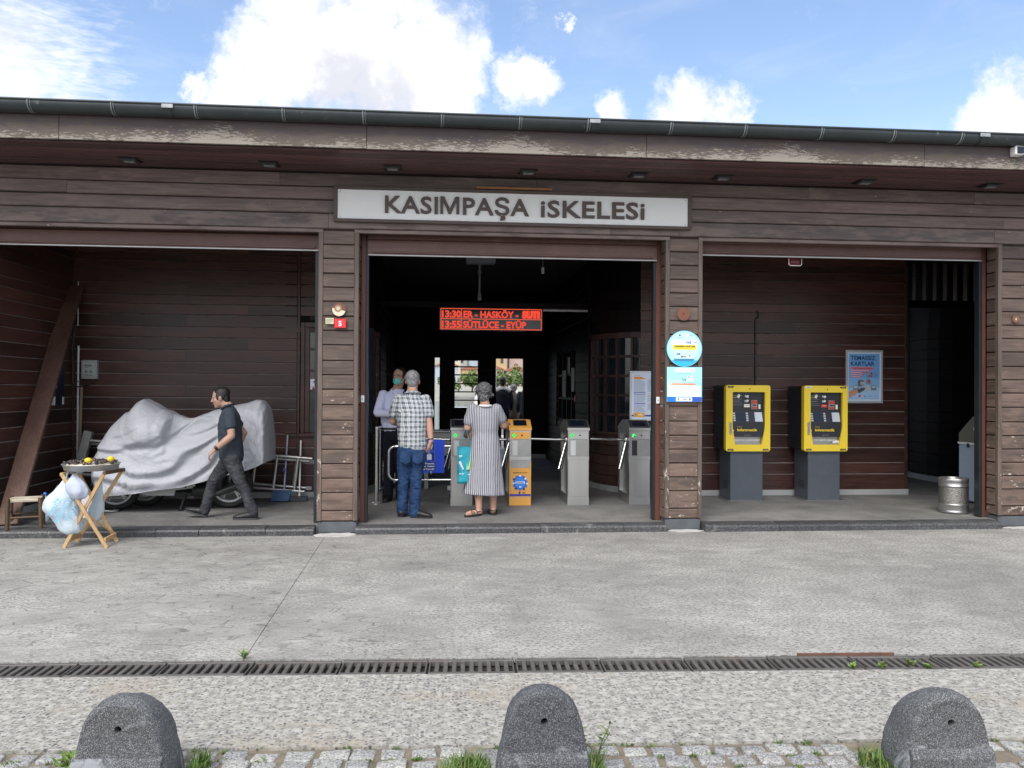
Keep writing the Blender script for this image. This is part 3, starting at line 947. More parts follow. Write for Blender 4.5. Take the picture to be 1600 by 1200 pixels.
# curved glazed corners of the two ticket offices
def arc_strip(cx, cy, r0, r1, a0, a1, z0, z1, mat, n=10):
    b = MB()
    pts = [(cx+r1*math.cos(a), cy+r1*math.sin(a)) for a in [a0+(a1-a0)*k/n for k in range(n+1)]]
    pts += [(cx+r0*math.cos(a), cy+r0*math.sin(a)) for a in [a1+(a0-a1)*k/n for k in range(n+1)]]
    # swept quads (kept simple: top, bottom, two curved faces, two ends)
    m = n+1
    vs = [(x, y, z0) for x, y in pts]+[(x, y, z1) for x, y in pts]
    T = len(pts)
    fs = []
    for i in range(n):
        o0, o1, i0, i1 = i, i+1, T-1-i, T-2-i
        fs += [(o0, o1, T+o1, T+o0), (i1, i0, T+i0, T+i1), (T+o0, T+o1, T+i1, T+i0), (o1, o0, i0, i1)]
    fs += [(T-1, 0, T, 2*T-1), (n, n+1, T+n+1, T+n)]
    b.add(vs, fs, mat, False)
    bm = bmesh.new()
    me = b.mesh('tmp')
    bm.from_mesh(me)
    bmesh.ops.recalc_face_normals(bm, faces=bm.faces)
    out = MB()
    out.bm(bm, mat)
    bpy.data.meshes.remove(me)
    return out

def office(cx, cy, r, a0, a1, sx, name_mats):
    """cx,cy: arc centre; from a0 to a1; sx: x of the straight side wall that runs back to the rear wall"""
    core = arc_strip(cx, cy, r-0.16, r-0.03, a0, a1, 0.08, 0.93, W_DARK)
    O = core.obj('office_wall', B)
    arc_strip(cx, cy, r-0.16, r-0.03, a0, a1, 2.42, 3.66, W_DARK).obj('upper_wall', O)
    z = 0.17
    while z < 0.9:
        arc_strip(cx, cy, r-0.03, r, a0, a1, z, z+0.142, W_MULL).obj('curved_board', O)
        z += 0.152
    z = 2.47
    while z < 3.6:
        arc_strip(cx, cy, r-0.03, r, a0, a1, z, z+0.147, W_HALL).obj('curved_board', O)
        z += 0.158
    arc_strip(cx, cy, r-0.16, r+0.012, a0, a1, 0.08, 0.165, SKIRT).obj('skirting', O)
    arc_strip(cx, cy, r-0.16, r+0.03, a0, a1, 0.93, 0.97, W_MULL).obj('sill', O)
    arc_strip(cx, cy, r-0.16, r+0.015, a0, a1, 2.38, 2.46, W_MULL).obj('window_head', O)
    for zz in (1.235, 1.525, 1.815, 2.105):
        arc_strip(cx, cy, r-0.06, r-0.01, a0, a1, zz-0.02, zz+0.02, W_MULL).obj('glazing_bar', O)
    nm = 8
    for k in range(nm+1):
        a = a0+(a1-a0)*k/nm
        d = 0.045/r if k in (0, nm) else 0.018/r
        arc_strip(cx, cy, r-0.07, r, a-d, a+d, 0.97, 2.38, W_MULL, 1).obj('mullion', O)
        if k < nm:
            a2 = a0+(a1-a0)*(k+1)/nm
            arc_strip(cx, cy, r-0.048, r-0.042, a, a2, 0.97, 2.38, GLASS, 2).obj('pane', O)
    # straight side wall to the rear
    s = -1 if sx > 0 else 1
    x0, x1 = (sx, sx+0.13) if sx > 0 else (sx-0.13, sx)
    sw_ = MB()
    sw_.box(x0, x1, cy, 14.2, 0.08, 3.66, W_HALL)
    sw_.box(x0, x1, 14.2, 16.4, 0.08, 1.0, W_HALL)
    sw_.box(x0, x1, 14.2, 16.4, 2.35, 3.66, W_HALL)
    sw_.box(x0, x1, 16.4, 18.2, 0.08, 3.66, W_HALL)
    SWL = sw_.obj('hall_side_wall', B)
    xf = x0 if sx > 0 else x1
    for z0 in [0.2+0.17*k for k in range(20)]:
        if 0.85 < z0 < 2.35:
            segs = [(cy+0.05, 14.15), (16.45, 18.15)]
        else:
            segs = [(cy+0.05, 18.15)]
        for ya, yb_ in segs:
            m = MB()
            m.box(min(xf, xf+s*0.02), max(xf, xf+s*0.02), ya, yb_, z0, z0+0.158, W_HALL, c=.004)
            m.obj('side_board', SWL)
    fr = MB()
    for ya in (14.2, 14.75, 15.3, 15.85, 16.36):
        fr.box(x0+.01, x1-.01, ya, ya+0.05, 1.0, 2.35, W_HALL)
    for z0 in (1.0, 1.42, 1.86, 2.31):
        fr.box(x0+.02, x1-.02, 14.2, 16.4, z0, z0+0.04, W_HALL)
    W = fr.obj('side_window', SWL)
    xm = (x0+x1)/2
    MB().box(xm-.003, xm+.003, 14.2, 16.4, 1.0, 2.35, GLASS).obj('pane', W)
    return O
office(3.55, 12.85, 1.15, PI, PI*1.5+0.25, 2.40, None)
office(-2.00, 12.75, 1.10, -PI*0.5-0.1, 0.0, -0.90, None)

# --- rear wall of the hall with door, barred window and the narrow side light
rr = MB()
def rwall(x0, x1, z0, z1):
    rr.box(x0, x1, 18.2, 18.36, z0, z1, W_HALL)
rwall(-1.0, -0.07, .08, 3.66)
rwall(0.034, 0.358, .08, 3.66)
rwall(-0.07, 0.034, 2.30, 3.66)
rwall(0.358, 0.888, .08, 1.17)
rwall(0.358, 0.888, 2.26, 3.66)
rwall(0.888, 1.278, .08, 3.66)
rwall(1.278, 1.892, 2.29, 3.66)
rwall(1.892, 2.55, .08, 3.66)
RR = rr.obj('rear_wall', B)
for z0 in [0.2+0.16*k for k in range(21)]:
    for xa, xb_ in ((0.04, 0.352), (0.895, 1.27), (1.90, 2.39)):
        if 0.2 <= z0:
            m = MB()
            m.box(xa, xb_, 18.178, 18.2, z0, z0+.148, W_HALL, c=.004)
            m.obj('rear_board', RR)
fr = MB()
for z0 in (1.17, 1.345, 1.53, 1.71, 1.905, 2.085, 2.235):
    fr.box(0.358, 0.888, 18.22, 18.27, z0, z0+.028, W_HALL)
fr.box(0.345, 0.37, 18.17, 18.28, 1.15, 2.28, W_HALL)
fr.box(0.876, 0.90, 18.17, 18.28, 1.15, 2.28, W_HALL)
fr.obj('barred_window', RR)
dfm = MB()
dfm.box(1.245, 1.278, 18.16, 18.38, .08, 2.33, W_HALL)
dfm.box(1.892, 1.925, 18.16, 18.38, .08, 2.33, W_HALL)
dfm.box(1.278, 1.892, 18.16, 18.38, 2.29, 2.33, W_HALL)
dfm.obj('door_frame', RR)
MB().box(1.9, 2.39, 18.15, 18.178, .08, .17, SKIRT).obj('skirting', RR)
bm_ = MB()
bm_.box(-0.9, 2.4, 13.02, 13.12, 2.90, 2.98, W_HALL)
bm_.obj('cross_beam', B)

# --- passage at the right: curved office, right wall, slatted transom
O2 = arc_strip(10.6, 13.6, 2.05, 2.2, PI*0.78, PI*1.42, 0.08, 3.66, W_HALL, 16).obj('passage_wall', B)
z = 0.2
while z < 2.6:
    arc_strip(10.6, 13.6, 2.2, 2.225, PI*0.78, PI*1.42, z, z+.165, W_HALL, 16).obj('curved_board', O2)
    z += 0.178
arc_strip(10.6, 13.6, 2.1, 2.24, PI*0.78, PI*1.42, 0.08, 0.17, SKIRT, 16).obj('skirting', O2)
tr = MB()
tr.box(6.95, 9.6, 12.46, 12.56, 2.95, 3.06, W_HALL)
T_ = tr.obj('transom', B)
for k in range(13):
    m = MB()
    m.box(0, 0.03, 0, 0.10, 0, 0.62, W_MULL, c=.004)
    m.obj('slat', T_, (7.05+k*0.172, 12.46, 3.06))
rp = MB()
rp.box(8.5, 8.6, 9.45, 12.2, .08, 3.66, W_HALL)
rp.box(6.95, 12, 18.2, 18.3, .08, 3.66, W_HALL)
rp.box(-5.0, -1.0, 18.2, 18.3, .08, 3.66, W_HALL)
rp.box(11.8, 12, 9.4, 18.3, .08, 3.66, W_HALL)
rp.box(-5.1, -4.96, 11.9, 18.3, .08, 3.66, W_HALL)
rp.obj('inner_wall', B)
# inner jamb of the right opening
ij = MB()
ij.box(6.665, 6.80, 9.53, 9.66, 0.16, 3.4, W_DARK)
IJ = ij.obj('inner_jamb', B)
for a, c in zip(LEVELS[:-1], LEVELS[1:]):
    plank(IJ, 6.665, 9.655, a+0.006, 0.12, c-a-0.012, W_FACE, -PI/2)
MB().box(6.655, 6.80, 9.545, 9.675, 0.08, 0.16, SKIRT).obj('jamb_foot', IJ)

# ================================================================= FIXTURES ON THE BUILDING
# roller shutters, rolled up
def shutter(x0, x1, zb, label, lg, rg):
    t = thing('roller_shutter', label, 'roller shutter', (x0, 9.45, zb), 0, 'rolled up brown shutters over the bays')
    w = x1-x0
    b = MB()
    b.prism([(0.0, .19), (-0.012, .19), (-0.022, .17), (-0.014, .15), (-0.012, .09), (-.012, .05), (0.0, .05)], 0, w, SHUT, 'x')
    b.box(0, w, -0.008, 0.0, 0.19, 0.40, SHUT)
    b.prism([(0.0, .40), (-0.010, .40), (-0.014, .30), (-0.008, .24), (0.0, .235)], 0, w, SHUT, 'x')
    b.obj('slat_curtain', t)
    c = MB()
    c.box(0, w, -0.02, 0.02, 0.0, 0.016, STEELD, c=.003)
    c.box(0.05, w-0.05, -0.030, -0.0, 0.030, 0.048, SHUT, c=.004)
    c.box(0, w, -0.012, 0.012, 0.016, 0.05, SHUT)
    c.obj('bottom_bar', t)
    for g, cx in ((lg, -1), (rg, 1)):
        if g:
            m = MB()
            a, d, e = g
            m.box(a-x0, d-x0, 0.03, 0.10, 0.085-zb, 3.36-zb, GUIDE, c=.004)
            m.box(min(d, e)-x0, max(d, e)-x0, 0.015, 0.11, 0.085-zb, 3.36-zb, RAILM, c=.003)
            m.obj('guide_rail', t)
    return t
shutter(-4.92, -1.335, 3.150, 'rolled up shutter over the bay with the covered motorcycle', None, (-1.375, -1.33, -1.39))
shutter(-0.80, 2.545, 3.112, 'rolled up shutter over the middle bay with the turnstiles', (-0.878, -0.823, -0.790), (2.602, 2.540, 2.512))
shutter(3.06, 6.57, 3.190, 'rolled up shutter over the bay with the yellow machines, bare metal at one end', (3.035, 3.045, 3.06), (6.648, 6.60, 6.56))
for (x, lab) in ((-0.852, 'small white key switch on the guide rail beside the masked man'), (2.573, 'small white key switch on the guide rail beside the timetable')):
    b = MB()
    b.box(-.02, .02, -.012, 0, -.04, .04, WHITEP, c=.004)
    t = tag(b.obj('key_switch', None, (x, 9.474, 1.485)), lab, 'switch')
    MB().lathe([(0, .014), (.007, .014), (.007, 0)], STEELD, 10, Matrix.Rotation(PI/2, 4, 'X')).obj('lock', t)

# the station sign
t = thing('station_sign', 'long white sign board with raised brown letters above the middle bay', 'sign', (0.8625, 9.228, 3.642))
MB().box(-1.98, 1.98, -.022, 0.0, -.163, .163, WHITEP, c=.004).obj('board', t)
b = MB()
b.box(-2.02, 2.02, -.034, 0.006, .163, .198, LETTER, c=.004)
b.box(-2.02, 2.02, -.034, 0.006, -.198, -.163, LETTER, c=.004)
b.box(-2.02, -1.98, -.033, 0.006, -.163, .163, LETTER)
b.box(1.98, 2.02, -.033, 0.006, -.163, .163, LETTER)
b.obj('frame', t)
def letters(body, x0, width, cap, z):
    vs, fs = text_mesh(body, cap/CAP, 0.0, 0.0045, 'LEFT', 1.06)
    xs = [v[0] for v in vs]
    k = width/(max(xs)-min(xs))
    full0 = min(xs)
    # split the string into islands by letter: lay the letters out one by one at their own advance
    pos = full0
    for i, ch in enumerate(body):
        a = text_mesh(body[:i+1], cap/CAP, 0.0, 0.0045, 'LEFT', 1.06)[0]
        xr = max(v[0] for v in a)
        c = text_mesh(ch, cap/CAP, 0.013, 0.0045, 'LEFT', 1.06)
        cw = max(v[0] for v in c[0])
        m = MB()
        if ch == 'M':
            w2, h2, s2 = cw*k, cap, cap*.17
            o_ = [(0, 0), (s2, 0), (s2, h2*.72), (w2*.5-s2*.42, 0), (w2*.5+s2*.42, 0), (w2-s2, h2*.72), (w2-s2, 0), (w2, 0), (w2, h2), (w2-s2*1.35, h2), (w2*.5, h2*.30), (s2*1.35, h2), (0, h2)]
            m.prism(o_, -.013, .013, LETTER, 'y')
        else:
            m.add([(v[0]*k, -v[2], v[1]) for v in c[0]], c[1], LETTER)
        m.obj('letter', t, (x0+(xr-cw-full0)*k, -.034, z))
letters('KASIMPAŞA', -1.46, 1.605, 0.192, -0.086)
letters('iSKELESi', 0.28, 1.19, 0.192, -0.092)
b = MB()
for x in (-1.95, 1.95):
    for z in (-.14, .14):
        b.ell((x, -.023, z), (.006, .003, .006), STEELD, 8, 5)
b.obj('screw', t)
b = MB()
b.box(0, 0.85, -.012, 0, -.012, .012, mk('orange_lath', (0.30, 0.13, 0.05), 0.6, 0, .3, 9))
tag(b.obj('wood_lath', None, (0.42, 9.222, 3.865)), 'thin orange wood lath lying along the top of the station sign', 'lath')

# soffit downlights
dl = thing('eave_light', 'square black downlight under the eave', 'light', (0, 0, 4.0), 0, 'downlights along the eave')
MB().box(-.085, .085, -.085, .085, -.032, 0.0, BLACKP, c=.010).obj('housing', dl)
MB().box(-.055, .055, -.055, .02, -.037, -.033, mk('lamp_glass', (0.22, 0.225, 0.22), .25, 0, .05, 3)).obj('lens', dl)
MB().box(-.10, .10, -.10, -.085, -.012, -.003, BLACKP).obj('trim', dl)
MB().box(-.10, .10, .085, .10, -.012, -.003, BLACKP).obj('trim', dl)
spots = [(-3.235, 'square black eave light above the bay with the motorcycle, farther from the sign'), (-1.801, 'square black eave light nearer the sign, above the end of the motorcycle bay'),
         (-0.5, 'square black eave light just above the letters K A of the sign'), (0.969, 'square black eave light above the middle letters of the sign'),
         (2.198, 'square black eave light above the last letters of the sign'), (3.159, 'square black eave light just past the end of the sign'),
         (4.818, 'square black eave light above the machine bay, midway along it'), (6.331, 'square black eave light below the white camera')]
for i, (x, lab) in enumerate(spots):
    o = dl if i == 0 else copy_tree(dl)
    o.location = (x, 8.955, 3.998)
    o['label'] = lab

# white box camera on the fascia
t = thing('security_camera', 'small white box camera on the fascia at the far end of the gutter', 'camera', (6.17, 8.34, 4.187))
MB().box(-.05, .05, -.10, 0, -.05, .05, WHITEP, c=.01).obj('housing', t)
MB().box(-.035, .035, -.112, -.10, -.035, .035, SCREEN, c=.003).obj('window', t)
MB().tube([(0, 0, 0), (0, .03, 0.0)], .018, WHITEP, 8).obj('bracket', t)

# number plate, small plate, round badges, key plates
t = thing('house_number', 'red house number plate reading 5 on the pillar', 'number plate', (-1.08, 9.222, 2.321))
p = Print(0)
p.b.box(-.065, .065, -.006, .012, -.052, .052, ink('#c8202a'), c=.003)
p.y = -.0065
p.b.add([(-.056, -.0068, -.044), (.056, -.0068, -.044), (.056, -.0068, .044), (-.056, -.0068, .044)], [(0, 1, 2, 3)], ink('#d8333b'))
p.text('5', 0, -.028, .056, '#f3f0ee', 2, 0.002)
p.obj('plate', t)
t = thing('notice_plate', 'small cream notice plate beside the red number plate', 'notice', (-1.195, 9.222, 2.345))
p = Print(-.004)
p.b.box(-.045, .045, -.004, .012, -.033, .033, ink('#cfc8a8'), c=.002)
p.lines(-.038, .038, -.028, .026, 4, '#6d7468', 1)
p.obj('plate', t)
for x, z, lab, c0 in ((-1.095, 2.474, 'round faded badge, half peeled, above the red number plate', '#c9b9a4'),
                      (2.802, 2.479, 'round faded orange badge above the round blue poster', '#7d4a33'),
                      (6.855, 2.475, 'small round badge with a pale centre on the pillar by the bin', '#8d6a50')):
    t = thing('round_badge', lab, 'badge', (x, 9.2215, z))
    p = Print(0)
    R_ = .075 if x < 5 else .045
    p.disc(0, 0, R_, '#6e4a38', 1)
    if x < 0:
        p.poly([(R_*.97*math.cos(a), R_*.97*math.sin(a)) for a in [PI+PI*k/14-.25 for k in range(15)]], '#d9cdb8', 2)
        p.disc(-.01, .012, .040, '#9a7a5d', 3)
        p.disc(-.008, .012, .022, c0, 4)
    else:
        for k in range(9):
            a = 2*PI*k/9
            p.disc(R_*.66*math.cos(a), R_*.66*math.sin(a), R_*.16, c0, 2, 8)
        p.disc(0, 0, R_*.42, c0, 2, 16)
        p.disc(0, .0, R_*.22, '#5d3424' if x < 5 else '#d8c4a4', 3, 12)
    p.obj('badge_face', t)

# blue posters on the second pillar
t = thing('round_poster', 'round pale blue poster with a boat on the pillar', 'poster', (2.811, 9.218, 2.081))
p = Print(-.004)
p.b.prism([(.207*math.cos(2*PI*k/40), .207*math.sin(2*PI*k/40)) for k in range(40)], -.004, .004, ink('#7fd0ee'), 'y')
p.disc(0, 0, .200, '#a9e1f6', 1, 40)
p.disc(0, .02, .165, '#bfe8f8', 2, 36)
p.poly([(.2*math.cos(a), .2*math.sin(a)) for a in [PI*1.23+PI*.54*k/16 for k in range(17)]], '#2fb4dd', 3)
p.disc(-.055, .152, .012, '#4a6a88', 4, 8)
p.text('İSTANBUL', -.055, .122, .010, '#4a6a88', 4)
p.rect(-.004, -.002, .12, .165, '#8fb6c8', 4)
p.disc(.03, .15, .018, '#f5fbff', 4, 12)
p.rect(.055, .10, .145, .152, '#6f94ac', 4)
p.rect(-.155, .155, .045, .095, '#f4fafc', 4)
p.text('BİR DENİZ', -.075, .060, .024, '#8fb4c8', 5, width=.135)
p.text('TAKSİ', .045, .060, .024, '#1d6fc0', 5, .002, width=.075)
p.poly([(.10, .085), (.107, .085), (.117, .067), (.126, .085), (.136, .067), (.146, .085), (.152, .085), (.138, .057), (.127, .075), (.116, .057)], '#333a44', 5)
p.rect(-.14, .14, -.012, .043, '#f6dd3a', 4)
p.text('YANAŞMA NOKTASI', 0, .017, .018, '#5d5a2b', 5, .002, width=.25)
p.text('Sea Taxi Docking Point', 0, -.004, .011, '#6d6a3c', 5, width=.20)
p.poly([(-.125, -.115), (.12, -.115), (.10, -.145), (-.115, -.145)], '#3f86ad', 4)
p.poly([(-.05, -.112), (.09, -.112), (.07, -.085), (-.02, -.085)], '#d6eef8', 4)
for x, z, c in ((-.035, -.093, '#2b3338'), (-.02, -.093, '#2b3338'), (-.003, -.093, '#7ba12c'), (.015, -.093, '#4a5a66'), (-.085, -.065, '#5c6c74'), (-.055, -.062, '#4d5a60'), (.06, -.082, '#3c4a52')):
    p.disc(x, z, .009, c, 5, 8)
p.disc(-.068, -.060, .016, '#6b7a82', 5, 10, .008)
p.obj('print', t)
t = thing('notice_poster', 'rectangular blue notice poster under the round one on the pillar', 'poster', (2.8135, 9.218, 1.671))
p = Print(-.004)
p.b.box(-.205, .205, -.004, .004, -.199, .199, ink('#8fdaf4'))
p.rect(-.203, .203, .02, .197, '#a3e0f5', 1)
p.rect(-.203, -.02, -.13, .05, '#b7e6f6', 2)
p.rect(-.115, .115, .14, .185, '#eef8fb', 2)
p.text('BİR DENİZ TAKSİ', -.02, .155, .018, '#7ea4bb', 3, width=.16)
p.poly([(.07, .172), (.075, .172), (.083, .158), (.09, .172), (.098, .158), (.105, .172), (.11, .172), (.099, .15), (.09, .163), (.081, .15)], '#333a44', 3)
p.text('NASIL ÇAĞRILIR', 0, .122, .013, '#5b90b4', 2, width=.14)
p.poly([(-.03, .07), (-.022, .07), (-.012, .05), (-.004, .07), (.006, .05), (.016, .07), (.022, .07), (.008, .035), (-.003, .058), (-.014, .035)], '#4f5b66', 2)
p.rect(.03, .10, .03, .10, '#d3eff8', 2)
p.disc(.05, .085, .008, '#1d2328', 3, 8)
p.rect(.045, .09, .04, .046, '#7e97a5', 3)
p.poly([(-.165, -.005), (.13, -.005), (.14, .012), (-.15, .012)], '#f09a55', 3)
p.text('UYGULAMAYI İNDİR', 0, -.001, .010, '#a64a1a', 4, width=.22)
p.rect(-.19, .19, -.14, -.012, '#e9f5fa', 3)
p.lines(-.175, .175, -.132, -.018, 6, '#9db4c4', 4, .36, 3)
p.rect(-.203, .09, -.197, -.143, '#1f74c8', 3)
p.rect(.09, .203, -.197, -.143, '#2f52b4', 3)
p.rect(-.10, .09, -.192, -.150, '#f2f7fa', 4)
p.disc(-.07, -.168, .011, '#3d4d63', 5, 8)
p.rect(-.02, .03, -.174, -.162, '#6f8194', 5)
p.disc(.063, -.17, .013, '#4a7fc0', 5, 10)
p.obj('print', t)

# ================================================================= TICKET MACHINES
CHAR = mk('charcoal_paint', (0.016, 0.019, 0.026), 0.42, 0, .15, 5)
PED = mk('pedestal_paint', (0.075, 0.088, 0.108), 0.5, 0.1, .12, 4, dirt=(0.11, 0.12, 0.135), dscale=6, dlo=.58, dhi=.8)
YEL = mk('yellow_paint', (0.82, 0.60, 0.035), 0.38, 0, .04, 3, dirt=(0.66, 0.47, 0.05), dscale=12, dlo=.66, dhi=.85)
def machine(x, label):
    t = thing('ticket_machine', label, 'ticket machine', (x, 11.03, .08), 0, 'yellow ticket machines by the wall')
    W = 0.315
    zb, zt = .687, 1.600
    MB().box(-W+.012, W-.012, .086, .56, zb+.01, zt-.004, CHAR, c=.02).obj('cabinet', t)
    for zz in (.76, 1.46):
        v = MB()
        for k in range(5):
            v.box(-W+.006, -W+.013, .14, .42, zz+k*.022, zz+.006+k*.022, RUBBER)
        v.obj('vent', t)
    # yellow door: rounded outer outline with a tapered opening
    out = rrect(-W, W, zb, zt, .03, 6)
    xi0, xi1, zi0, zi1 = -W+.092, W-.072, zb+.092, zt-.094
    inn = []
    r = .018
    for cx, cz, a, rr_ in ((xi1-r, zi1-r, 0, r), (xi0+r, zi1-r, PI/2, r), (xi0+.036+.006, zi0+.006, PI, .006), (xi1-.046-.006, zi0+.006, 3*PI/2, .006)):
        for k in range(7):
            q = a+PI/2*k/6
            inn.append((cx+rr_*math.cos(q), cz+rr_*math.sin(q)))
    # keep the taper low on the opening
    inn = inn[:14]+[(xi0+.004, zb+.34)]+inn[14:21]+inn[21:28]+[(xi1-.004, zb+.34)]
    # bridge the two outlines with a triangulated fill
    bmx = bmesh.new()
    def loop(pts, y):
        vs = [bmx.verts.new((p_[0], y, p_[1])) for p_ in pts]
        es = [bmx.edges.new((vs[i], vs[(i+1) % len(vs)])) for i in range(len(vs))]
        return vs, es
    o0, e0 = loop(out, 0.0)
    i0, e1 = loop(inn, 0.0)
    bmesh.ops.triangle_fill(bmx, edges=e0+e1, use_beauty=True, use_dissolve=False)
    front = [f for f in bmx.faces]
    o1, _ = loop(out, 0.085)
    i1, _ = loop(inn, 0.05)
    for A, Bv in ((o0, o1), (i0, i1)):
        for k in range(len(A)):
            bmx.faces.new((A[k], A[(k+1) % len(A)], Bv[(k+1) % len(A)], Bv[k]))
    bmesh.ops.recalc_face_normals(bmx, faces=bmx.faces)
    d = MB()
    d.bm(bmx, YEL)
    D = d.obj('door_frame', t)
    # recessed panel
    P_ = MB()
    P_.box(xi0-.02, xi1+.02, .062, .072, zb+.36, zt-.08, CHAR)
    P_.prism([(.020, zb+.20), (.020, zb+.40), (.062, zb+.545), (.072, zb+.545), (.072, zb+.20)], xi0+.012, xi1-.012, CHAR, 'x')
    P_.box(xi0+.03, xi1-.03, .03, .07, zb+.085, zb+.11, STEELD)
    P_.box(xi0+.01, xi1-.01, .065, .075, zb+.08, zb+.22, STEELD)
    PN = P_.obj('front_panel', t)
    pr = Print(.0195)
    pr.text('biletmatik', -.008, zb+.278, .036, '#f3cf1d', 1, .0012, width=.285)
    pr.text('İSTANBUL', -.115, zb+.332, .010, '#e8c41d', 1, width=.07)
    pr.rect(-.05, .05, zb+.222, zb+.225, '#9aa4ac', 1)
    pr.obj('lettering', PN)
    pr = Print(.0615)
    z0 = zb+.565
    for k, (w_, c) in enumerate(((.16, '#9a9a52'), (.11, '#c6c08a'), (.15, '#6d7278'), (.12, '#8c9298'), (.155, '#6d7278'), (.155, '#7d848c'))):
        pr.rect(xi0+.012, xi0+.012+w_*.95, zt-.145-k*.026, zt-.140-k*.026, c, 1)
    if True:
        pr.poly([(xi0+.085, zt-.16), (xi0+.10, zt-.125), (xi0+.125, zt-.12), (xi0+.13, zt-.15), (xi0+.11, zt-.185)], '#d9dcdc', 2)
    pr.rect(xi0+.185, xi0+.265, zt-.30, zt-.118, '#11151a', 1)
    pr.disc(xi0+.235, zt-.155, .020, '#c9cdd0', 2, 14)
    pr.disc(xi0+.205, zt-.15, .009, '#b9bdc0', 2, 8, .02)
    pr.rect(xi0+.195, xi0+.225, zt-.235, zt-.205, '#aeb3b6', 2)
    pr.disc(xi0+.235, zt-.215, .017, '#d5d8da', 2, 12)
    pr.rect(xi0+.185, xi0+.267, zt-.305, zt-.262, '#e9e4d8' if x < 4.5 else '#c9242c', 2)
    pr.rect(xi0+.195, xi0+.255, zt-.285, zt-.279, '#9b958a' if x < 4.5 else '#f0d0d0', 3)
    pr.obj('panel_print', PN)
    sl = MB()
    sl.box(xi0+.285, xi0+.375, .050, .064, zt-.335, zt-.205, mk('slot_metal', (0.30, 0.28, 0.25), .4, .5, .1, 5), c=.004)
    sl.box(xi0+.292, xi0+.368, .046, .052, zt-.255, zt-.215, ink('#c43a36'))
    sl.box(xi0+.292, xi0+.368, .046, .052, zt-.325, zt-.300, ink('#b04540'))
    sl.box(xi0+.305, xi0+.355, .045, .052, zt-.285, zt-.268, RUBBER)
    sl.obj('banknote_slot', PN)
    sl = MB()
    sl.box(xi0+.39, xi0+.42, .050, .064, zt-.33, zt-.265, WHITEP, c=.004)
    sl.obj('card_reader', PN)
    # sloping key panel: screen and buttons lie on the slope
    def slope(xa, xb_, ua, ub, mat, lift=.004):
        q = MB()
        def pt(x_, u, h):
            y_ = .020+(.042)*u
            z_ = zb+.40+.145*u
            return (x_, y_-h*.96, z_+h*.27)
        q.add([pt(xa, ua, lift), pt(xb_, ua, lift), pt(xb_, ub, lift), pt(xa, ub, lift), pt(xa, ua, -.003), pt(xb_, ua, -.003), pt(xb_, ub, -.003), pt(xa, ub, -.003)],
              [(0, 1, 2, 3), (0, 4, 5, 1), (1, 5, 6, 2), (2, 6, 7, 3), (3, 7, 4, 0)], mat)
        return q
    slope(xi0+.065, xi0+.195, .12, .92, SCREEN).obj('screen', PN)
    slope(xi1-.135, xi1-.028, .06, .94, mk('keypad_plate', (0.58, 0.60, 0.62), .3, .3, .05, 4), .006).obj('keypad', PN)
    for k in range(4):
        for xb_ in (xi0+.022, xi0+.207):
            slope(xb_, xb_+.030, .10+.22*k, .24+.22*k, mk('button_metal', (0.55, 0.55, 0.52), .35, .4, .1, 6), .007).obj('button', PN)
    sl = MB()
    sl.box(xi0+.045, xi1-.055, .058, .064, zb+.135, zb+.165, mk('tray_label', (0.45, 0.45, 0.43), .4, .2, .3, 18))
    sl.obj('tray', PN)
    h = MB()
    h.box(-W+.048, -W+.080, -.018, .0, zb+.235, zb+.405, STEEL, c=.006)
    h.box(-W+.054, -W+.074, -.026, -.018, zb+.255, zb+.385, STEELD, c=.004)
    h.obj('handle', D)
    h = MB()
    h.lathe([(0, .006), (.012, .006), (.012, 0)], STEEL, 12, Matrix.Translation((-W+.112, 0.018, zb+.285)) @ Matrix.Rotation(PI/2, 4, 'X'))
    h.obj('lock', D)
    st = Print(0)
    for sx, sz in ((-1, -1), (1, -1), (-1, 1), (1, 1)):
        if sx == 1 and sz == 1 and x < 4.5:
            continue
        cx, cz = sx*(W-.065), (zb+.022 if sz < 0 else zt-.024)
        c = '#17191b' if not (sx < 0 and sz > 0 and x > 4.5) else '#d9e4e6'
        st.poly([(cx-.048, cz-.012), (cx+.048, cz-.012), (cx+.036, cz+.013), (cx-.036, cz+.013)] if sz < 0 else [(cx-.036, cz-.013), (cx+.036, cz-.013), (cx+.048, cz+.012), (cx-.048, cz+.012)], c, 1)
        st.rect(cx-.026, cx+.026, cz-.004, cz+.005, '#8b8a72' if c == '#17191b' else '#6f97a6', 2)
    st.disc(.02, zt-.052, .009, '#3a1d12', 1, 12)
    st.obj('sticker', D)
    if x > 4.5:
        q = MB()
        for k in range(3):
            q.ell((xi1-.10+k*.035, .045, zb+.122+.008*(k % 2)), (.032, .02, .022), WHITEP, 8, 6)
        q.obj('paper', t)
    e = MB()
    e.box(-.232, .232, .055, .50, .004, zb+.012, PED, c=.005)
    for k in range(4):
        e.box(-.2345, -.231, .16, .36, .16+k*.03, .168+k*.03, RUBBER)
    e.obj('pedestal', t)
    e = MB()
    e.box(-.30, .30, -.01, .54, 0, .008, STEELD, c=.002)
    e.obj('base_plate', t)
    return t
machine(4.271, 'yellow and black ticket machine nearer the pillar with the blue posters')
machine(5.387, 'yellow and black ticket machine under the framed contactless card poster')

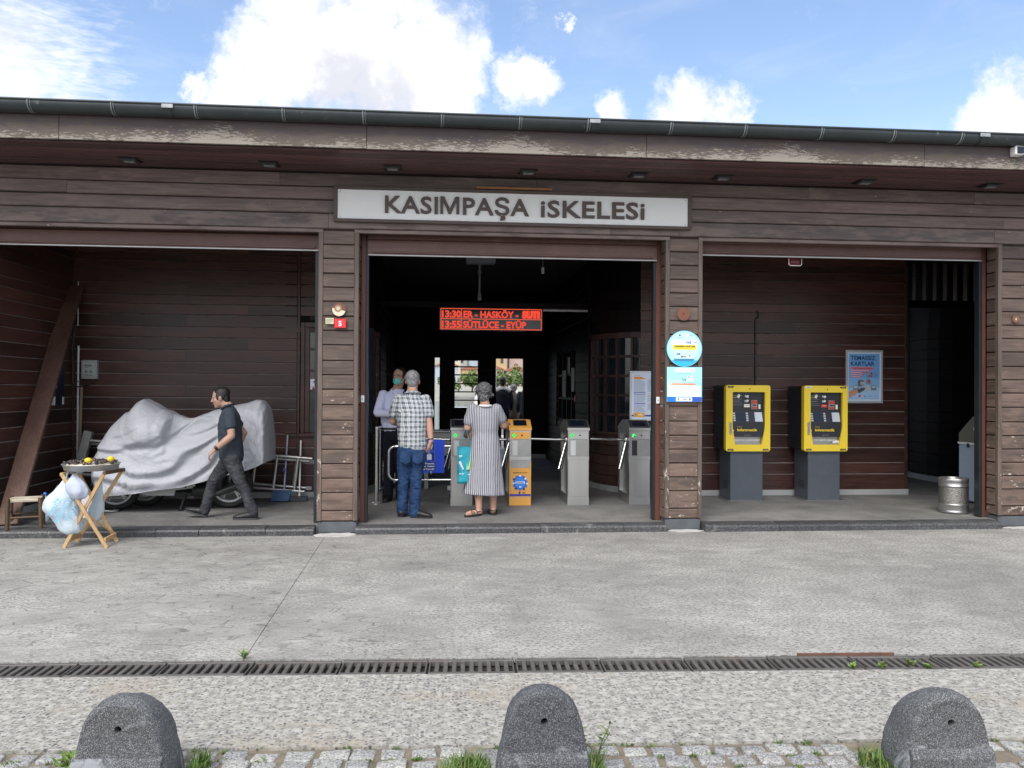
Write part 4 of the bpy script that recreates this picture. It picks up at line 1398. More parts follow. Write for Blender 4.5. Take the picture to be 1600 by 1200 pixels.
# framed poster on the back wall
t = thing('framed_poster', 'blue poster TEMASSIZ KARTLAR in a silver snap frame on the wall', 'poster', (6.2535, 11.612, 1.8215))
b = MB()
FR = mk('snap_frame', (0.60, 0.61, 0.62), .35, .5, .05, 4)
for x0, x1, z0, z1 in ((-.285, .285, .362, .392), (-.285, .285, -.392, -.362), (-.285, -.255, -.362, .362), (.255, .285, -.362, .362)):
    b.box(x0, x1, -.016, .004, z0, z1, FR, c=.003)
b.obj('frame', t)
p = Print(-.004)
p.rect(-.255, .255, -.362, .362, '#cfe0f2', 0)
p.rect(-.235, .235, -.335, .335, '#79b2ec', 1)
p.rect(-.235, .235, -.335, -.02, '#8dbff0', 2)
p.rect(-.235, .235, -.335, -.17, '#a8cff4', 3)
p.text('TEMASSIZ', -.212, .245, .064, '#1c3f74', 4, .0022, 'LEFT', width=.385)
p.text('KARTLAR', -.212, .160, .064, '#1c3f74', 4, .0022, 'LEFT', width=.365)
p.rect(-.21, .15, .105, .145, '#dd8fa2', 4)
p.text('Toplu Ulaşımda Geçerli', -.03, .117, .017, '#b6244a', 5, .001, width=.31)
for k, w_ in enumerate((.31, .26, .20, .17)):
    p.rect(-.21, -.21+w_, .078-k*.03, .10-k*.03, '#d8809a', 4)
    p.lines(-.205, -.215+w_, .080-k*.03, .098-k*.03, 1, '#f2dbe4', 5, .5, 9+k)
for i, c in enumerate(('#b7b79e', '#6ea7c9', '#c93a52', '#8f9aa4', '#4b82b4', '#d0566a')):
    p.rect(.03+.034*(i % 3), .06+.034*(i % 3), .03-.038*(i//3), .063-.038*(i//3), c, 4)
p.rect(.155, .20, -.01, .055, '#6aa4e4', 4)
p.poly([(-.10, -.14), (-.10, -.055), (-.05, -.045), (.0, -.06), (.0, -.14)], '#6a7076', 4)
p.rect(-.06, .0, -.12, -.075, '#b9bec2', 5)
p.poly([(.03, -.10), (.03, -.04), (.07, -.03), (.10, -.06), (.10, -.12)], '#9a8d90', 4)
p.rect(.06, .085, -.09, -.05, '#c24a50', 5)
p.poly([(-.17, -.20), (-.17, -.13), (-.09, -.12), (-.08, -.20)], '#8d9499', 4)
p.rect(-.16, -.10, -.17, -.135, '#c8ced2', 5)
p.poly([(.10, -.20), (.11, -.13), (.17, -.125), (.19, -.20)], '#7b8288', 4)
p.rect(.12, .17, -.165, -.14, '#d3d8dc', 5)
p.poly([(-.07, -.215), (-.03, -.13), (.08, -.125), (.09, -.21)], '#c3c7cb', 5)
p.poly([(-.13, -.215), (-.05, -.165), (.02, -.16), (.0, -.20), (-.08, -.245)], '#565d63', 6)
p.poly([(-.235, -.30), (-.235, -.22), (-.17, -.195), (-.10, -.215), (-.085, -.235), (-.13, -.25), (-.15, -.29), (-.17, -.265), (-.20, -.31)], '#d59a7c', 7)
p.disc(-.073, -.287, .018, '#d84668', 5, 12)
p.disc(-.06, -.287, .013, '#e66f80', 6, 12)
p.poly([(.0, -.30), (.012, -.27), (.024, -.30)], '#33557f', 5)
p.text('ULAŞIM', .09, -.293, .014, '#33557f', 5, width=.07)
p.text('İSTANBUL', .18, -.293, .011, '#33557f', 5, width=.07)
p.rect(-.02, .21, -.322, -.319, '#7d99b8', 5)
p.obj('print', t)

# rod with a hook on the right wall, bin, cabinet, red alarm light
t = thing('wall_conduit', 'thin black conduit with a hooked top on the wall above the first yellow machine', 'conduit', (4.60, 11.605, 1.64))
b = MB()
b.tube([(0, 0, 0), (0, 0, 1.0), (.012, -.004, 1.02), (.034, -.004, 1.03), (.046, -.004, 1.05), (.046, -.004, 1.08), (.03, -.004, 1.11), (.018, -.002, 1.13)], .012, BLACKP, 7)
b.obj('pipe', t)
t = thing('metal_bin', 'round stainless bin with a perforated body beside the right door jamb', 'bin', (6.495, 9.86, .08))
PERF = mk('perforated_steel', (0.27, 0.26, 0.24), .45, .85, .1, 6)
nt = PERF.node_tree
vv = nt.nodes.new('ShaderNodeTexVoronoi')
vv.inputs['Scale'].default_value = 95
nt.links.new(nt.nodes.new('ShaderNodeTexCoord').outputs['Object'], vv.inputs['Vector'])
bmp = nt.nodes.new('ShaderNodeBump')
bmp.inputs['Strength'].default_value = 1.0
bmp.inputs['Distance'].default_value = .006
nt.links.new(vv.outputs['Distance'], bmp.inputs['Height'])
nt.links.new(bmp.outputs[0], nt.nodes['Principled BSDF'].inputs['Normal'])
r = .172
MB().lathe([(r-.004, .12), (r-.004, .34)], PERF, 32).obj('perforated_body', t)
b = MB()
b.lathe([(0, .004), (r-.02, .004), (r-.004, .012), (r, .03), (r-.006, .035), (r-.003, .05), (r-.003, .10), (r+.002, .11), (r+.002, .122), (r-.004, .125)], STEEL, 32)
b.lathe([(r-.004, .335), (r+.002, .338), (r+.002, .35), (r-.003, .355), (r-.003, .40), (r+.001, .405), (r-.001, .42), (r+.002, .436), (r-.006, .442), (r-.018, .438), (r-.02, .10), (0, .09)], STEEL, 32)
b.obj('band', t)
t = thing('ice_box', 'steel cabinet with a sloping lid and pale blue film behind the bin', 'cabinet', (7.27, 10.42, .08))
FILM = mk('blue_film', (0.42, 0.52, 0.66), .35, .2, .06, 3, dirt=(0.34, 0.42, 0.54), dscale=7, dlo=.6, dhi=.7)
b = MB()
b.box(0, .50, 0, .5, 0.03, .80, FILM, c=.006)
b.box(-.012, .512, -.012, .512, .80, .83, WHITEP, c=.003)
b.obj('body', t)
b = MB()
b.prism([(.5, .835), (.5, .95), (.2, 1.19), (0, 1.19), (0, .835)], .0, .5, mk('grey_lid', (0.17, 0.17, 0.145), .5, .2, .1, 5), 'x')
b.obj('lid', t)
b = MB()
b.box(-.016, -.004, .26, .31, .76, .82, BLACKP, c=.003)
b.box(-.004, .002, .10, .18, 1.0, 1.04, WHITEP)
b.obj('latch', t)
t = thing('alarm_light', 'small red lamp with a white rim hanging under the shutter of the machine bay', 'alarm light', (4.28, 9.62, 3.17))
MB().box(-.075, .075, -.05, .05, -.045, .06, mk('red_lamp', (0.16, 0.02, 0.03), .3, 0, .1, 5), c=.02).obj('lens', t)
MB().tube([(-.08, -.055, .03), (-.08, -.055, -.035), (-.065, -.055, -.055), (.065, -.055, -.055), (.08, -.055, -.035), (.08, -.055, .03)], .006, WHITEP, 6).obj('rim', t)
b = MB()
b.tube([(0, 0, .06), (0, 0, .42)], .01, BLACKP, 6)
b.obj('stem', t)

# sticker and plant at the office window
t = thing('window_sticker', 'white sticker with a red heart tick and the word ALO on the office window', 'sticker', (-1.685, 11.664, 1.645))
p = Print(0)
p.b.box(-.085, .085, -.001, .0, -.085, .085, ink('#dfe3ea'))
p.y = -.0012
p.rect(-.08, .08, -.005, .08, '#ece9f0', 1)
p.poly([(-.05, .045), (-.03, .065), (0, .04), (.03, .065), (.05, .045), (0, -.0), (-.05, .045)][:6], '#2d4a9c', 2)
p.poly([(-.03, .045), (-.022, .05), (0, .03), (.024, .052), (.03, .045), (0, .012)], '#ece9f0', 3)
p.poly([(-.012, .035), (0, .022), (.03, .05), (.034, .044), (0, .010), (-.017, .028)], '#cf2f4b', 4)
p.rect(.052, .078, .012, .04, '#5d7ea8', 2)
p.rect(-.08, .08, -.013, -.009, '#b9a9b4', 2)
p.text('ALO', -.002, -.068, .046, '#b5234a', 2, .004)
p.obj('print', t)
t = thing('window_plant', 'small green potted plant on the sill of the office window', 'plant', (-1.60, 11.635, .985))
MB().lathe([(0, 0), (.03, 0), (.04, .06), (.034, .06)], ink('#2c6a4f'), 12).obj('pot', t)
b = MB()
random.seed(3)
LEAFG = mk('leaf_green', (0.10, 0.22, 0.045), .5, 0, .3, 20)
for k in range(22):
    a = random.uniform(0, 2*PI)
    e = random.uniform(.3, 1.3)
    d = Vector((math.cos(a)*math.cos(e), math.sin(a)*math.cos(e)*.4, math.sin(e)))
    L = random.uniform(.05, .10)
    s_ = d.cross(Vector((0, 0, 1))).normalized()*.012
    o = Vector((0, 0, .06))
    b.add([o, o+d*L*.5+s_, o+d*L, o+d*L*.5-s_], [(0, 1, 2, 3)], LEAFG)
b.obj('foliage', t)

# ================================================================= HALL: display, pole camera, turnstiles, gate
LEDR = mk('led_red', (1.0, 0.055, 0.03), .5, 0, .0, 5)
def emit(name, c, s, dots=0):
    m, tt, bb = base(name)
    bb.inputs['Base Color'].default_value = (.02, .01, .01, 1)
    bb.inputs['Emission Color'].default_value = (*c, 1)
    if dots:
        v = N(tt, 'ShaderNodeTexCoord').outputs['Object']
        vo = N(tt, 'ShaderNodeTexVoronoi', {'Vector': v, 'Scale': dots, 'Randomness': 0.0}).outputs['Distance']
        tt.links.new(mrange(tt, vo, .25, .6, s*1.5, s*.45), bb.inputs['Emission Strength'])
    else:
        bb.inputs['Emission Strength'].default_value = s
    return m
LED = emit('led_text', (1.0, 0.075, 0.035), 0.80, 75)
LEDF = emit('led_frame', (1.0, 0.10, 0.04), 0.75, 75)
t = thing('led_display', 'red LED display of departure times hanging from the cross beam', 'display', (0.833, 12.98, 2.71))
MB().box(-.825, .825, 0, .09, -.18, .18, BLACKP, c=.006).obj('case', t)
MB().box(-.805, .805, -.004, 0, -.168, .168, SCREEN).obj('screen', t)
p = Print(-.005)
for z0, z1 in ((.155, .166), (-.004, .006), (-.166, -.155)):
    p.rect(-.80, .80, z0, z1, LEDF, 1)
for x0 in (-.80, -.475, .79):
    p.rect(x0, x0+.011, -.16, .16, LEDF, 2)
p.text('13:30', -.640, .024, .108, LED, 3, .007, width=.305)
p.text('13:55', -.640, -.138, .108, LED, 3, .007, width=.305)
p.text('ER - HASKÖY -', -.445, .024, .104, LED, 3, .006, 'LEFT', width=.87)
p.text('SÜTLÜCE - EYÜP', -.445, -.138, .104, LED, 3, .006, 'LEFT', width=1.0)
p.text('SUTI', .495, .026, .108, LED, 3, .012, 'LEFT', width=.285)
for k in range(9):
    p.rect(.50+k*.032, .515+k*.032, .02, .142, LED, 4)
p.obj('lettering', t)
b = MB()
for x in (-.6, .6):
    b.box(x-.012, x+.012, .03, .055, .18, .20, BLACKP)
b.obj('hanger', t)
t = thing('light_batten', 'thin white tube light on the cross beam beside the LED display', 'light', (2.02, 13.0, 2.865))
MB().tube([(-.37, 0, 0), (.37, 0, 0)], .018, mk('tube_white', (0.55, 0.55, 0.5), .4, 0, .1, 4), 8).obj('tube', t)
MB().box(-.38, .38, 0.005, .03, .0, .03, BLACKP).obj('holder', t)
t = thing('camera_pole', 'grey dome camera hanging on a pole below a flat grey ceiling box', 'camera', (0.655, 12.9, 3.66))
GREYM = mk('grey_metal', (0.20, 0.21, 0.23), .5, .2, .1, 5)
MB().box(-.23, .23, -.1, .1, -.09, 0, GREYM, c=.01).obj('ceiling_box', t)
b = MB()
b.tube([(-.015, 0, -.09), (-.015, 0, -.56)], .018, GREYM, 10)
b.tube([(-.015, 0, -.20), (-.015, 0, -.23)], .032, GREYM, 10)
b.obj('pole', t)
MB().lathe([(.03, 0), (.034, -.02), (.03, -.06), (.034, -.065), (.034, -.09), (.02, -.115), (0, -.12)], GREYM, 14, Matrix.Translation((-.015, 0, -.55))).obj('dome', t)
t = thing('wall_sensor', 'small grey sensor hanging high in the dark hall', 'sensor', (1.60, 12.6, 3.66))
b = MB()
b.tube([(0, 0, 0), (0, 0, -.17)], .006, GREYM, 6)
b.obj('stem', t)
MB().box(-.022, .022, -.02, .02, -.27, -.17, mk('sensor_white', (0.5, 0.5, 0.5), .5, 0, .05, 3), c=.006).obj('body', t)

# added white sheets standing in for daylight in the right office's side window
for i, (y, z, w_, h_, lab) in enumerate(((14.5, 1.78, .30, .42, 'white sheet standing in for daylight in the side window deep in the hall, lowest and nearest'), (14.95, 2.05, .22, .30, 'small white sheet standing in for daylight high in the side window of the hall'),
                                        (15.5, 1.72, .40, .50, 'large white sheet standing in for daylight in the side window farther into the hall'))):
    t = thing('daylight_sheet', lab, 'notice', (2.392, y, z))
    MB().box(-.004, 0, -w_/2, w_/2, -h_/2, h_/2, mk('daylight_white', (0.72, .72, .70), .7, 0, .05, 4)).obj('sheet', t)
t = thing('red_box', 'small red fire alarm box on the side wall of the hall', 'alarm box', (2.395, 14.12, 1.45))
MB().box(-.03, 0, -.05, .05, -.06, .06, mk('alarm_red', (0.35, .02, .02), .4, 0, .05, 4), c=.006).obj('case', t)
# timetable frame
t = thing('timetable_board', 'white framed timetable with orange and blue bands on the office window', 'timetable', (2.965, 11.40, 1.5225))
b = MB()
for x0, x1, z0, z1 in ((-.275, .275, .325, .350), (-.275, .275, -.350, -.325), (-.275, -.250, -.325, .325), (.250, .275, -.325, .325)):
    b.box(x0, x1, -.018, .006, z0, z1, FR, c=.003)
b.box(-.27, .27, 0.0, .008, -.34, .34, WHITEP)
b.obj('frame', t)
p = Print(-.002)
p.rect(-.25, .25, -.325, .325, '#d9e3f4', 1)
p.rect(-.215, -.13, .285, .291, '#c98a3c', 2)
p.poly([(-.215, .235), (-.215, .270), (-.12, .270), (-.05, .248), (-.05, .235)], '#e2993e', 2)
p.poly([(-.02, .235), (.03, .240), (.10, .268), (.22, .268), (.22, .235)], '#e2993e', 2)
p.lines(-.215, -.05, .055, .228, 12, '#9aa6ba', 2, .5, 5)
p.lines(-.02, .22, .055, .228, 12, '#9aa6ba', 2, .5, 6)
p.rect(-.217, -.048, .036, .050, '#4a58a8', 2)
p.rect(-.217, -.048, .012, .022, '#5b68b4', 2)
p.lines(-.215, -.05, -.09, .006, 7, '#93a0b8', 2, .5, 7)
p.rect(-.217, -.048, -.112, -.100, '#5b68b4', 2)
p.lines(-.215, -.05, -.225, -.118, 8, '#93a0b8', 2, .5, 8)
p.rect(-.02, .22, .028, .036, '#e0a04a', 2)
p.rect(-.02, .22, .002, .012, '#e0a04a', 2)
p.lines(-.02, .22, -.09, -.004, 6, '#9aa6ba', 2, .5, 9)
p.rect(-.02, .22, -.110, -.102, '#e0a04a', 2)
p.lines(-.02, .22, -.205, -.115, 7, '#9aa6ba', 2, .5, 10)
p.rect(-.245, .245, -.290, -.268, '#3c4a94', 2)
p.rect(-.215, -.06, -.300, -.235, '#e8ab4e', 3)
p.poly([(-.195, -.275), (-.185, -.25), (-.175, -.275)], '#7c4a16', 4)
p.rect(-.15, -.085, -.275, -.255, '#f5e3c0', 4)
p.obj('print', t)
b = MB()
for x in (-.2, .2):
    b.box(x-.02, x+.02, .008, .30, .30, .33, GREYM)
b.obj('bracket', t)

def turnstile(x, label, colour, y=10.75, door=True):
    """cabinet 0.28 wide, 0.68 deep; side recess with a tripod of three arms on the left"""
    t = thing('turnstile', label, 'turnstile', (x, y, .08), 0, 'tripod turnstiles across the middle bay')
    w, d = .142, .68
    main = colour or STEEL
    b = MB()
    b.box(-w, w, 0, .09, 0, .985, STEEL, c=.004)
    b.box(-w, w, d-.09, d, 0, .985, STEEL, c=.004)
    b.box(-w, w, .09, d-.09, 0, .13, STEEL)
    b.box(-w, w, .09, d-.09, .93, .985, STEEL)
    b.box(-w+.05, w-.002, .09, d-.09, .13, .93, STEELD)
    b.obj('body', t)
    f = MB()
    f.box(-w+.014, w-.014, -.006, 0, .115, .60, STEEL if not colour else colour, c=.002)
    f.box(-w+.014, w-.014, -.006, 0, .645, .868, STEELD, c=.002)
    f.box(-w+.012, w-.012, -.006, 0, .872, .965, main, c=.002)
    f.box(-w, w, -.004, 0, 0.002, .108, main)
    f.box(-w, w, -.003, 0, .605, .640, STEEL)
    if colour:
        f.box(-w-.001, -w+.013, -.004, .002, .11, .58, colour)
        f.box(w-.013, w+.001, -.004, .002, .11, .58, colour)
        f.box(-w+.014, w-.014, -.0072, -.006, .495, .60, STEELD)
    f.obj('front_panel', t)
    s = MB()
    s.box(-w+.035, -w+.105, -.010, -.005, .655, .855, mk('reader_strip', (0.55, 0.56, 0.57), .4, .3, .05, 5) if x < 2.3 else RAILM, c=.002)
    s.lathe([(0, .012), (.009, .012), (.011, 0)], RUBBER, 10, Matrix.Translation((.02, -.006, .922)) @ Matrix.Rotation(PI/2, 4, 'X'))
    s.obj('reader_strip', t)
    # hood: front lip, slope with screen, flat crown, rear slope
    h = MB()
    prof = [(-.012, .985), (-.012, 1.020), (.19, 1.118), (.40, 1.118), (d+.01, 1.01), (d+.01, .985)]
    h.prism(prof, -w-.006, w+.006, main, 'x')
    Hd = h.obj('hood', t)
    sl = math.atan2(.098, .202)
    mx = Matrix.Translation((0, .015, 1.037)) @ Matrix.Rotation(sl, 4, 'X')
    q = MB()
    if not colour:
        q.box(-w+.012, w-.012, -.008, .175, 0.0, .004, BLACKP, mx, c=.001)
    q.box(-w+.055, w-.055, .02, .165, .004, .008, SCREEN, mx)
    q.obj('screen', Hd)
    g = Print(-.0062)
    gx, gz = -w+.058, .920
    g.disc(gx, gz, .027, '#0d1a10', 1, 18)
    GRN = emit('green_lamp_%d' % int(x*100), (0.05, 0.85, 0.12), 0.75)
    g.disc(gx, gz, .024, GRN, 2, 16)
    if x < 2.3:
        for a in (PI/4, -PI/4):
            c_, s_ = math.cos(a), math.sin(a)
            g.poly([(gx+c_*u-s_*v_, gz+s_*u+c_*v_) for u, v_ in ((-.02, -.0035), (.02, -.0035), (.02, .0035), (-.02, .0035))], '#0d3a16', 3 if a > 0 else 4)
    else:
        g.poly([(gx+.004, gz-.02), (gx+.018, gz-.016), (gx+.02, gz-.003), (gx-.004, gz+.004)], '#0d3a16', 3)
    g.obj('arrow_lamp', t)
    # tripod
    hub = Vector((-w+.03, .30, .845))
    k = MB()
    k.ell(hub, (.045, .05, .05), STEEL, 12, 8)
    k.obj('hub', t)
    for dv in (Vector((-1, -.02, .03)), Vector((-.30, -.28, -.95)), Vector((-.12, .25, -.95))):
        e = hub+dv.normalized()*(.50 if dv.x < -.9 else .42)
        MB().tube([hub, e], .0175, CHROME, 10).obj('arm', t)
    return t
turnstile(1.082, 'orange turnstile with a round blue sticker', ORANGE)
turnstile(1.853, 'plain steel turnstile with a pale reader strip, between the orange and the last steel one', None)
turnstile(2.678, 'plain steel turnstile with a black reader strip, next to the timetable', None)
turnstile(0.315, 'steel turnstile half hidden behind the woman in the striped dress', None)
t = thing('round_sticker', 'blue gear shaped sticker with small icons on the front of the orange turnstile', 'sticker', (1.082, 10.7425, .08))
p = Print(0)
for k in range(12):
    a = 2*PI*k/12
    p.disc(.082*math.cos(a), .30+.082*math.sin(a), .022, '#2f6fd0', 1, 10)
p.disc(0, .30, .086, '#2a66c8', 2, 28)
p.disc(0, .30, .070, '#3f86e0', 3, 28)
p.rect(-.062, .062, .289, .315, '#dfe9f7', 4)
p.text('istanbulkart', 0, .294, .015, '#2a4f9c', 5, .001, width=.11)
for x, z, c in ((-.085, .345, '#20304a'), (.07, .352, '#f0f2f2'), (0, .39, '#f0f2f2'), (.092, .29, '#e8e8e4'), (-.088, .295, '#e8e8e4'), (-.06, .225, '#2b2f3a'), (.05, .215, '#3a2f2a'), (0, .245, '#d6e4f6')):
    p.rect(x-.013, x+.013, z-.010, z+.010, c, 5)
p.text('İstanbul her yerde', 0, .425, .014, '#6a3d12', 1, .001, width=.19)
p.rect(-.138, .138, .125, .152, '#3d3a9c', 1)
p.rect(-.018, .004, .155, .185, '#27307c', 1)
p.rect(.03, .07, .160, .178, '#8a6a2a', 1)
p.obj('print', t)
# steel end post right of the last turnstile
t = thing('end_post', 'narrow steel fence panel between the last turnstile and the shutter rail', 'panel', (2.86, 10.85, .08))
MB().box(0, .05, 0, .62, 0, 1.02, STEEL, c=.004).obj('panel', t)
MB().box(-.01, .06, -.02, .03, 0, 1.06, CHROME, c=.004).obj('post', t)

# swing gate with the blue notice
t = thing('swing_gate', 'chrome swing gate of bent tube beside the half hidden turnstile', 'gate', (0.16, 10.80, .08))
g = MB()
x0, x1, z0, z1, r = -.79, .02, .335, .775, .09
pth = [(x1, 0, z1), (x0+r, 0, z1)]+[(x0+r+r*math.cos(a), 0, z1-r+r*math.sin(a)) for a in [PI/2+PI/2*k/8 for k in range(9)]]+[(x0+r+r*math.cos(a), 0, z0+r+r*math.sin(a)) for a in [PI+PI/2*k/8 for k in range(9)]]+[(x1, 0, z0)]
g.tube(pth, .018, CHROME, 10, side=(0, 1, 0))
g.obj('tube_frame', t)
g = MB()
g.tube([(.03, 0, .22), (.03, 0, .86)], .022, CHROME, 10)
g.box(-.03, .02, -.02, .02, .20, .26, STEELD, c=.003)
g.obj('hinge_post', t)
t = thing('gate_notice', 'blue notice with pushchair and suitcase symbols clipped to the swing gate', 'notice', (-.125, 10.775, .725))
p = Print(-.003)
p.b.box(-.215, .215, -.003, .003, -.215, .215, ink('#1c4ad8'))
p.rect(-.20, .10, -.205, .205, '#2a55d6', 1)
for x0 in (-.19, -.045):
    for z0 in (.075, -.06):
        p.rect(x0-.002, x0+.132, z0-.002, z0+.117, '#5c86ec', 2)
        p.rect(x0+.002, x0+.128, z0+.002, z0+.113, '#14257c', 3)
p.poly([(-.025, .165), (-.008, .165), (.004, .125), (.05, .125), (.06, .155), (.066, .155), (.056, .112), (.0, .112), (-.014, .156), (-.025, .156)], '#dfe6f6', 4)
p.disc(.012, .098, .009, '#dfe6f6', 4, 8)
p.disc(.046, .098, .009, '#dfe6f6', 4, 8)
p.rect(-.012, .050, -.045, .025, '#dfe6f6', 4)
p.poly([(.002, .025), (.007, .045), (.031, .045), (.036, .025), (.030, .025), (.027, .039), (.011, .039), (.008, .025)], '#dfe6f6', 4)
p.disc(-.122, .128, .026, '#dfe6f6', 4, 12)
p.disc(-.122, -.005, .026, '#dfe6f6', 4, 12)
p.rect(-.19, .098, -.19, -.072, '#14257c', 2)
for k, s_ in enumerate(('Sepetli, Pusetli,', 'Adetli ve Valizli', 've Özel İçindir')):
    p.text(s_, .088, -.103-k*.036, .020, '#dfe6f6', 3, .001, 'RIGHT', width=(.26, .27, .25)[k])
p.obj('board', t)
b = MB()
b.ell((.045, -.006, .205), (.016, .012, .024), STEELD, 8, 6)
b.ell((.045, -.006, -.215), (.016, .012, .024), STEELD, 8, 6)
b.obj('clip', t)

# guard rail with clear panel at the left of the hall
t = thing('guard_rail', 'chrome guard rail with a clear panel beside the masked man', 'railing', (-.80, 11.0, .08))
dv = Vector((.24, 1.55, 0))
MB().tube([(0, 0, 0), (0, 0, 1.0)], .026, CHROME, 10).obj('post', t)
MB().tube([tuple(dv), tuple(dv+Vector((0, 0, 1.0)))], .026, CHROME, 10).obj('post', t)
b = MB()
b.tube([(0, 0, 1.0), tuple(dv+Vector((0, 0, 1.0)))], .022, CHROME, 10)
b.tube([(0, 0, .16), tuple(dv+Vector((0, 0, .16)))], .014, CHROME, 8)
b.obj('rail', t)
for k in range(1, 8):
    q = dv*(k/8)
    MB().tube([tuple(q+Vector((0, 0, .16))), tuple(q+Vector((0, 0, 1.0)))], .009, CHROME, 7).obj('baluster', t)
for q in (Vector((0, 0, 0)), dv):
    b = MB()
    b.lathe([(0, .012), (.05, .012), (.055, 0)], STEELD, 12, Matrix.Translation(q))
    for sx in (-1, 1):
        b.ell(q+Vector((sx*.045, 0, .018)), (.016, .016, .012), CHROME, 8, 5)
    b.obj('foot', t)
# counter desk behind the gate
t = thing('steel_counter', 'low steel counter at the back behind the swing gate', 'counter', (0.25, 12.6, .08))
MB().box(-.45, .5, 0, .35, .50, .86, STEELD, c=.01).obj('front', t)
MB().box(-.48, .53, -.03, .38, .86, .89, STEEL, c=.006).obj('top', t)
b = MB()
for x in (-.42, .47):
    b.box(x-.03, x+.03, .05, .3, 0, .5, STEELD)
b.obj('leg', t)

# ================================================================= LEFT BAY
# leaning plank, pole, conduit, meter box, blue panel, cable
t = thing('leaning_plank', 'long brown plank leaning into the corner of the motorcycle bay', 'plank', (-4.66, 9.42, .08))
a0, a1 = Vector((0.0, 0, 0)), Vector((-.22, 2.13, 2.86))
dz = (a1-a0).normalized()
sd = Vector((1, -.05, 0)); sd = (sd-dz*sd.dot(dz)).normalized()
nn = dz.cross(sd)
L = (a1-a0).length
mx = Matrix(((sd.x, nn.x, dz.x, 0), (sd.y, nn.y, dz.y, 0), (sd.z, nn.z, dz.z, 0.012), (0, 0, 0, 1)))
MB().box(-.115, .115, -.022, .022, 0, L, W_PLANK, mx, c=.004).obj('board', t)
t = thing('wood_pole', 'thin pale wood pole standing in the corner beside the white conduit', 'pole', (-4.80, 11.50, .08))
MB().tube([(0, 0, 0), (.01, .03, .7), (.02, .06, 1.52)], [.024, .022, .02], W_POLE, 8).obj('pole', t)
t = thing('white_conduit', 'thin white conduit running down the corner of the motorcycle bay', 'conduit', (-4.855, 11.63, .08))
b = MB()
b.tube([(0, 0, 0), (0, 0, 2.08)], .014, WHITEP, 8)
b.tube([(-.01, 0, 2.35), (-.01, 0, 2.95)], .007, WHITEP, 6)
b.obj('pipe', t)
t = thing('meter_box', 'grey electrical box on the back wall beside the white conduit', 'electrical box', (-4.695, 11.645, 1.838))
GB = mk('box_grey', (0.36, 0.38, 0.37), .5, 0, .05, 4)
MB().box(-.102, .102, -.07, 0, -.128, .128, GB, c=.006).obj('case', t)
MB().box(-.085, .070, -.082, -.07, -.085, .105, mk('box_lid', (0.42, 0.44, 0.43), .45, 0, .05, 4), c=.004).obj('lid', t)
p = Print(-.0825)
p.rect(-.055, .04, .050, .062, '#4a4f4c', 1)
p.lines(-.055, .04, .02, .045, 2, '#6a706c', 1, .4, 2)
p.disc(-.03, -.03, .02, '#7b817d', 1, 10)
p.disc(.03, -.03, .02, '#7b817d', 1, 10)
p.rect(-.06, .045, -.078, -.07, '#3c413e', 1)
p.obj('print', t)
t = thing('blue_panel', 'small dark blue notice with white marks on the left wall near the corner', 'notice', (-4.925, 11.05, 1.62))
b = MB()
b.box(0, .012, -.30, .30, -.26, .24, ink('#0c1530'), c=.002)
b.obj('board', t)
p = MB()
for y, z, w_, h_ in ((.03, .10, .035, .02), (.06, .05, .03, .015), (.08, .02, .012, .05), (.0, -.20, .05, .055), (.27, -.2, .03, .05)):
    p.add([(.0128, y-w_, z-h_), (.0128, y+w_, z-h_), (.0128, y+w_, z+h_), (.0128, y-w_, z+h_)], [(0, 1, 2, 3)], ink('#e6e8ea'))
p.obj('print', t)
t = thing('cable', 'thin black cable looping from the corner to the grey electrical box', 'cable', (-4.85, 11.6, 1.7))
def spl(pts, n=8):
    out = []
    P = [Vector(p) for p in pts]
    P = [P[0]*2-P[1]]+P+[P[-1]*2-P[-2]]
    for i in range(1, len(P)-2):
        for k in range(n):
            u = k/n
            a, b_, c, d = P[i-1], P[i], P[i+1], P[i+2]
            out.append(0.5*((2*b_)+(c-a)*u+(2*a-5*b_+4*c-d)*u*u+(-a+3*b_-3*c+d)*u**3))
    out.append(P[-2])
    return out
b = MB()
b.tube(spl([(-.03, -.02, .75), (-.06, -.03, .45), (-.05, -.03, .2), (-.05, -.03, -.02), (.0, -.02, -.09), (.12, -.03, -.08), (.20, -.03, -.04), (.235, -.02, .01)]), .009, BLACKP, 6)
b.tube(spl([(.0, -.02, -.02), (.08, -.03, -.035), (.13, -.03, -.01), (.15, -.03, .01)]), .005, BLACKP, 6)
b.tube(spl([(-.09, -.05, .48), (-.06, -.05, .42), (.0, -.02, .36), (-.08, -.06, .28), (-.16, -.2, .25)]), .004, BLACKP, 6)
b.tube(spl([(-.12, -.03, 1.35), (-.14, -.05, 1.1), (-.13, -.05, .9), (-.10, -.03, .75)]), .005, BLACKP, 6)
b.obj('cable_run', t)

# ladder lying on its side along the back wall
t = thing('step_ladder', 'folded aluminium step ladder lying on its side behind the covered motorcycle', 'ladder', (-1.76, 11.44, .08))
def lp(u, v_, w_=0):
    """u: 0 at the right end to 3.05 at the left; v: across the width 0..0.46; w: depth"""
    return (-u+v_*.12, -w_, .12+v_+.085*u)
def rail(v_, w_, u0, u1, r=.02):
    MB().tube([lp(u0, v_, w_), lp(u1, v_, w_)], r, ALU, 8).obj('rail', t)
rail(0, .09, 0.03, 3.0)
rail(0.45, .09, -.02, 2.95)
rail(0.04, .0, .0, 2.9)
rail(0.40, .0, .0, 2.9)
b = MB()
for u in (.0, 2.9):
    pass
for k in range(11):
    u = .17+k*.275
    MB().tube([lp(u, 0, .09), lp(u, .45, .09)], .019, ALU, 7).obj('rung', t)
    if k % 2 == 0:
        MB().tube([lp(u+.03, .04, 0), lp(u+.03, .40, 0)], .014, ALU, 7).obj('rung', t)
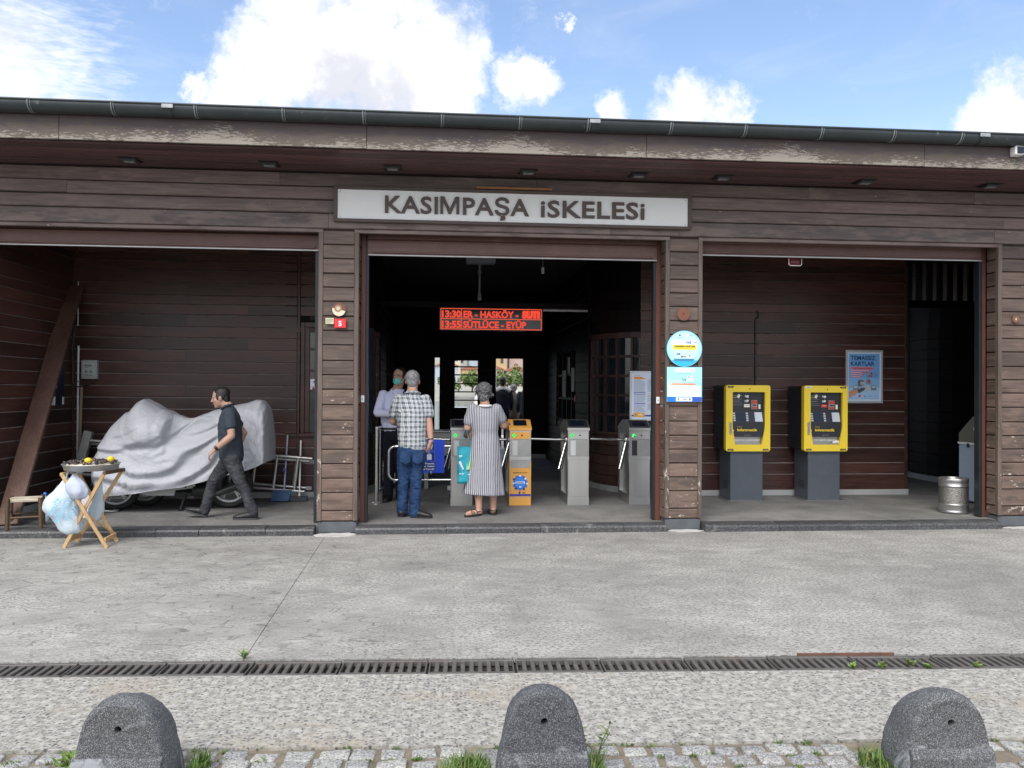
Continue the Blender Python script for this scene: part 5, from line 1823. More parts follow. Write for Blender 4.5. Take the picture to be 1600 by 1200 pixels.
for v_, w_, u in ((0.04, 0, -.02), (.40, 0, -.02)):
    MB().box(-.05, .03, -.025, .025, -.025, .025, ink('#8c8f90'), Matrix.Translation(lp(u, v_, w_)), c=.006).obj('foot', t)
b = MB()
m0 = Matrix.Translation(lp(2.98, -.02, .06)) @ Matrix.Rotation(R(14), 4, 'Y')
b.box(-.055, .055, -.06, .02, 0, .60, mk('ladder_step', (0.36, 0.365, 0.35), .6, .3, .25, 12), m0, c=.006)
b.obj('top_step', t)
t = thing('dustpan', 'blue long handled dustpan standing below the end of the ladder', 'dustpan', (-2.09, 11.20, .08))
BLUEP = mk('blue_plastic', (0.060, 0.115, 0.23), .45, 0, .15, 6)
b = MB()
b.prism([(-.13, 0), (.11, 0), (.14, .17), (-.075, .17)], -.012, .0, BLUEP, 'y', Matrix.Translation((0, .02, .01)) @ Matrix.Rotation(R(-38), 4, 'X'))
b.box(-.12, .13, .10, .13, 0.0, .14, BLUEP, c=.006)
b.obj('pan', t)
MB().tube([(.03, .12, .05), (.045, .30, .88)], .012, mk('handle_lilac', (0.42, 0.45, 0.58), .4, 0, .1, 4), 8).obj('handle', t)
MB().tube([(.031, .135, .40), (.034, .15, .44)], .02, ink('#5a55a8'), 8).obj('grip', t)
t = thing('broom_stick', 'thin white stick leaning on the wall beside the dustpan handle', 'broom', (-1.86, 11.30, .08))
MB().tube([(.01, .0, .05), (-.02, .28, .80)], .012, WHITEP, 8).obj('handle', t)
b = MB()
b.box(-.12, .12, -.03, .03, .0, .07, ink('#3a3f46'), c=.01)
b.obj('brush', t)

# ------------------------------------------------ covered three wheeled scooter
bike = thing('scooter', 'parked scooter with white rimmed wheels showing below its grey cover', 'scooter', (-3.25, 10.68, .08))
RIM = mk('rim_silver', (0.70, 0.71, 0.72), .35, .6, .05, 5)
DK = mk('engine_black', (0.020, 0.020, 0.022), .5, .3, .3, 14)
GRYP = mk('fairing_grey', (0.46, 0.48, 0.48), .45, 0, .08, 4)
def wheel(x, y, r, w=.055):
    W_ = MB()
    prof = []
    mxx = Matrix.Translation((x, y, r)) @ Matrix.Rotation(PI/2, 4, 'X')
    rt = r-.075
    tt = [(rt, -w*.55), (rt+.03, -w), (r-.018, -w*.9), (r, -w*.35), (r, w*.35), (r-.018, w*.9), (rt+.03, w), (rt, w*.55)]
    W_.lathe(tt, RUBBER, 36, mxx)
    o = W_.obj('wheel', bike)
    q = MB()
    q.lathe([(rt-.030, -w*.6), (rt+.006, -w*.75), (rt+.006, w*.75), (rt-.030, w*.6), (rt-.034, 0), (rt-.030, -w*.6)], RIM, 36, mxx)
    q.obj('rim', o)
    q = MB()
    for k in range(5):
        a = 2*PI*k/5+.4
        for s_ in (-.09, .09):
            p0 = Vector((.035*math.cos(a), .035*math.sin(a), .02))
            p1 = Vector(((rt-.02)*math.cos(a+s_), (rt-.02)*math.sin(a+s_), .012))
            q.tube([mxx @ p0, mxx @ p1], [.016, .011], RIM, 6)
    q.lathe([(0, .035), (.04, .035), (.05, .01), (.05, -.02), (0, -.02)], RIM, 16, mxx)
    q.obj('spokes', o)
    q = MB()
    q.lathe([(.075, .026), (.12, .026), (.12, .022), (.075, .022)], STEELD, 24, mxx)
    q.obj('brake_disc', o)
wheel(-.70, -.10, .285)
wheel(-.48, .26, .285)
wheel(.63, .06, .285, .075)
b = MB()
b.box(.10, .62, -.12, .18, .20, .46, DK, c=.05)
b.tube([(.25, -.14, .24), (.42, -.15, .25)], .085, DK, 12)
b.tube([(.05, -.10, .30), (.18, -.14, .32)], .075, DK, 12)
b.tube([(.20, -.13, .16), (.55, -.13, .22), (.86, -.12, .34)], [.03, .045, .06], mk('exhaust', (0.09, .09, .09), .4, .6, .2, 8), 10)
b.box(-.50, .12, -.15, .2, .22, .34, DK, c=.03)
b.tube([(.66, -.14, .28), (.82, -.14, .62)], .022, DK, 8)
for k in range(5):
    b.tube([(.70+.022*k, -.155, .40), (.72+.022*k, -.155, .50)], .006, ALU, 6)
b.obj('engine', bike)
b = MB()
b.prism([(-.55, .27), (-.30, .19), (.02, .19), (.03, .255), (.27, .285), (.27, .36), (-.35, .36)], -.20, -.16, GRYP, 'y')
b.obj('belly_panel', bike)
b = MB()
b.tube([(-.70, -.16, .28), (-.52, -.12, .78)], .026, DK, 8)
b.tube([(-.48, .32, .28), (-.42, .2, .78)], .026, DK, 8)
b.prism([(-1.0+.02, .30), (-.96, .46), (-.80, .60), (-.60, .60), (-.55, .5), (-.72, .55), (-.88, .42)], -.17, -.03, DK, 'y')
b.obj('fork', bike)
b = MB()
b.tube([(.14, -.15, .20), (.10, -.20, .02)], .018, DK, 8)
b.tube([(.08, -.22, .012), (.14, -.17, .012)], .014, DK, 6)
b.obj('kickstand', bike)
b = MB()
b.box(-.55, .85, -.14, .16, .45, .72, DK, c=.06)
b.tube([(-.42, -.3, 1.10), (-.32, 0, 1.10), (-.42, .3, 1.10)], .018, DK, 8)
b.box(.75, 1.10, -.2, .22, .80, 1.28, DK, c=.08)
b.obj('frame', bike)
b = MB()
b.tube([(-.92, .02, .78), (-.95, .12, .86), (-.90, .24, .92), (-.80, .28, .93)], .012, DK, 8)
b.obj('mirror_arm', bike)
b = MB()
b.tube(spl([(-.98, -.32, .02), (-.85, -.34, .035), (-.70, -.32, .02), (-.62, -.25, .015), (-.70, -.18, .02)]), .014, STEELD, 6)
b.obj('wheel_lock', bike)

def cover():
    TOP = [(-4.206, .62), (-4.17, .78), (-4.108, .937), (-3.987, 1.137), (-3.834, 1.29), (-3.772, 1.314), (-3.695, 1.418), (-3.618, 1.459), (-3.524, 1.403), (-3.407, 1.331), (-3.353, 1.323), (-3.266, 1.267), (-3.125, 1.219), (-3.008, 1.228), (-2.898, 1.277), (-2.773, 1.326), (-2.56, 1.383), (-2.41, 1.408), (-2.268, 1.449), (-2.196, 1.45), (-2.14, 1.377), (-2.107, 1.206), (-2.09, .95)]
    HEM = [(-4.21, .30), (-4.103, .274), (-3.735, .311), (-3.319, .371), (-3.076, .394), (-2.824, .464), (-2.378, .581), (-2.185, .651), (-2.05, .72)]
    def ip(tb, x):
        if x <= tb[0][0]:
            return tb[0][1]
        for (a, za), (c, zc) in zip(tb[:-1], tb[1:]):
            if x <= c:
                return za+(zc-za)*(x-a)/(c-a)
        return tb[-1][1]
    def ss(a, b_, x):
        u = max(0, min(1, (x-a)/(b_-a)))
        return u*u*(3-2*u)
    NX, NV = 230, 130
    x0, x1 = -4.212, -2.085
    m = MB()
    CM, ct_, cb_ = base('cover_cloth')
    cv_ = N(ct_, 'ShaderNodeTexCoord').outputs['Object']
    wr_ = VM(ct_, 'ADD', cv_, VM(ct_, 'SCALE', N(ct_, 'ShaderNodeTexNoise', {'Vector': cv_, 'Scale': 2.5, 'Detail': 3}).outputs['Color'], .35).outputs[0]).outputs[0]
    def ridge(s_):
        return M(ct_, 'POWER', M(ct_, 'SUBTRACT', 1.0, M(ct_, 'ABSOLUTE', M(ct_, 'MULTIPLY_ADD', tnoise(ct_, vscale(ct_, wr_, (.7, 1, 1.3)), s_, 2, .5), 2.0, -1.0))), 9.0)
    rr_ = M(ct_, 'ADD', ridge(4.0), M(ct_, 'MULTIPLY', ridge(9.5), .5))
    ct_.links.new(mixc(ct_, tnoise(ct_, cv_, 1.6, 3, .5), (0.44, .45, .485), (0.39, .40, .43)), cb_.inputs['Base Color'])
    cb_.inputs['Roughness'].default_value = .55
    cb_.inputs['Specular IOR Level'].default_value = .4
    ct_.links.new(N(ct_, 'ShaderNodeBump', {'Height': rr_, 'Strength': .45, 'Distance': .009}).outputs[0], cb_.inputs['Normal'])
    vs = []
    for i in range(NX+1):
        u = i/NX
        x = x0+(x1-x0)*u
        zt, zh = ip(TOP, x), ip(HEM, x)
        endk = min(1.0, (x-x0)/.16+.12)*min(1.0, (x1-x)/.05+.25)
        W = (.40+.06*math.exp(-((x+3.55)/.28)**2))*endk**.6
        for j in range(NV+1):
            ph = PI*j/NV
            c, s_ = math.cos(ph), math.sin(ph)
            yy = -math.copysign(abs(c)**.62, c)*W
            hh = s_**.78
            z = zh+(zt-zh)*hh
            # bulge over the handlebar towards the viewer, with a sharp drop behind it
            fr = ss(-.1, .5, -yy/W if W > 0 else 0)
            rel = z
            bul = math.exp(-((z-1.10)/.20)**2)*ss(-3.95, -3.5, x)*(1-ss(-3.30, -3.23, x))
            d = .12*bul
            d -= .10*math.exp(-((z-1.08)/.13)**2)*math.exp(-((x+3.16)/.10)**2)
            # underside of the bulge
            d -= .05*math.exp(-((z-(.87+.35*ss(-3.4, -2.9, x)))/.035)**2)*ss(-3.9, -3.6, x)*(1-ss(-2.85, -2.7, x))
            # swags hung between front and tail
            q = z-.33*((x+3.42)/.9)**2*(1 if x > -3.42 else .35)-.10*(x+3.42)
            n1 = noise.noise((x*1.7, z*2.5, 3.1))
            u_ = (q/.23+.85*n1+.2) % 1.0
            f1 = ss(0, .22, u_)*(1-ss(.20, 1.0, u_))*1.35
            u2 = (q/.105+1.2*noise.noise((x*2.0, z*2.6, 9.0))+.3) % 1.0
            f2 = ss(0, .3, u2)*(1-ss(.25, 1.0, u2))*max(0, noise.noise((x*2.5, z*3.5, 14))*2.2)
            midz = ss(0, .10, z-zh)*(1-ss(.78, 1.05, z)*.75)
            amp = (1-ss(-2.75, -2.45, x))
            d += amp*midz*(.050*f1*(.55+.9*max(0, .5+noise.noise((x*1.3, z*2, 21))))-.02+.028*f2)
            rn = sum((.5**o_)*(1-abs(noise.noise((x*3.1*2**o_+5, z*3.4*2**o_+x*1.5, 2.0+o_+c*.6)))*2.2)**2 for o_ in range(3))
            d += .007*(rn-.7)*ss(0, .12, z-zh)
            # crumples on the tail box
            tail = ss(-2.7, -2.4, x)
            d += tail*(.020*noise.noise((x*9+z*6, z*3, 5))+.016*(.4-abs(noise.noise((x*14, z*8+x*7, 1)))*2))
            d += .002*noise.noise((x*14, z*11, 7+c))+.010*noise.noise((x*5, z*6, 2+c))
            # hem waves
            d += .018*math.sin(x*21+2*math.sin(x*5))*(1-ss(0, .16, z-zh))
            if c > 0:
                yo = yy-d*ss(0, .35, c)
            else:
                yo = yy+abs(d)*.5
            top = ss(.86, 1.0, s_)
            z2 = z+top*.010*noise.noise((x*7, yy*6, 4))
            xo = x+.03*noise.noise((x*2, z*3, 8))*endk*(1-top)*min(1, (x1-x)/.2)
            vs.append((xo, 10.66-(-yo), z2))
    fs = [(i*(NV+1)+j, (i+1)*(NV+1)+j, (i+1)*(NV+1)+j+1, i*(NV+1)+j+1) for i in range(NX) for j in range(NV)]
    # closed ends
    fs.append(tuple(range(NV, -1, -1)))
    fs.append(tuple(NX*(NV+1)+j for j in range(NV+1)))
    m.add(vs, fs, CM, True)
    me = m.mesh('scooter_cover')
    bm2 = bmesh.new()
    bm2.from_mesh(me)
    bmesh.ops.recalc_face_normals(bm2, faces=bm2.faces)
    bm2.to_mesh(me)
    bm2.free()
    o = link('scooter_cover', me)
    return tag(o, 'crumpled grey fabric cover draped over the parked scooter', 'vehicle cover')
cover()

# ------------------------------------------------ mussel stand
t = thing('folding_stand', 'folding wooden stand with crossed legs holding the mussel tray', 'stand', (-3.49, 8.71, 0))
def bar(p0, p1, w_, d_, mat, name, parent):
    p0, p1 = Vector(p0), Vector(p1)
    z_ = (p1-p0).normalized()
    x_ = Vector((1, 0, 0)) if abs(z_.x) < .8 else Vector((0, 1, 0))
    x_ = (x_-z_*x_.dot(z_)).normalized()
    y_ = z_.cross(x_)
    m = Matrix(((x_.x, y_.x, z_.x, 0), (x_.y, y_.y, z_.y, 0), (x_.z, y_.z, z_.z, 0), (0, 0, 0, 1)))
    o = MB().box(-w_/2, w_/2, -d_/2, d_/2, 0, (p1-p0).length, mat, m, c=.003).obj(name, parent, p0)
    return o
def leg(p0, p1):
    bar(p0, p1, .034, .022, W_PINE, 'leg', t)
# outer pair (front at left foot to the right top), inner pair crossing
leg((-.205, -.15, 0), (.185, -.16, .755))
leg((-.215, .17, 0), (.245, .15, .755))
leg((.215, -.172, 0), (-.215, -.185, .735))
leg((.195, .15, 0), (-.20, .13, .735))
bar((.185, -.175, .745), (.25, .17, .745), .03, .035, W_STOOL, 'top_bar', t)
bar((-.215, -.20, .735), (-.20, .16, .735), .03, .03, W_PINE, 'top_bar', t)
bar((.19, -.165, .075), (.175, .155, .075), .022, .045, W_PINE, 'stretcher', t)
bar((-.17, -.14, .075), (-.18, .165, .075), .022, .045, W_PINE, 'stretcher', t)
bar((-.02, -.165, .36), (.15, .14, .10), .018, .016, W_PINE, 'brace', t)
tr = thing('mussel_tray', 'round metal tray heaped with dark stuffed mussels on the folding stand', 'tray', (-3.495, 8.70, .762))
TRM = mk('tray_aluminium', (0.45, 0.46, 0.46), .4, .6, .12, 8)
MB().lathe([(0, .004), (.245, .004), (.262, .058), (.272, .062), (.272, .066), (.256, .064), (.240, .010), (0, .010)], TRM, 40).obj('tray_pan', tr)
RICE = mk('rice_bed', (0.55, 0.50, 0.42), .8, 0, .25, 30, .6, 90)
MB().lathe([(.246, .045), (.22, .064), (.12, .082), (0, .090)], RICE, 30).obj('rice_bed', tr)
SHELL = mk('mussel_shell', (0.022, 0.018, 0.022), .22, 0, .4, 30, spec=.7, dirt=(0.16, 0.11, 0.09), dscale=22, dlo=.52, dhi=.6)
b = MB()
nn_ = 14
vs = [(0, 0, .016)]
for k in range(nn_):
    a = 2*PI*k/nn_
    r_ = 1+.25*math.cos(a)
    vs.append((.030*math.cos(a)*r_-.004, .016*math.sin(a)*(1.05-.25*math.cos(a)), 0))
for k in range(nn_):
    a = 2*PI*k/nn_
    vs.append((.018*math.cos(a), .010*math.sin(a), .012))
fs = [(1+k, 1+(k+1) % nn_, 1+nn_+(k+1) % nn_, 1+nn_+k) for k in range(nn_)]+[(0, 1+nn_+k, 1+nn_+(k+1) % nn_) for k in range(nn_)]+[tuple(range(nn_, 0, -1))]
b.add(vs, fs, SHELL, True)
sm = b.mesh('mussel')
random.seed(9)
first = True
for ring, cnt in ((.03, 4), (.075, 10), (.115, 15), (.155, 21), (.195, 26), (.228, 24)):
    for k in range(cnt):
        a = 2*PI*k/cnt+random.uniform(-.1, .1)
        r_ = ring+random.uniform(-.012, .012)
        if r_ > .20 and math.sin(a) < -.3 and random.random() < .75:
            continue
        o = link('mussel', sm, None, (-3.495+r_*math.cos(a), 8.70+r_*math.sin(a), .762+.096-.12*r_+random.uniform(0, .012)), (random.uniform(-.5, .5), random.uniform(-.7, .3), random.uniform(0, 2*PI)))
        tag(o, 'dark mussel in the heap on the round tray of the folding stand', 'mussel', 'mussels heaped on the round tray')
LEMON = mk('lemon_skin', (0.75, 0.53, 0.02), .45, 0, .06, 8, .3, 120)
for x, y, z, lab in ((-3.455, 8.52, .872, 'whole yellow lemon on the near rim of the mussel tray'), (-3.285, 8.64, .878, 'half yellow lemon at the right end of the mussel tray')):
    b = MB()
    b.ell((0, 0, 0), (.034, .028, .028), LEMON, 16, 10)
    b.ell((.034, 0, 0), (.007, .008, .008), LEMON, 8, 5)
    tag(b.obj('lemon', None, (x, y, z), (0, 0, .5)), lab, 'lemon')

# plastic bags
def bag_mat(name, c, tr_, ):
    m, tt, bb = base(name)
    v = N(tt, 'ShaderNodeTexCoord').outputs['Object']
    f = tnoise(tt, v, 9, 6, .65, .8)
    tt.links.new(mixc(tt, f, tuple(x*.82 for x in c), c), bb.inputs['Base Color'])
    bb.inputs['Roughness'].default_value = .32
    bb.inputs['Transmission Weight'].default_value = tr_
    bb.inputs['IOR'].default_value = 1.05
    bn = N(tt, 'ShaderNodeBump', {'Height': tnoise(tt, v, 22, 5, .6, 1.5), 'Strength': .5, 'Distance': .01})
    tt.links.new(bn.outputs[0], bb.inputs['Normal'])
    return m
BAGM = bag_mat('bag_plastic', (0.70, 0.80, 0.88), .25)
BAGB = bag_mat('bag_plastic_blue', (0.60, 0.66, 0.80), .2)
def bag(name, lab, loc, prof, mat, sd, amp=.02, flat=.72, lean=None):
    """prof: (z, rx, cx); a crumpled sack"""
    m = MB()
    n_, vs = 40, []
    P = [Vector((z, r_, c)) for z, r_, c in prof]
    S_ = spl(P, 8)
    for p_ in S_:
        z, r_, c = p_
        for k in range(n_):
            a = 2*PI*k/n_
            w_ = 1+amp*8*noise.noise((math.cos(a)*1.6+sd, math.sin(a)*1.6, z*6))+amp*6*(.35-abs(noise.noise((math.cos(a)*3.5+sd, math.sin(a)*3.5, z*5))))+amp*3*noise.noise((math.cos(a)*7+sd, math.sin(a)*7, z*16))
            vs.append((c+r_*w_*math.cos(a), r_*w_*flat*math.sin(a), z+.012*noise.noise((a, z*8, sd))))
    q = len(S_)
    fs = [(i*n_+k, i*n_+(k+1) % n_, (i+1)*n_+(k+1) % n_, (i+1)*n_+k) for i in range(q-1) for k in range(n_)]
    fs.append(tuple(range(n_))[::-1])
    fs.append(tuple(range((q-1)*n_, q*n_)))
    m.add(vs, fs, mat, True)
    return m
t = thing('carrier_bag', 'large pale blue plastic carrier bag hanging from the folding stand', 'bag', (-3.745, 8.60, .13))
bag('bag_body', '', None, [(0, .03, .10), (.015, .085, .105), (.06, .125, .085), (.16, .135, .05), (.27, .17, .0), (.36, .15, .01), (.45, .10, .05), (.52, .075, .08), (.56, .06, .10)], BAGM, 3, .03).obj('bag_body', t)
b = MB()
for s_ in (-1, 1):
    b.tube(spl([(.10+.035*s_, -.02, .54), (.09+.03*s_, -.01, .60), (.085, 0, .655)]), [(.004, .022)]*17, BAGM, 8)
b.obj('handle', t)
p = Print(0)
for k, s_ in enumerate(('DENİZ', 'SABUNCU', 'DOST')):
    p.text(s_, 0, .05-k*.075, .042, '#79c2e2', 1, .001)
p.obj('lettering', t, (.07, -.135, .26), (R(6), R(-62), R(8)))
t = thing('knotted_bag', 'small lilac plastic bag tied under the mussel tray beside the large carrier bag', 'bag', (-3.575, 8.55, .48))
bag('bag_body', '', None, [(0, .02, .02), (.02, .065, .02), (.08, .10, .01), (.15, .095, .0), (.20, .06, -.01), (.235, .03, -.02), (.255, .022, -.02)], BAGB, 8, .032).obj('bag_body', t)
b = MB()
for s_, c in ((-1, 0), (1, 0)):
    b.tube(spl([(-.02, 0, .245), (-.02+.05*s_, -.01, .28), (-.02+.075*s_, -.015, .235+.03*s_)]), [(.004, .020)]*17, BAGM, 8)
b.obj('handle', t)
t = thing('refuse_bag', 'clear plastic bag hanging at the back between the crossed legs of the stand', 'bag', (-3.52, 8.86, .22))
bag('bag_body', '', None, [(0, .02, 0), (.02, .06, 0), (.10, .08, .01), (.20, .06, .03), (.30, .035, .04), (.40, .02, .05)], BAGM, 12).obj('bag_body', t)

# stool and bottle
t = thing('stool', 'low wooden stool with a woven cord seat beside the mussel stand', 'stool', (-4.43, 9.34, .08), R(20))
for sx in (-1, 1):
    for sy in (-1, 1):
        MB().tube([(sx*.155, sy*.155, 0), (sx*.15, sy*.15, .33)], [.021, .023], W_STOOL, 10).obj('leg', t)
for z in (.13,):
    for s_ in (-1, 1):
        MB().tube([(-.15, s_*.15, z), (.15, s_*.15, z)], .011, W_STOOL, 8).obj('stretcher', t)
        MB().tube([(s_*.15, -.15, z+.04), (s_*.15, .15, z+.04)], .011, W_STOOL, 8).obj('stretcher', t)
CORD = mk('seat_cord', (0.50, 0.45, 0.35), .8, 0, .25, 16, .5, 90)
b = MB()
nn_ = 14
for tri in range(4):
    mr = Matrix.Rotation(PI/2*tri, 4, 'Z')
    for k in range(nn_):
        d = .145-.145*k/nn_
        b.tube([(-d-.004, -.012-.0, .305+.012*k/nn_) if False else (-d, -d, .312), (d, -d, .312)], .0062, CORD, 6, mx=mr)
b.box(-.15, .15, -.15, .15, .290, .310, CORD, c=.008)
b.obj('woven_seat', t)
t = thing('water_bottle', 'clear water bottle with a blue cap behind the stool', 'bottle', (-4.44, 9.80, .08))
BOT = mk('bottle_plastic', (0.55, 0.68, 0.78), .12, 0, .1, 5)
MB().lathe([(0, 0), (.04, 0), (.045, .01), (.045, .10), (.042, .11), (.045, .12), (.045, .20), (.03, .25), (.014, .28), (.014, .295), (0, .295)], BOT, 20).obj('body', t)
MB().lathe([(.0455, .11), (.0458, .115), (.0458, .175), (.0455, .18)], ink('#2e6ad2'), 20).obj('label_band', t)
MB().lathe([(.017, .285), (.017, .32), (0, .322)], ink('#2f6fd8'), 14).obj('cap', t)
t = thing('wood_crate', 'dark narrow slatted crate against the left wall behind the carrier bag', 'crate', (-4.42, 10.35, .08))
b = MB()
CRT = mk('old_crate_wood', (0.09, 0.085, 0.08), .7, 0, .3, 8, .2, 30)
for k in range(3):
    MB().box(-.14+k*.10, -.065+k*.10, -.01, .01, 0, .34, CRT, c=.003).obj('slat', t)
MB().box(-.15, .16, .01, .03, .27, .31, CRT, c=.003).obj('batten', t)
MB().box(-.15, .16, .01, .03, .03, .07, CRT, c=.003).obj('batten', t)
t = thing('paper_sheet', 'white card leaning behind the carrier bag', 'card', (-4.10, 10.0, .08))
MB().box(-.09, .09, -.004, .004, .0, .30, mk('card_white', (0.55, 0.54, 0.56), .7, 0, .1, 4), Matrix.Rotation(R(-8), 4, 'X')).obj('card', t)

# ================================================================= BOLLARDS, GRASS
def bollard(loc, rz, label, h=.40, sd=0):
    NT_, NA = 14, 30
    d, w_ = .33, .168
    vs, fs = [], []
    zb = .165
    rows = []
    steps = [(-.0, .945), (.008, .978), (.03, 1.0)]+[(.03+(d-.03)*k/NT_, None) for k in range(1, NT_+1)]
    for ti, (y, sc) in enumerate(steps):
        if sc is None:
            u = (y-.03)/(d-.03)
            sw = (1-u**3.2)**(1/3.2) if u < 1 else .0
            sh = (1-u**2.3)**(1/2.3) if u < 1 else .0
            sw, sh = max(sw, .05), max(sh, .06)
        else:
            sw = sh = sc
        ring = []
        for k in range(NA+1):
            a = PI*k/NA
            c, s_ = math.cos(a), math.sin(a)
            # straight flanks carrying a half round top
            u_ = k/NA
            if u_ < .28 or u_ > .72:
                e_ = (u_ if u_ < .28 else 1-u_)/.28
                zz_, xx_ = e_*(h-w_*1.02), 1.0
                xx_ = math.copysign(1.0, .5-u_)
            else:
                b_ = (u_-.28)/.44*PI
                zz_, xx_ = (h-w_*1.02)+w_*1.02*math.sin(b_), math.cos(b_)
            xx_ = .5*xx_+.5*math.copysign(abs(c)**.80, c)
            zz_ = .5*zz_+.5*s_**.85*h
            x = xx_*w_*sw*(1.0+.12*(1-zz_/h))
            z = zz_*sh
            if z < zb:
                f = min(1, (zb-z)/.03)
                x *= 1+.035*f
            ring.append((x, y, z))
        rows.append(ring)
    rows.append([(p_[0]*.02, d+.002, p_[2]*.02) for p_ in rows[-1]])
    n_ = NA+1
    rd = 1
    for r_ in rows:
        for p_ in r_:
            v = Vector(p_)
            nz = .006*noise.noise((v.x*9+sd, v.y*9, v.z*9))+.004*noise.noise((v.x*26+sd, v.y*26, v.z*26))-.012*max(0, noise.noise((v.x*15+sd*3, v.y*15, v.z*15))-.35)
            vs.append((v.x*(1+nz*4), v.y+nz, v.z*(1+nz*3)))
    for i in range(len(rows)-1):
        for k in range(NA):
            fs.append((i*n_+k, (i+1)*n_+k, (i+1)*n_+k+1, i*n_+k+1))
    b = MB()
    b.add(vs, fs, BOLL, True)
    # the flat front face, with a drilled hole: filled between the front ring and the hole ring
    bm2 = bmesh.new()
    me = b.mesh('bollard')
    bm2.from_mesh(me)
    bm2.verts.ensure_lookup_table()
    front = [bm2.verts[k] for k in range(n_)]
    hz, hr = h*.70, .0145
    hole = [bm2.verts.new((hr*math.cos(2*PI*k/16), 0, hz+hr*math.sin(2*PI*k/16))) for k in range(16)]
    e0 = []
    for k in range(n_):
        e = bm2.edges.get((front[k], front[(k+1) % n_]))
        e0.append(e or bm2.edges.new((front[k], front[(k+1) % n_])))
    e1 = [bm2.edges.new((hole[k], hole[(k+1) % 16])) for k in range(16)]
    res = bmesh.ops.triangle_fill(bm2, edges=e0+e1, use_beauty=True)
    for f in [g for g in res['geom'] if isinstance(g, bmesh.types.BMFace)]:
        f.smooth = False
    inner = [bm2.verts.new((v.co.x*.9, .07, hz+(v.co.z-hz)*.9)) for v in hole]
    for k in range(16):
        bm2.faces.new((hole[k], hole[(k+1) % 16], inner[(k+1) % 16], inner[k]))
    bm2.faces.new(inner)
    bmesh.ops.recalc_face_normals(bm2, faces=bm2.faces)
    bm2.to_mesh(me)
    bm2.free()
    t = thing('bollard', label, 'bollard', loc, rz, 'rounded stone bollards along the cobbles')
    link('stone_block', me, t)
    # low ledge in front of the foot
    q = MB()
    q.prism([(.004, 0), (-.026, 0), (-.026, .135), (-.018, .155), (.004, .170)], -w_*1.02, w_*1.02, BOLL, 'x')
    q.obj('foot_ledge', t)
    HOLEM = RUBBER
    q = MB()
    q.lathe([(0, 0), (hr*.88, 0)], HOLEM, 14, Matrix.Translation((0, .066, hz)) @ Matrix.Rotation(PI/2, 4, 'X'))
    q.obj('bolt_hole', t)
    return t
bollard((-1.232, 3.335, -.01), -.045, 'rounded dark stone bollard with white streaks below the motorcycle bay, weeds at both sides', .395, 3)
bollard((0.430, 3.255, -.01), -.045, 'upright dark stone bollard in front of the turnstiles, tall weed at its side', .415, 7)
bollard((2.080, 3.170, -.01), -.045, 'rounded dark stone bollard in front of the yellow machines, thick grass on one flank', .385, 15)

GRASS = mk('grass_blade', (0.085, 0.155, 0.028), .55, 0, .35, 30, dirt=(0.20, 0.20, 0.06), dscale=18, dlo=.5, dhi=.7)
def tuft(name, label, spots, n_, h, sd, cat='grass tuft', wid=.004, lean=.5):
    rd = random.Random(sd)
    b = MB()
    for _ in range(n_):
        sx, sy, rx, ry = rd.choice(spots)
        a, q = rd.uniform(0, 2*PI), math.sqrt(rd.random())
        p0 = Vector((sx+rx*q*math.cos(a), sy+ry*q*math.sin(a), -.012))
        L = h*rd.uniform(.45, 1.1)
        a2 = rd.uniform(0, 2*PI)
        l = rd.uniform(.1, lean)
        dr_ = Vector((math.cos(a2)*l, math.sin(a2)*l, 1)).normalized()
        s_ = Vector((math.cos(a2+PI/2), math.sin(a2+PI/2), 0))*wid*rd.uniform(.6, 1.2)
        m = p0+dr_*L*.55
        e = p0+dr_*L+Vector((math.cos(a2), math.sin(a2), -.4))*L*.28*l*2
        b.add([p0-s_, p0+s_, m+s_*.8, m-s_*.8, e], [(0, 1, 2, 3), (3, 2, 4)], GRASS)
    o = b.obj(name)
    if label:
        tag(o, label, cat)
    else:
        stuff(o)
    return o
tuft('grass_tuft', 'thick bright grass hugging the side of the bollard before the yellow machines', [(1.870, 3.40, .05, .07), (1.880, 3.25, .045, .08), (1.905, 3.12, .04, .06)], 420, .10, 2)
tuft('grass_tuft', 'dark green tuft beside the middle bollard, on its far side from the motorcycle', [(.655, 3.40, .04, .06), (.645, 3.28, .03, .07)], 260, .115, 3)
tuft('grass_tuft', 'wide yellowish tuft between the cobbles before the middle bollard', [(.135, 3.50, .10, .06), (.08, 3.40, .08, .06), (.18, 3.42, .05, .07)], 420, .085, 4)
tuft('grass_tuft', 'small dark tuft at the side of the bollard below the motorcycle bay', [(-.985, 3.58, .04, .05), (-.99, 3.48, .03, .05)], 170, .10, 5)
def weed(loc, label, n_, h, sd, L=.05, w_=.02):
    rd = random.Random(sd)
    t = thing('weed', label, 'weed', loc)
    st, lf = MB(), MB()
    for s_ in range(n_):
        a = rd.uniform(0, 2*PI)
        top = Vector((math.cos(a)*h*.35, math.sin(a)*h*.35, h*rd.uniform(.6, 1)))
        st.tube([(0, 0, -.01), tuple(top*.5+Vector((0, 0, h*.1))), tuple(top)], .0022, GRASS, 5)
        for k in range(7):
            u = .25+.75*k/6
            p0 = top*u+Vector((0, 0, h*.1*(1-abs(2*u-1))))
            b2 = rd.uniform(0, 2*PI)
            e = rd.uniform(.1, .8)
            d = Vector((math.cos(b2)*math.cos(e), math.sin(b2)*math.cos(e), math.sin(e)))
            sd_ = d.cross(Vector((0, 0, 1))).normalized()*w_*.5
            up_ = Vector((0, 0, .004))
            lf.add([p0, p0+d*L*.5+sd_, p0+d*L, p0+d*L*.5-sd_, p0+d*L*.5-up_], [(0, 1, 4), (1, 2, 4), (2, 3, 4), (3, 0, 4)], WEED)
    st.obj('stem', t)
    lf.obj('leaves', t)
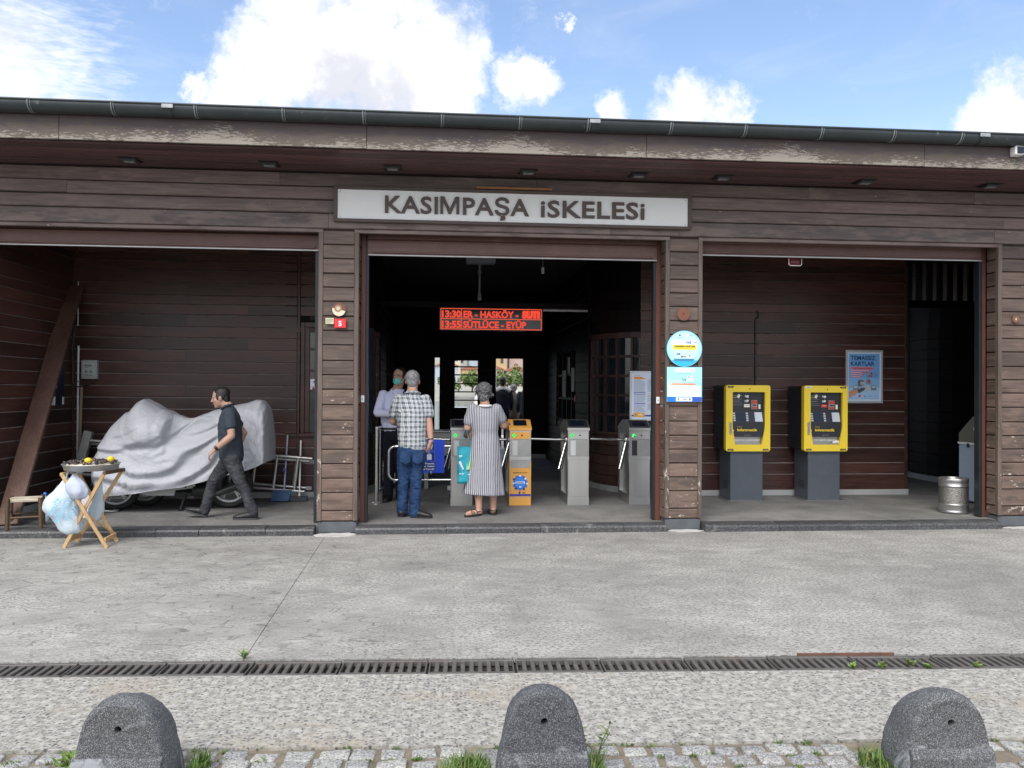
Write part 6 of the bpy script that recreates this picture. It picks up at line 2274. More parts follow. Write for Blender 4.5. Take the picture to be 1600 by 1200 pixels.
WEED = mk('weed_leaf', (0.13, 0.21, 0.035), .5, 0, .3, 25)
weed((-1.47, 3.43, -.01), 'broad leafed weed beside the bollard below the motorcycle bay', 7, .12, 1)
weed((.66, 3.43, .0), 'tall thin weed rising behind the tuft at the middle bollard', 3, .20, 2, .045, .012)
weed((2.36, 3.42, -.01), 'small weed at the far side of the bollard before the yellow machines', 4, .06, 5, .03, .014)
weed((-1.56, 3.66, -.01), 'small weed among the cobbles at the edge of the pavement beyond the bollard', 4, .06, 6, .03, .014)
for x, lab in ((2.395, 'small bright weed sprouting from the drain in front of the first yellow machine'), (2.57, 'second weed sprouting from the drain, just past the first yellow machine'),
               (2.78, 'leafy weed sprouting from the drain before the second yellow machine'), (2.85, 'tiny weed beside the leafy one in the drain'), (3.14, 'weed sprouting from the drain in front of the metal bin')):
    weed((x, Y_at(4.70, x)-.02 if x != 2.78 else Y_at(4.74, x), -.02), lab, 3, .045, int(x*100), .03, .015)
weed((-1.13, 4.99, -.005), 'weed at the end of the slab joint by the drain', 4, .05, 77, .03, .012)
spots = []
random.seed(31)
for k in range(150):
    x = random.uniform(-3, 4)
    spots.append((x, Y_at(3.655-.108*random.choice((.5, 1.5, -.55, 2.5, -.55, .5)), x)+random.uniform(-.02, .02), .022, .012))
tuft('joint_grass', None, spots, 2300, .022, 6, wid=.003, lean=1.2)

# ================================================================= PEOPLE
def solid(mb, name, parent, mat, voxel, smooth=6, wr=0.0, wf=(9, 9, 22), seed=0, hang=None):
    """closed overlapping shapes -> one continuous smooth mesh, with optional cloth wrinkles"""
    me = mb.mesh('tmp')
    o = bpy.data.objects.new('tmp', me)
    COL.objects.link(o)
    r = o.modifiers.new('r', 'REMESH')
    r.mode = 'VOXEL'
    r.voxel_size = voxel
    s = o.modifiers.new('s', 'SMOOTH')
    s.factor = 0.5
    s.iterations = smooth
    dg = bpy.context.evaluated_depsgraph_get()
    dg.update()
    out = bpy.data.meshes.new_from_object(o.evaluated_get(dg))
    bpy.data.objects.remove(o)
    bpy.data.meshes.remove(me)
    out.name = name
    out.materials.clear()
    out.materials.append(mat)
    if wr:
        nv = [v.normal.copy() for v in out.vertices]
        for v, n_ in zip(out.vertices, nv):
            c = v.co
            d = noise.noise((c.x*wf[0]+seed, c.y*wf[1], c.z*wf[2]))+.5*noise.noise((c.x*wf[0]*2.3+seed, c.y*wf[1]*2.3+c.z*6, c.z*wf[2]*1.7))
            d = -abs(d)*1.4+.3
            v.co = c+n_*wr*d
    out.polygons.foreach_set('use_smooth', [True]*len(out.polygons))
    out.polygons.foreach_set('material_index', [0]*len(out.polygons))
    out.update()
    return link(name, out, parent)

DUMMY = ink('#808080')
class Fig(MB):
    def limb(s, pts, rad, n=14, side=None):
        """rounded, tapered, closed tube"""
        pts = [Vector(p) for p in pts]
        rad = [r_ if isinstance(r_, tuple) else (r_, r_) for r_ in rad]
        d0 = (pts[0]-pts[1]).normalized()
        d1 = (pts[-1]-pts[-2]).normalized()
        m0, m1 = min(rad[0]), min(rad[-1])
        P, Q = [], []
        for k in (.98, .8, .45):
            P.append(pts[0]+d0*m0*.9*k)
            f = math.sqrt(1-k*k)
            Q.append((max(.002, rad[0][0]*f), max(.002, rad[0][1]*f)))
        P += pts
        Q += rad
        for k in (.45, .8, .98):
            P.append(pts[-1]+d1*m1*.9*k)
            f = math.sqrt(1-k*k)
            Q.append((max(.002, rad[-1][0]*f), max(.002, rad[-1][1]*f)))
        return s.tube(P, Q, DUMMY, n, side=side)
    def flat(s, pts, rad, n=18, side=None):
        return s.tube(pts, rad, DUMMY, n, side=side)

def frame(f, up=(0, 0, 1)):
    y = Vector(f).normalized()
    z = (Vector(up)-y*Vector(up).dot(y)).normalized()
    x = y.cross(z)
    return Matrix(((x.x, y.x, z.x), (x.y, y.y, z.y), (x.z, y.z, z.z)))

def add_head(g, c, f, k=1.0, neck=None, nose=1.0):
    rm = frame(*f)
    c = Vector(c)
    def q(x, y, z):
        return c+rm @ Vector((x*k, y*k, z*k))
    def E(p, r_):
        g.ell(q(*p), tuple(v*k for v in r_), DUMMY, 22, 14, rot=rm)
    E((0, -.012, .030), (.074, .094, .083))
    E((0, .020, -.028), (.061, .068, .082))
    E((0, .042, -.078), (.040, .042, .034))
    E((0, .070, -.098), (.018, .014, .014))
    g.limb([q(0, .082, .018), q(0, .093*nose, -.008), q(0, .101*nose, -.028)], [.008*k, .010*k, .0125*k], 10)
    g.limb([q(-.042, .072, .020), q(0, .083, .022), q(.042, .072, .020)], [.011*k, .010*k, .011*k], 10)
    g.limb([q(-.020, .078, -.060), q(0, .086, -.060), q(.020, .078, -.060)], [.006*k, .008*k, .006*k], 8)
    for s_ in (-1, 1):
        E((s_*.075, -.008, -.008), (.009, .020, .031))
        E((s_*.042, .052, -.022), (.020, .020, .018))
    if neck:
        g.limb([neck, (Vector(neck)+q(0, -.025, -.07))/2+rm @ Vector((0, -.004, 0)), q(0, -.018, -.055)], [.062*k, .056*k, .056*k], 16)
    return q, rm

def add_face(t, q, rm, k, eye='#1a120e', brow='#120e0c', mouth=True):
    b = MB()
    for s_ in (-1, 1):
        b.ell(q(s_*.030, .0775, .004), (.011*k, .006*k, .006*k), ink('#d8d0c8'), 10, 6, rot=rm)
        b.ell(q(s_*.030, .0815, .004), (.0055*k, .0035*k, .0055*k), ink(eye), 8, 5, rot=rm)
    b.obj('eyes', t)
    b = MB()
    for s_ in (-1, 1):
        b.tube([q(s_*.013, .088, .022), q(s_*.030, .087, .027), q(s_*.046, .076, .021)], [.004*k, .0055*k, .003*k], ink(brow), 6)
    b.obj('eyebrows', t)
    if mouth:
        b = MB()
        b.tube([q(-.020, .083, -.060), q(0, .0925, -.0605), q(.020, .083, -.060)], [.003*k, .0042*k, .003*k], ink('#8a4f45'), 6)
        b.obj('lips', t)

def add_hair(t, q, rm, k, mat, full=1.0, rough=.002, seed=1, curly=0.0, low=-.02, front=.0, top=0.0):
    g = Fig()
    def E(p, r_):
        g.ell(q(*p), tuple(v*k for v in r_), DUMMY, 22, 14, rot=rm)
    E((0, -.024+front, .044+top), (.080*full, .094*full, .080*full))
    E((0, -.058, low), (.064*full, .044*full, .070*full))
    for s_ in (-1, 1):
        E((s_*.066*full, -.012, .018), (.015, .050, .046))
        E((s_*.068, .026, .004), (.007, .011, .030))
    if curly:
        rd = random.Random(seed)
        for _ in range(46):
            a, e = rd.uniform(0, 2*PI), rd.uniform(-.7, 1.5)
            d = Vector((math.cos(a)*math.cos(e)*.100, math.sin(a)*math.cos(e)*.108-.030, math.sin(e)*.092+.034))
            if d.y > .045 and d.z < .07:
                continue
            p0 = q(*d)
            out_ = (rm @ Vector((d.x, d.y+.02, d.z-.02))).normalized()
            tdir = Vector((rd.uniform(-1, 1), rd.uniform(-1, 1), -.9)).normalized()
            g.limb([p0-out_*.012, p0+out_*.012+tdir*.006, p0+out_*.017+tdir*.024, p0+out_*.008+tdir*.042], [.013*k, .012*k, .009*k, .003*k], 7)
    o = solid(g, 'hair', t, mat, .0055, 3, rough, (40, 40, 60), seed)
    return o

def add_hand(g, w, d, n, th, curl=.5, k=1.0, spread=.0):
    """w wrist, d along the hand, n towards the palm side, th towards the thumb"""
    w, d, n = Vector(w), Vector(d).normalized(), Vector(n)
    n = (n-d*n.dot(d)).normalized()
    th = Vector(th)
    th = (th-d*th.dot(d)-n*th.dot(n)).normalized()
    g.limb([w-d*.02, w+d*.030*k, w+d*.085*k], [(.026*k, .019*k), (.036*k, .017*k), (.040*k, .014*k)], 14, side=th)
    for i, (o, L) in enumerate(((.030, .070), (.010, .078), (-.010, .072), (-.029, .056))):
        p = w+d*(.080 if i < 3 else .074)*k+th*o*k
        a = 0.0
        pts, rd_ = [p-d*.02*k], [.0090*k]
        for j, f in enumerate((.45, .32, .23)):
            a += curl*(.55 if j == 0 else .75)
            dd = (d*math.cos(a)+n*math.sin(a)+th*(o*spread)).normalized()
            pts.append(p)
            rd_.append((.0092-.0008*j)*k)
            p = p+dd*L*f*1.25*k
        pts.append(p)
        rd_.append(.0066*k)
        g.limb(pts, rd_, 9)
    p = w+d*.025*k+th*.028*k
    a1 = (d*.75+th*.75+n*.30).normalized()
    a2 = (d*.95+th*.25+n*.45*curl).normalized()
    g.limb([w+d*.012*k+th*.012*k, p, p+a1*.034*k, p+a1*.034*k+a2*.030*k], [.014*k, .0125*k, .0105*k, .0075*k], 9)

def shoe(t, heel, toe, h=.10, w=.046, mat=None, sole=None, up=(0, 0, 1), ank=None, name='shoe'):
    heel, toe = Vector(heel), Vector(toe)
    f = toe-heel
    L = f.length
    rm = frame(f, up)
    def q(x, y, z):
        return heel+rm @ Vector((x, y*L, z))
    g = Fig()
    sd_ = rm @ Vector((1, 0, 0))
    g.limb([q(0, .10, .045), q(0, .35, .044), q(0, .62, .038), q(0, .86, .030), q(0, .94, .026)], [(w*.78, .040), (w*.80, .042), (w*1.0, .034), (w*.92, .024), (w*.66, .019)], 16, side=sd_)
    a = Vector(ank) if ank else q(0, .18, .12)
    g.limb([q(0, .20, .045), a], [(w*.86, .055), (.046, .050)], 16, side=sd_)
    o = solid(g, name, t, mat, .006, 4, .0015, (30, 30, 30), 3)
    b = MB()
    pts = []
    for k in range(28):
        a_ = 2*PI*k/28
        y = .5-.5*math.cos(a_)
        wd = w*(.80+.24*math.sin(min(PI, y*PI*1.0))-.10*(1-y) if True else 1)
        pts.append((wd*math.copysign(abs(math.sin(a_))**.6, math.sin(a_)), y))
    vs = [tuple(q(x, y, -.004)) for x, y in pts]+[tuple(q(x*1.02, y, .017)) for x, y in pts]
    n_ = 28
    b.add(vs, [(i, (i+1) % n_, n_+(i+1) % n_, n_+i) for i in range(n_)]+[tuple(range(n_))[::-1], tuple(range(n_, 2*n_))], sole or mat, False)
    b.obj('sole', o)
    for s_ in range(3):
        pass
    return o

def cloth(name, c, rough=.85, var=.12, fine=260, bump=.25):
    return mk(name, c, rough, 0, var, 7, bump, fine, spec=.25)
SKIN = mk('skin', (0.40, 0.245, 0.180), .5, 0, .10, 14, .1, 90, spec=.4, dirt=(0.42, 0.225, 0.165), dscale=9)
SKIN2 = mk('skin_fair', (0.50, 0.29, 0.215), .5, 0, .10, 14, .1, 90, spec=.4, dirt=(0.52, 0.25, 0.19), dscale=10)
HAIRB = mk('hair_black', (0.012, 0.010, 0.010), .5, 0, .4, 60, .6, 200)
def hairgrey(name, a, b_):
    m, tt, bb = base(name)
    v = N(tt, 'ShaderNodeTexCoord').outputs['Object']
    f = tnoise(tt, vscale(tt, v, (1, 1, .45)), 85, 5, .7, .6)
    tt.links.new(mixc(tt, mrange(tt, f, .38, .62), a, b_), bb.inputs['Base Color'])
    bb.inputs['Roughness'].default_value = .6
    bn = N(tt, 'ShaderNodeBump', {'Height': f, 'Strength': .7, 'Distance': .006})
    tt.links.new(bn.outputs[0], bb.inputs['Normal'])
    return m
HAIRG = hairgrey('hair_silver', (0.10, 0.10, 0.105), (0.30, 0.30, 0.31))
HAIRW = hairgrey('hair_salt', (0.022, 0.022, 0.025), (0.19, 0.19, 0.20))
def denim(name, c0, c1):
    m, tt, bb = base(name)
    v = N(tt, 'ShaderNodeTexCoord').outputs['Object']
    f = M(tt, 'ADD', M(tt, 'MULTIPLY', tnoise(tt, v, 7, 5, .6), .7), M(tt, 'MULTIPLY', tnoise(tt, vscale(tt, v, (1, 1, .5)), 120, 3, .7), .3))
    tt.links.new(mixc(tt, mrange(tt, f, .36, .66), c0, c1), bb.inputs['Base Color'])
    bb.inputs['Roughness'].default_value = .85
    bb.inputs['Specular IOR Level'].default_value = .2
    bn = N(tt, 'ShaderNodeBump', {'Height': tnoise(tt, vscale(tt, v, (1, 1, 2.2)), 34, 4, .6), 'Strength': .5, 'Distance': .006})
    tt.links.new(bn.outputs[0], bb.inputs['Normal'])
    return m
JEANB = denim('denim_blue', (0.010, 0.027, 0.075), (0.030, 0.068, 0.16))
JEANG = denim('denim_charcoal', (0.026, 0.028, 0.032), (0.070, 0.073, 0.082))
POLO = cloth('polo_slate', (0.036, 0.045, 0.060))
NAVY = cloth('trousers_navy', (0.010, 0.011, 0.019))
SHIRTL = cloth('shirt_lilac', (0.60, 0.62, 0.80), .8, .05)
SHOEB = mk('shoe_black', (0.012, 0.012, 0.014), .5, 0, .2, 20)
SOLE = mk('sole_black', (0.018, 0.018, 0.020), .7, 0, .2, 20)
SOLEG = mk('sole_grey', (0.05, 0.05, 0.055), .7, 0, .2, 20)
MASKM = mk('mask_teal', (0.16, 0.52, 0.44), .75, 0, .05, 10)

def plaid():
    m, tt, bb = base('shirt_plaid')
    v = N(tt, 'ShaderNodeTexCoord').outputs['Object']
    wv = VM(tt, 'ADD', v, VM(tt, 'SCALE', VM(tt, 'SUBTRACT', N(tt, 'ShaderNodeTexNoise', {'Vector': v, 'Scale': 6, 'Detail': 2}).outputs['Color'], (.5, .5, .5)).outputs[0], .03).outputs[0]).outputs[0]
    x, y, z = N(tt, 'ShaderNodeSeparateXYZ', {0: wv}).outputs[:3]
    def band(c, per, ph, w_):
        u = M(tt, 'FRACT', M(tt, 'MULTIPLY_ADD', c, 1/per, ph))
        return mrange(tt, M(tt, 'ABSOLUTE', M(tt, 'SUBTRACT', u, .5)), w_-.05, w_+.05, 1.0, 0.0)
    xx = M(tt, 'ADD', x, M(tt, 'MULTIPLY', y, .6))
    P_ = .056
    dk = M(tt, 'ADD', M(tt, 'MULTIPLY', band(xx, P_, .1, .24), .5), M(tt, 'MULTIPLY', band(z, P_, .3, .24), .5))
    thin = M(tt, 'MAXIMUM', band(xx, P_, .6, .05), band(z, P_, .8, .05))
    lt = M(tt, 'MAXIMUM', band(xx, P_, .1, .045), band(z, P_, .3, .045))
    c = mixc(tt, dk, (0.62, 0.65, 0.66), (0.020, 0.030, 0.050))
    c = mixc(tt, M(tt, 'MULTIPLY', thin, .55), c, (0.05, 0.07, 0.10))
    c = mixc(tt, M(tt, 'MULTIPLY', lt, .45), c, (0.50, 0.55, 0.58))
    tt.links.new(c, bb.inputs['Base Color'])
    bb.inputs['Roughness'].default_value = .85
    bb.inputs['Specular IOR Level'].default_value = .2
    return m
def stripes():
    m, tt, bb = base('dress_stripes')
    v = N(tt, 'ShaderNodeTexCoord').outputs['Object']
    wv = VM(tt, 'ADD', v, VM(tt, 'SCALE', VM(tt, 'SUBTRACT', N(tt, 'ShaderNodeTexNoise', {'Vector': vscale(tt, v, (1, 1, .6)), 'Scale': 5, 'Detail': 2}).outputs['Color'], (.5, .5, .5)).outputs[0], .022).outputs[0]).outputs[0]
    x, y, z = N(tt, 'ShaderNodeSeparateXYZ', {0: wv}).outputs[:3]
    # stripes run down the flaring cloth: x is divided by the local width
    wd = M(tt, 'MULTIPLY_ADD', z, -.16, 1.17)
    u = M(tt, 'FRACT', M(tt, 'MULTIPLY', M(tt, 'DIVIDE', x, wd), 1/.0205))
    s_ = mrange(tt, M(tt, 'ABSOLUTE', M(tt, 'SUBTRACT', u, .5)), .17, .25, 1.0, 0.0)
    c = mixc(tt, s_, (0.44, 0.44, 0.475), (0.075, 0.079, 0.098))
    tt.links.new(c, bb.inputs['Base Color'])
    bb.inputs['Roughness'].default_value = .85
    bb.inputs['Specular IOR Level'].default_value = .2
    return m
PLAID, STRIPE = plaid(), stripes()

def V(*a):
    return Vector(a)

# ---- walking man -------------------------------------------------
t = thing('person', 'man in a slate polo shirt and charcoal jeans walking past the covered scooter', 'person', (-2.45, 9.85, .08))
O = Vector((-2.45, 9.85, .08))
def W(x, y, z):
    return Vector((x, y, z))-O
hd_f = ((-.96, -.06, -.22), (.22*-.96*-1*-1, 0, 1))
g = Fig()
neckb = W(-2.425, 9.85, 1.375)
q, rm = add_head(g, W(-2.520, 9.85, 1.487), ((-.97, -.05, -.18), (0, 0, 1)), 1.02, neckb, 1.02)
sp = [W(-2.395, 9.85, .80), W(-2.40, 9.85, .95), W(-2.415, 9.85, 1.12), W(-2.42, 9.85, 1.28), W(-2.425, 9.85, 1.35)]
g.limb(sp, [(.13, .095), (.12, .09), (.13, .095), (.115, .075), (.058, .052)], 20, side=(0, 1, 0))
shn, shf = W(-2.375, 9.67, 1.295), W(-2.455, 10.03, 1.295)
eln, wrn = W(-2.335, 9.615, 1.055), W(-2.520, 9.60, .895)
elf, wrf = W(-2.30, 10.08, 1.06), W(-2.38, 10.10, .87)
g.limb([shn, (shn+eln)/2, eln], [.040, .049, .041], 14)
g.limb([eln, eln*.65+wrn*.35, wrn], [.041, .042, .028], 14)
g.limb([shf, elf, wrf], [.040, .041, .028], 14)
add_hand(g, wrn, (-.62, -.02, -.62), (.55, .35, -.6), (-.6, .4, .5), .85, .92)
add_hand(g, wrf, (-.3, 0, -1), (-.3, -1, 0), (-1, 0, .2), .5, .92)
hpn, hpf = W(-2.375, 9.765, .80), W(-2.415, 9.935, .80)
knn, ann = W(-2.262, 9.76, .515), W(-2.120, 9.76, .185)
knf, anf = W(-2.615, 9.935, .50), W(-2.710, 9.935, .180)
for a, b_, c in ((hpn, knn, ann), (hpf, knf, anf)):
    g.limb([a, (a+b_)/2, b_, b_*.6+c*.4, c], [.080, .072, .052, .052, .036], 14)
g.limb([ann, W(-2.16, 9.76, .115), W(-2.27, 9.755, .11)], [.033, .033, .022], 10)
g.limb([anf, W(-2.73, 9.935, .14), W(-2.85, 9.94, .15)], [.033, .033, .022], 10)
body = solid(g, 'body', t, SKIN, .006, 4)
add_face(t, q, rm, 1.02)
add_hair(t, q, rm, 1.02, HAIRB, .98, .003, 4, front=.002)
b = MB()
b.tube([q(-.055, .045, -.075), q(-.03, .07, -.10), q(0, .083, -.112)], [.004, .006, .006], HAIRB, 6)
g = Fig()
spx = [W(-2.390, 9.85, .80), W(-2.395, 9.85, .90), W(-2.408, 9.85, 1.03), W(-2.414, 9.85, 1.15), W(-2.412, 9.85, 1.26), W(-2.422, 9.85, 1.335), W(-2.435, 9.85, 1.375)]
g.limb(spx, [(.165, .138), (.160, .135), (.160, .132), (.170, .132), (.165, .115), (.105, .085), (.072, .064)], 24, side=(0, 1, 0))
g.limb([shn+V(0, .02, .01), (shn*.45+eln*.55)], [.070, .067], 16)
g.limb([shf+V(0, -.02, .01), (shf*.45+elf*.55)], [.070, .066], 16)
sh = solid(g, 'polo_shirt', t, POLO, .007, 6, .0055, (11, 11, 16), 2)
g = Fig()
g.limb([W(-2.475, 9.79, 1.372), W(-2.43, 9.775, 1.392), W(-2.385, 9.80, 1.41), W(-2.37, 9.85, 1.415), W(-2.385, 9.90, 1.41), W(-2.43, 9.925, 1.392), W(-2.475, 9.91, 1.372)], [(.012, .022)]*7, 10)
g.limb([W(-2.475, 9.79, 1.372), W(-2.505, 9.82, 1.345)], [(.010, .022), (.008, .014)], 8)
solid(g, 'collar', sh, POLO, .006, 3)
g = Fig()
g.limb([W(-2.39, 9.85, .87), W(-2.395, 9.85, .79)], [(.155, .125), (.16, .13)], 20, side=(0, 1, 0))
for a, b_, c in ((hpn, knn, ann), (hpf, knf, anf)):
    g.limb([a+V(0, 0, -.02), a*.5+b_*.5, b_, b_*.55+c*.45, c+V(0, 0, -.015)], [.098, .088, .070, .064, .062], 16)
solid(g, 'jeans', t, JEANG, .007, 5, .009, (10, 10, 20), 6)
shoe(t, W(-2.065, 9.76, .084), W(-2.345, 9.745, .084), mat=SHOEB, sole=SOLEG, ank=W(-2.118, 9.76, .19))
shoe(t, W(-2.680, 9.935, .088), W(-2.945, 9.945, .160), mat=SHOEB, sole=SOLEG, up=(-.25, 0, 1), ank=W(-2.712, 9.935, .20))
b = MB()
wd = (wrn-eln).normalized()
b.tube([wrn-wd*.045, wrn-wd*.020], [.033, .032], BLACKP, 14)
b.ell(wrn-wd*.032+V(0, -.031, .006), (.019, .008, .019), SCREEN, 12, 6)
b.obj('wristwatch', t)

# ---- man in the plaid shirt --------------------------------------
t = thing('person', 'grey haired man in a plaid shirt and blue jeans seen from behind', 'person', (-.30, 9.85, .08))
O = Vector((-.30, 9.85, .08))
g = Fig()
q, rm = add_head(g, W(-.300, 9.865, 1.695), ((.10, 1, -.06), (0, 0, 1)), 1.06, W(-.300, 9.85, 1.575))
g.limb([W(-.305, 9.85, .88), W(-.305, 9.85, 1.05), W(-.305, 9.85, 1.28), W(-.30, 9.85, 1.47), W(-.30, 9.85, 1.55)], [(.13, .10), (.13, .10), (.135, .095), (.085, .06), (.058, .055)], 20, side=(1, 0, 0))
sl, sr = W(-.470, 9.86, 1.475), W(-.140, 9.86, 1.475)
elr, wrr = W(-.102, 9.85, 1.195), W(-.080, 9.83, .985)
ell_, wrl = W(-.535, 9.94, 1.215), W(-.455, 10.16, 1.165)
g.limb([sr, (sr+elr)/2, elr], [.042, .049, .042], 14)
g.limb([elr, elr*.65+wrr*.35, wrr], [.042, .043, .029], 14)
g.limb([sl, (sl+ell_)/2, ell_], [.042, .049, .042], 14)
g.limb([ell_, ell_*.65+wrl*.35, wrl], [.042, .043, .029], 14)
add_hand(g, wrr, (-.22, .05, -1), (-.8, .5, .0), (.0, 1, .1), .45)
add_hand(g, wrl, (.5, .7, .05), (.3, -.2, -1), (-.3, .2, 1), .6)
hl, hr = W(-.390, 9.85, .88), W(-.222, 9.85, .88)
kl, al = W(-.398, 9.86, .53), W(-.416, 9.885, .175)
kr, ar = W(-.250, 9.83, .53), W(-.268, 9.81, .165)
for a, b_, c in ((hl, kl, al), (hr, kr, ar)):
    g.limb([a, (a+b_)/2, b_, b_*.6+c*.4, c], [.082, .075, .055, .054, .037], 14)
g.limb([al, W(-.418, 9.90, .12), W(-.420, 9.99, .11)], [.033, .033, .022], 10)
g.limb([ar, W(-.262, 9.805, .12), W(-.15, 9.78, .115)], [.033, .033, .022], 10)
solid(g, 'body', t, SKIN2, .006, 4)
add_face(t, q, rm, 1.06)
add_hair(t, q, rm, 1.06, HAIRG, 1.0, .0015, 2, low=-.006)
g = Fig()
g.limb([W(-.292, 9.85, .93), W(-.300, 9.85, 1.02), W(-.305, 9.85, 1.16), W(-.307, 9.855, 1.30), W(-.304, 9.86, 1.42), W(-.302, 9.86, 1.505), W(-.30, 9.855, 1.56)],
       [(.172, .142), (.170, .142), (.176, .142), (.188, .136), (.182, .110), (.110, .078), (.076, .068)], 26, side=(1, 0, 0))
g.limb([sr+V(-.012, 0, .004), (sr*.40+elr*.60)+V(.012, 0, 0)], [.070, .074], 16)
g.limb([sl+V(.012, 0, .004), (sl*.34+ell_*.66)], [.070, .074], 16)
sh = solid(g, 'plaid_shirt', t, PLAID, .007, 6, .006, (10, 10, 15), 5)
g = Fig()
g.limb([W(-.375, 9.91, 1.535), W(-.378, 9.85, 1.55), W(-.345, 9.795, 1.562), W(-.30, 9.778, 1.566), W(-.255, 9.795, 1.562), W(-.222, 9.85, 1.55), W(-.225, 9.91, 1.535)], [(.015, .026)]*7, 10)
solid(g, 'collar', sh, PLAID, .006, 3)
g = Fig()
g.limb([W(-.302, 9.85, 1.0), W(-.305, 9.85, .90), W(-.306, 9.85, .84)], [(.152, .125), (.162, .135), (.165, .135)], 22, side=(1, 0, 0))
for a, b_, c in ((hl, kl, al), (hr, kr, ar)):
    g.limb([a+V(0, 0, -.03), a*.5+b_*.5, b_, b_*.5+c*.5, c+V(0, 0, -.03)], [.092, .086, .070, .066, .068], 16)
je = solid(g, 'jeans', t, JEANB, .007, 5, .009, (10, 10, 22), 3)
b = MB()
for x in (-.375, -.232):
    p0 = W(x, 9.712, .80)
    b.prism([(p0.x-.062, p0.z+.06), (p0.x+.062, p0.z+.06), (p0.x+.058, p0.z-.05), (p0.x, p0.z-.08), (p0.x-.058, p0.z-.05)], p0.y, p0.y+.03, JEANB, 'y')
b.obj('back_pocket', je)
shoe(t, W(-.425, 9.82, .084), W(-.420, 10.10, .084), mat=SHOEB, sole=SOLE, ank=al+V(0, 0, .01), w=.05)
shoe(t, W(-.305, 9.815, .084), W(-.055, 9.745, .084), mat=SHOEB, sole=SOLE, ank=ar+V(0, 0, .01), w=.05)
b = MB()
wd = (wrr-elr).normalized()
b.tube([wrr-wd*.028, wrr-wd*.014], [.034, .033], BLACKP, 14)
b.obj('bracelet', t)

# ---- woman in the striped dress ----------------------------------
t = thing('person', 'woman with curly grey hair in a long striped dress seen from behind', 'person', (.57, 9.95, .08))
O = Vector((.57, 9.95, .08))
g = Fig()
q, rm = add_head(g, W(.560, 9.975, 1.545), ((.15, 1, -.20), (0, 0, 1)), .97, W(.567, 9.945, 1.43))
g.limb([W(.575, 9.95, .80), W(.575, 9.95, 1.0), W(.57, 9.95, 1.2), W(.565, 9.945, 1.36), W(.567, 9.945, 1.42)], [(.15, .11), (.125, .095), (.13, .095), (.085, .06), (.055, .05)], 20, side=(1, 0, 0))
sl, sr = W(.415, 9.95, 1.365), W(.715, 9.95, 1.365)
ell_, wrl = W(.362, 9.97, 1.135), W(.335, 10.17, 1.03)
elr, wrr = W(.800, 10.03, 1.160), W(.872, 10.25, 1.175)
g.limb([sr, (sr+elr)/2, elr], [.044, .054, .046], 14)
g.limb([elr, elr*.6+wrr*.4, wrr], [.046, .043, .027], 14)
g.limb([sl, (sl+ell_)/2, ell_], [.044, .054, .047], 14)
g.limb([ell_, ell_*.6+wrl*.4, wrl], [.047, .044, .027], 14)
add_hand(g, wrr, (.15, 1, .05), (-.3, 0, -1), (-1, .1, .2), .4, .88)
add_hand(g, wrl, (.3, 1, -.1), (1, -.3, 0), (0, .2, 1), .8, .88)
hl, hr = W(.495, 9.94, .80), W(.655, 9.96, .80)
kl, al = W(.497, 9.925, .50), W(.500, 9.925, .160)
kr, ar = W(.672, 9.975, .50), W(.680, 9.995, .165)
for a, b_, c in ((hl, kl, al), (hr, kr, ar)):
    g.limb([a, (a+b_)/2, b_, b_*.62+c*.38, b_*.25+c*.75, c], [.090, .080, .056, .058, .043, .038], 14)
g.limb([al+V(.015, .0, -.03), W(.47, 9.90, .118), W(.395, 9.845, .112), W(.35, 9.815, .106)], [(.033, .034), (.036, .032), (.042, .022), (.032, .014)], 12)
g.limb([ar+V(0, -.015, -.03), W(.675, 9.99, .118), W(.655, 10.09, .112), W(.648, 10.13, .106)], [(.033, .034), (.036, .032), (.042, .022), (.032, .014)], 12)
solid(g, 'body', t, SKIN2, .006, 4)
add_face(t, q, rm, .97)
add_hair(t, q, rm, .97, HAIRW, 1.20, .011, 7, curly=1, low=-.03, top=.008)
g = Fig()
vs, fs = [], []
prof = [(1.405, .085, .070, .567), (1.385, .115, .085, .566), (1.34, .160, .105, .567), (1.27, .172, .125, .570), (1.15, .166, .132, .572), (1.07, .158, .128, .574), (.95, .178, .150, .576), (.80, .196, .165, .576), (.60, .212, .170, .574), (.42, .232, .172, .572), (.335, .242, .172, .571), (.333, .20, .14, .571)]
S_ = spl([Vector((p_[1], p_[2], p_[0])) for p_ in prof], 5)
C_ = spl([Vector((p_[3], 0, p_[0])) for p_ in prof], 5)
nn_ = 72
for a, c in zip(S_, C_):
    z = a.z
    f = max(0, (1.0-z)/.66)
    for k in range(nn_):
        an = 2*PI*k/nn_
        w_ = 1+f*(.030*math.sin(an*9+1.5*math.sin(an*2))+.018*math.sin(an*17+2))
        vs.append(tuple(W(c.x-.018*f*(1 if math.cos(an) < -.6 else 0)+a.x*w_*math.cos(an), 9.95+a.y*w_*math.sin(an)+.02*f, z-.012*f*math.cos(an))))
q_ = len(S_)
fs = [(i*nn_+(k+1) % nn_, i*nn_+k, (i+1)*nn_+k, (i+1)*nn_+(k+1) % nn_) for i in range(q_-1) for k in range(nn_)]
fs += [tuple(range(nn_)), tuple((q_-1)*nn_+k for k in range(nn_))[::-1]]
g.add(vs, fs, DUMMY)
g.limb([sr+V(-.01, 0, .0), sr*.42+elr*.58], [.072, .074], 16)
g.limb([sl+V(.01, 0, .0), sl*.34+ell_*.66], [.072, .074], 16)
dre = solid(g, 'striped_dress', t, STRIPE, .007, 4, .004, (9, 9, 9), 8)
b = MB()
b.tube([W(.50, 9.885, 1.408), W(.53, 9.862, 1.405), W(.567, 9.855, 1.402), W(.605, 9.862, 1.405), W(.635, 9.885, 1.408)], [(.012, .018), (.014, .026), (.016, .030), (.014, .026), (.012, .018)], ink('#e6e4e2'), 8)
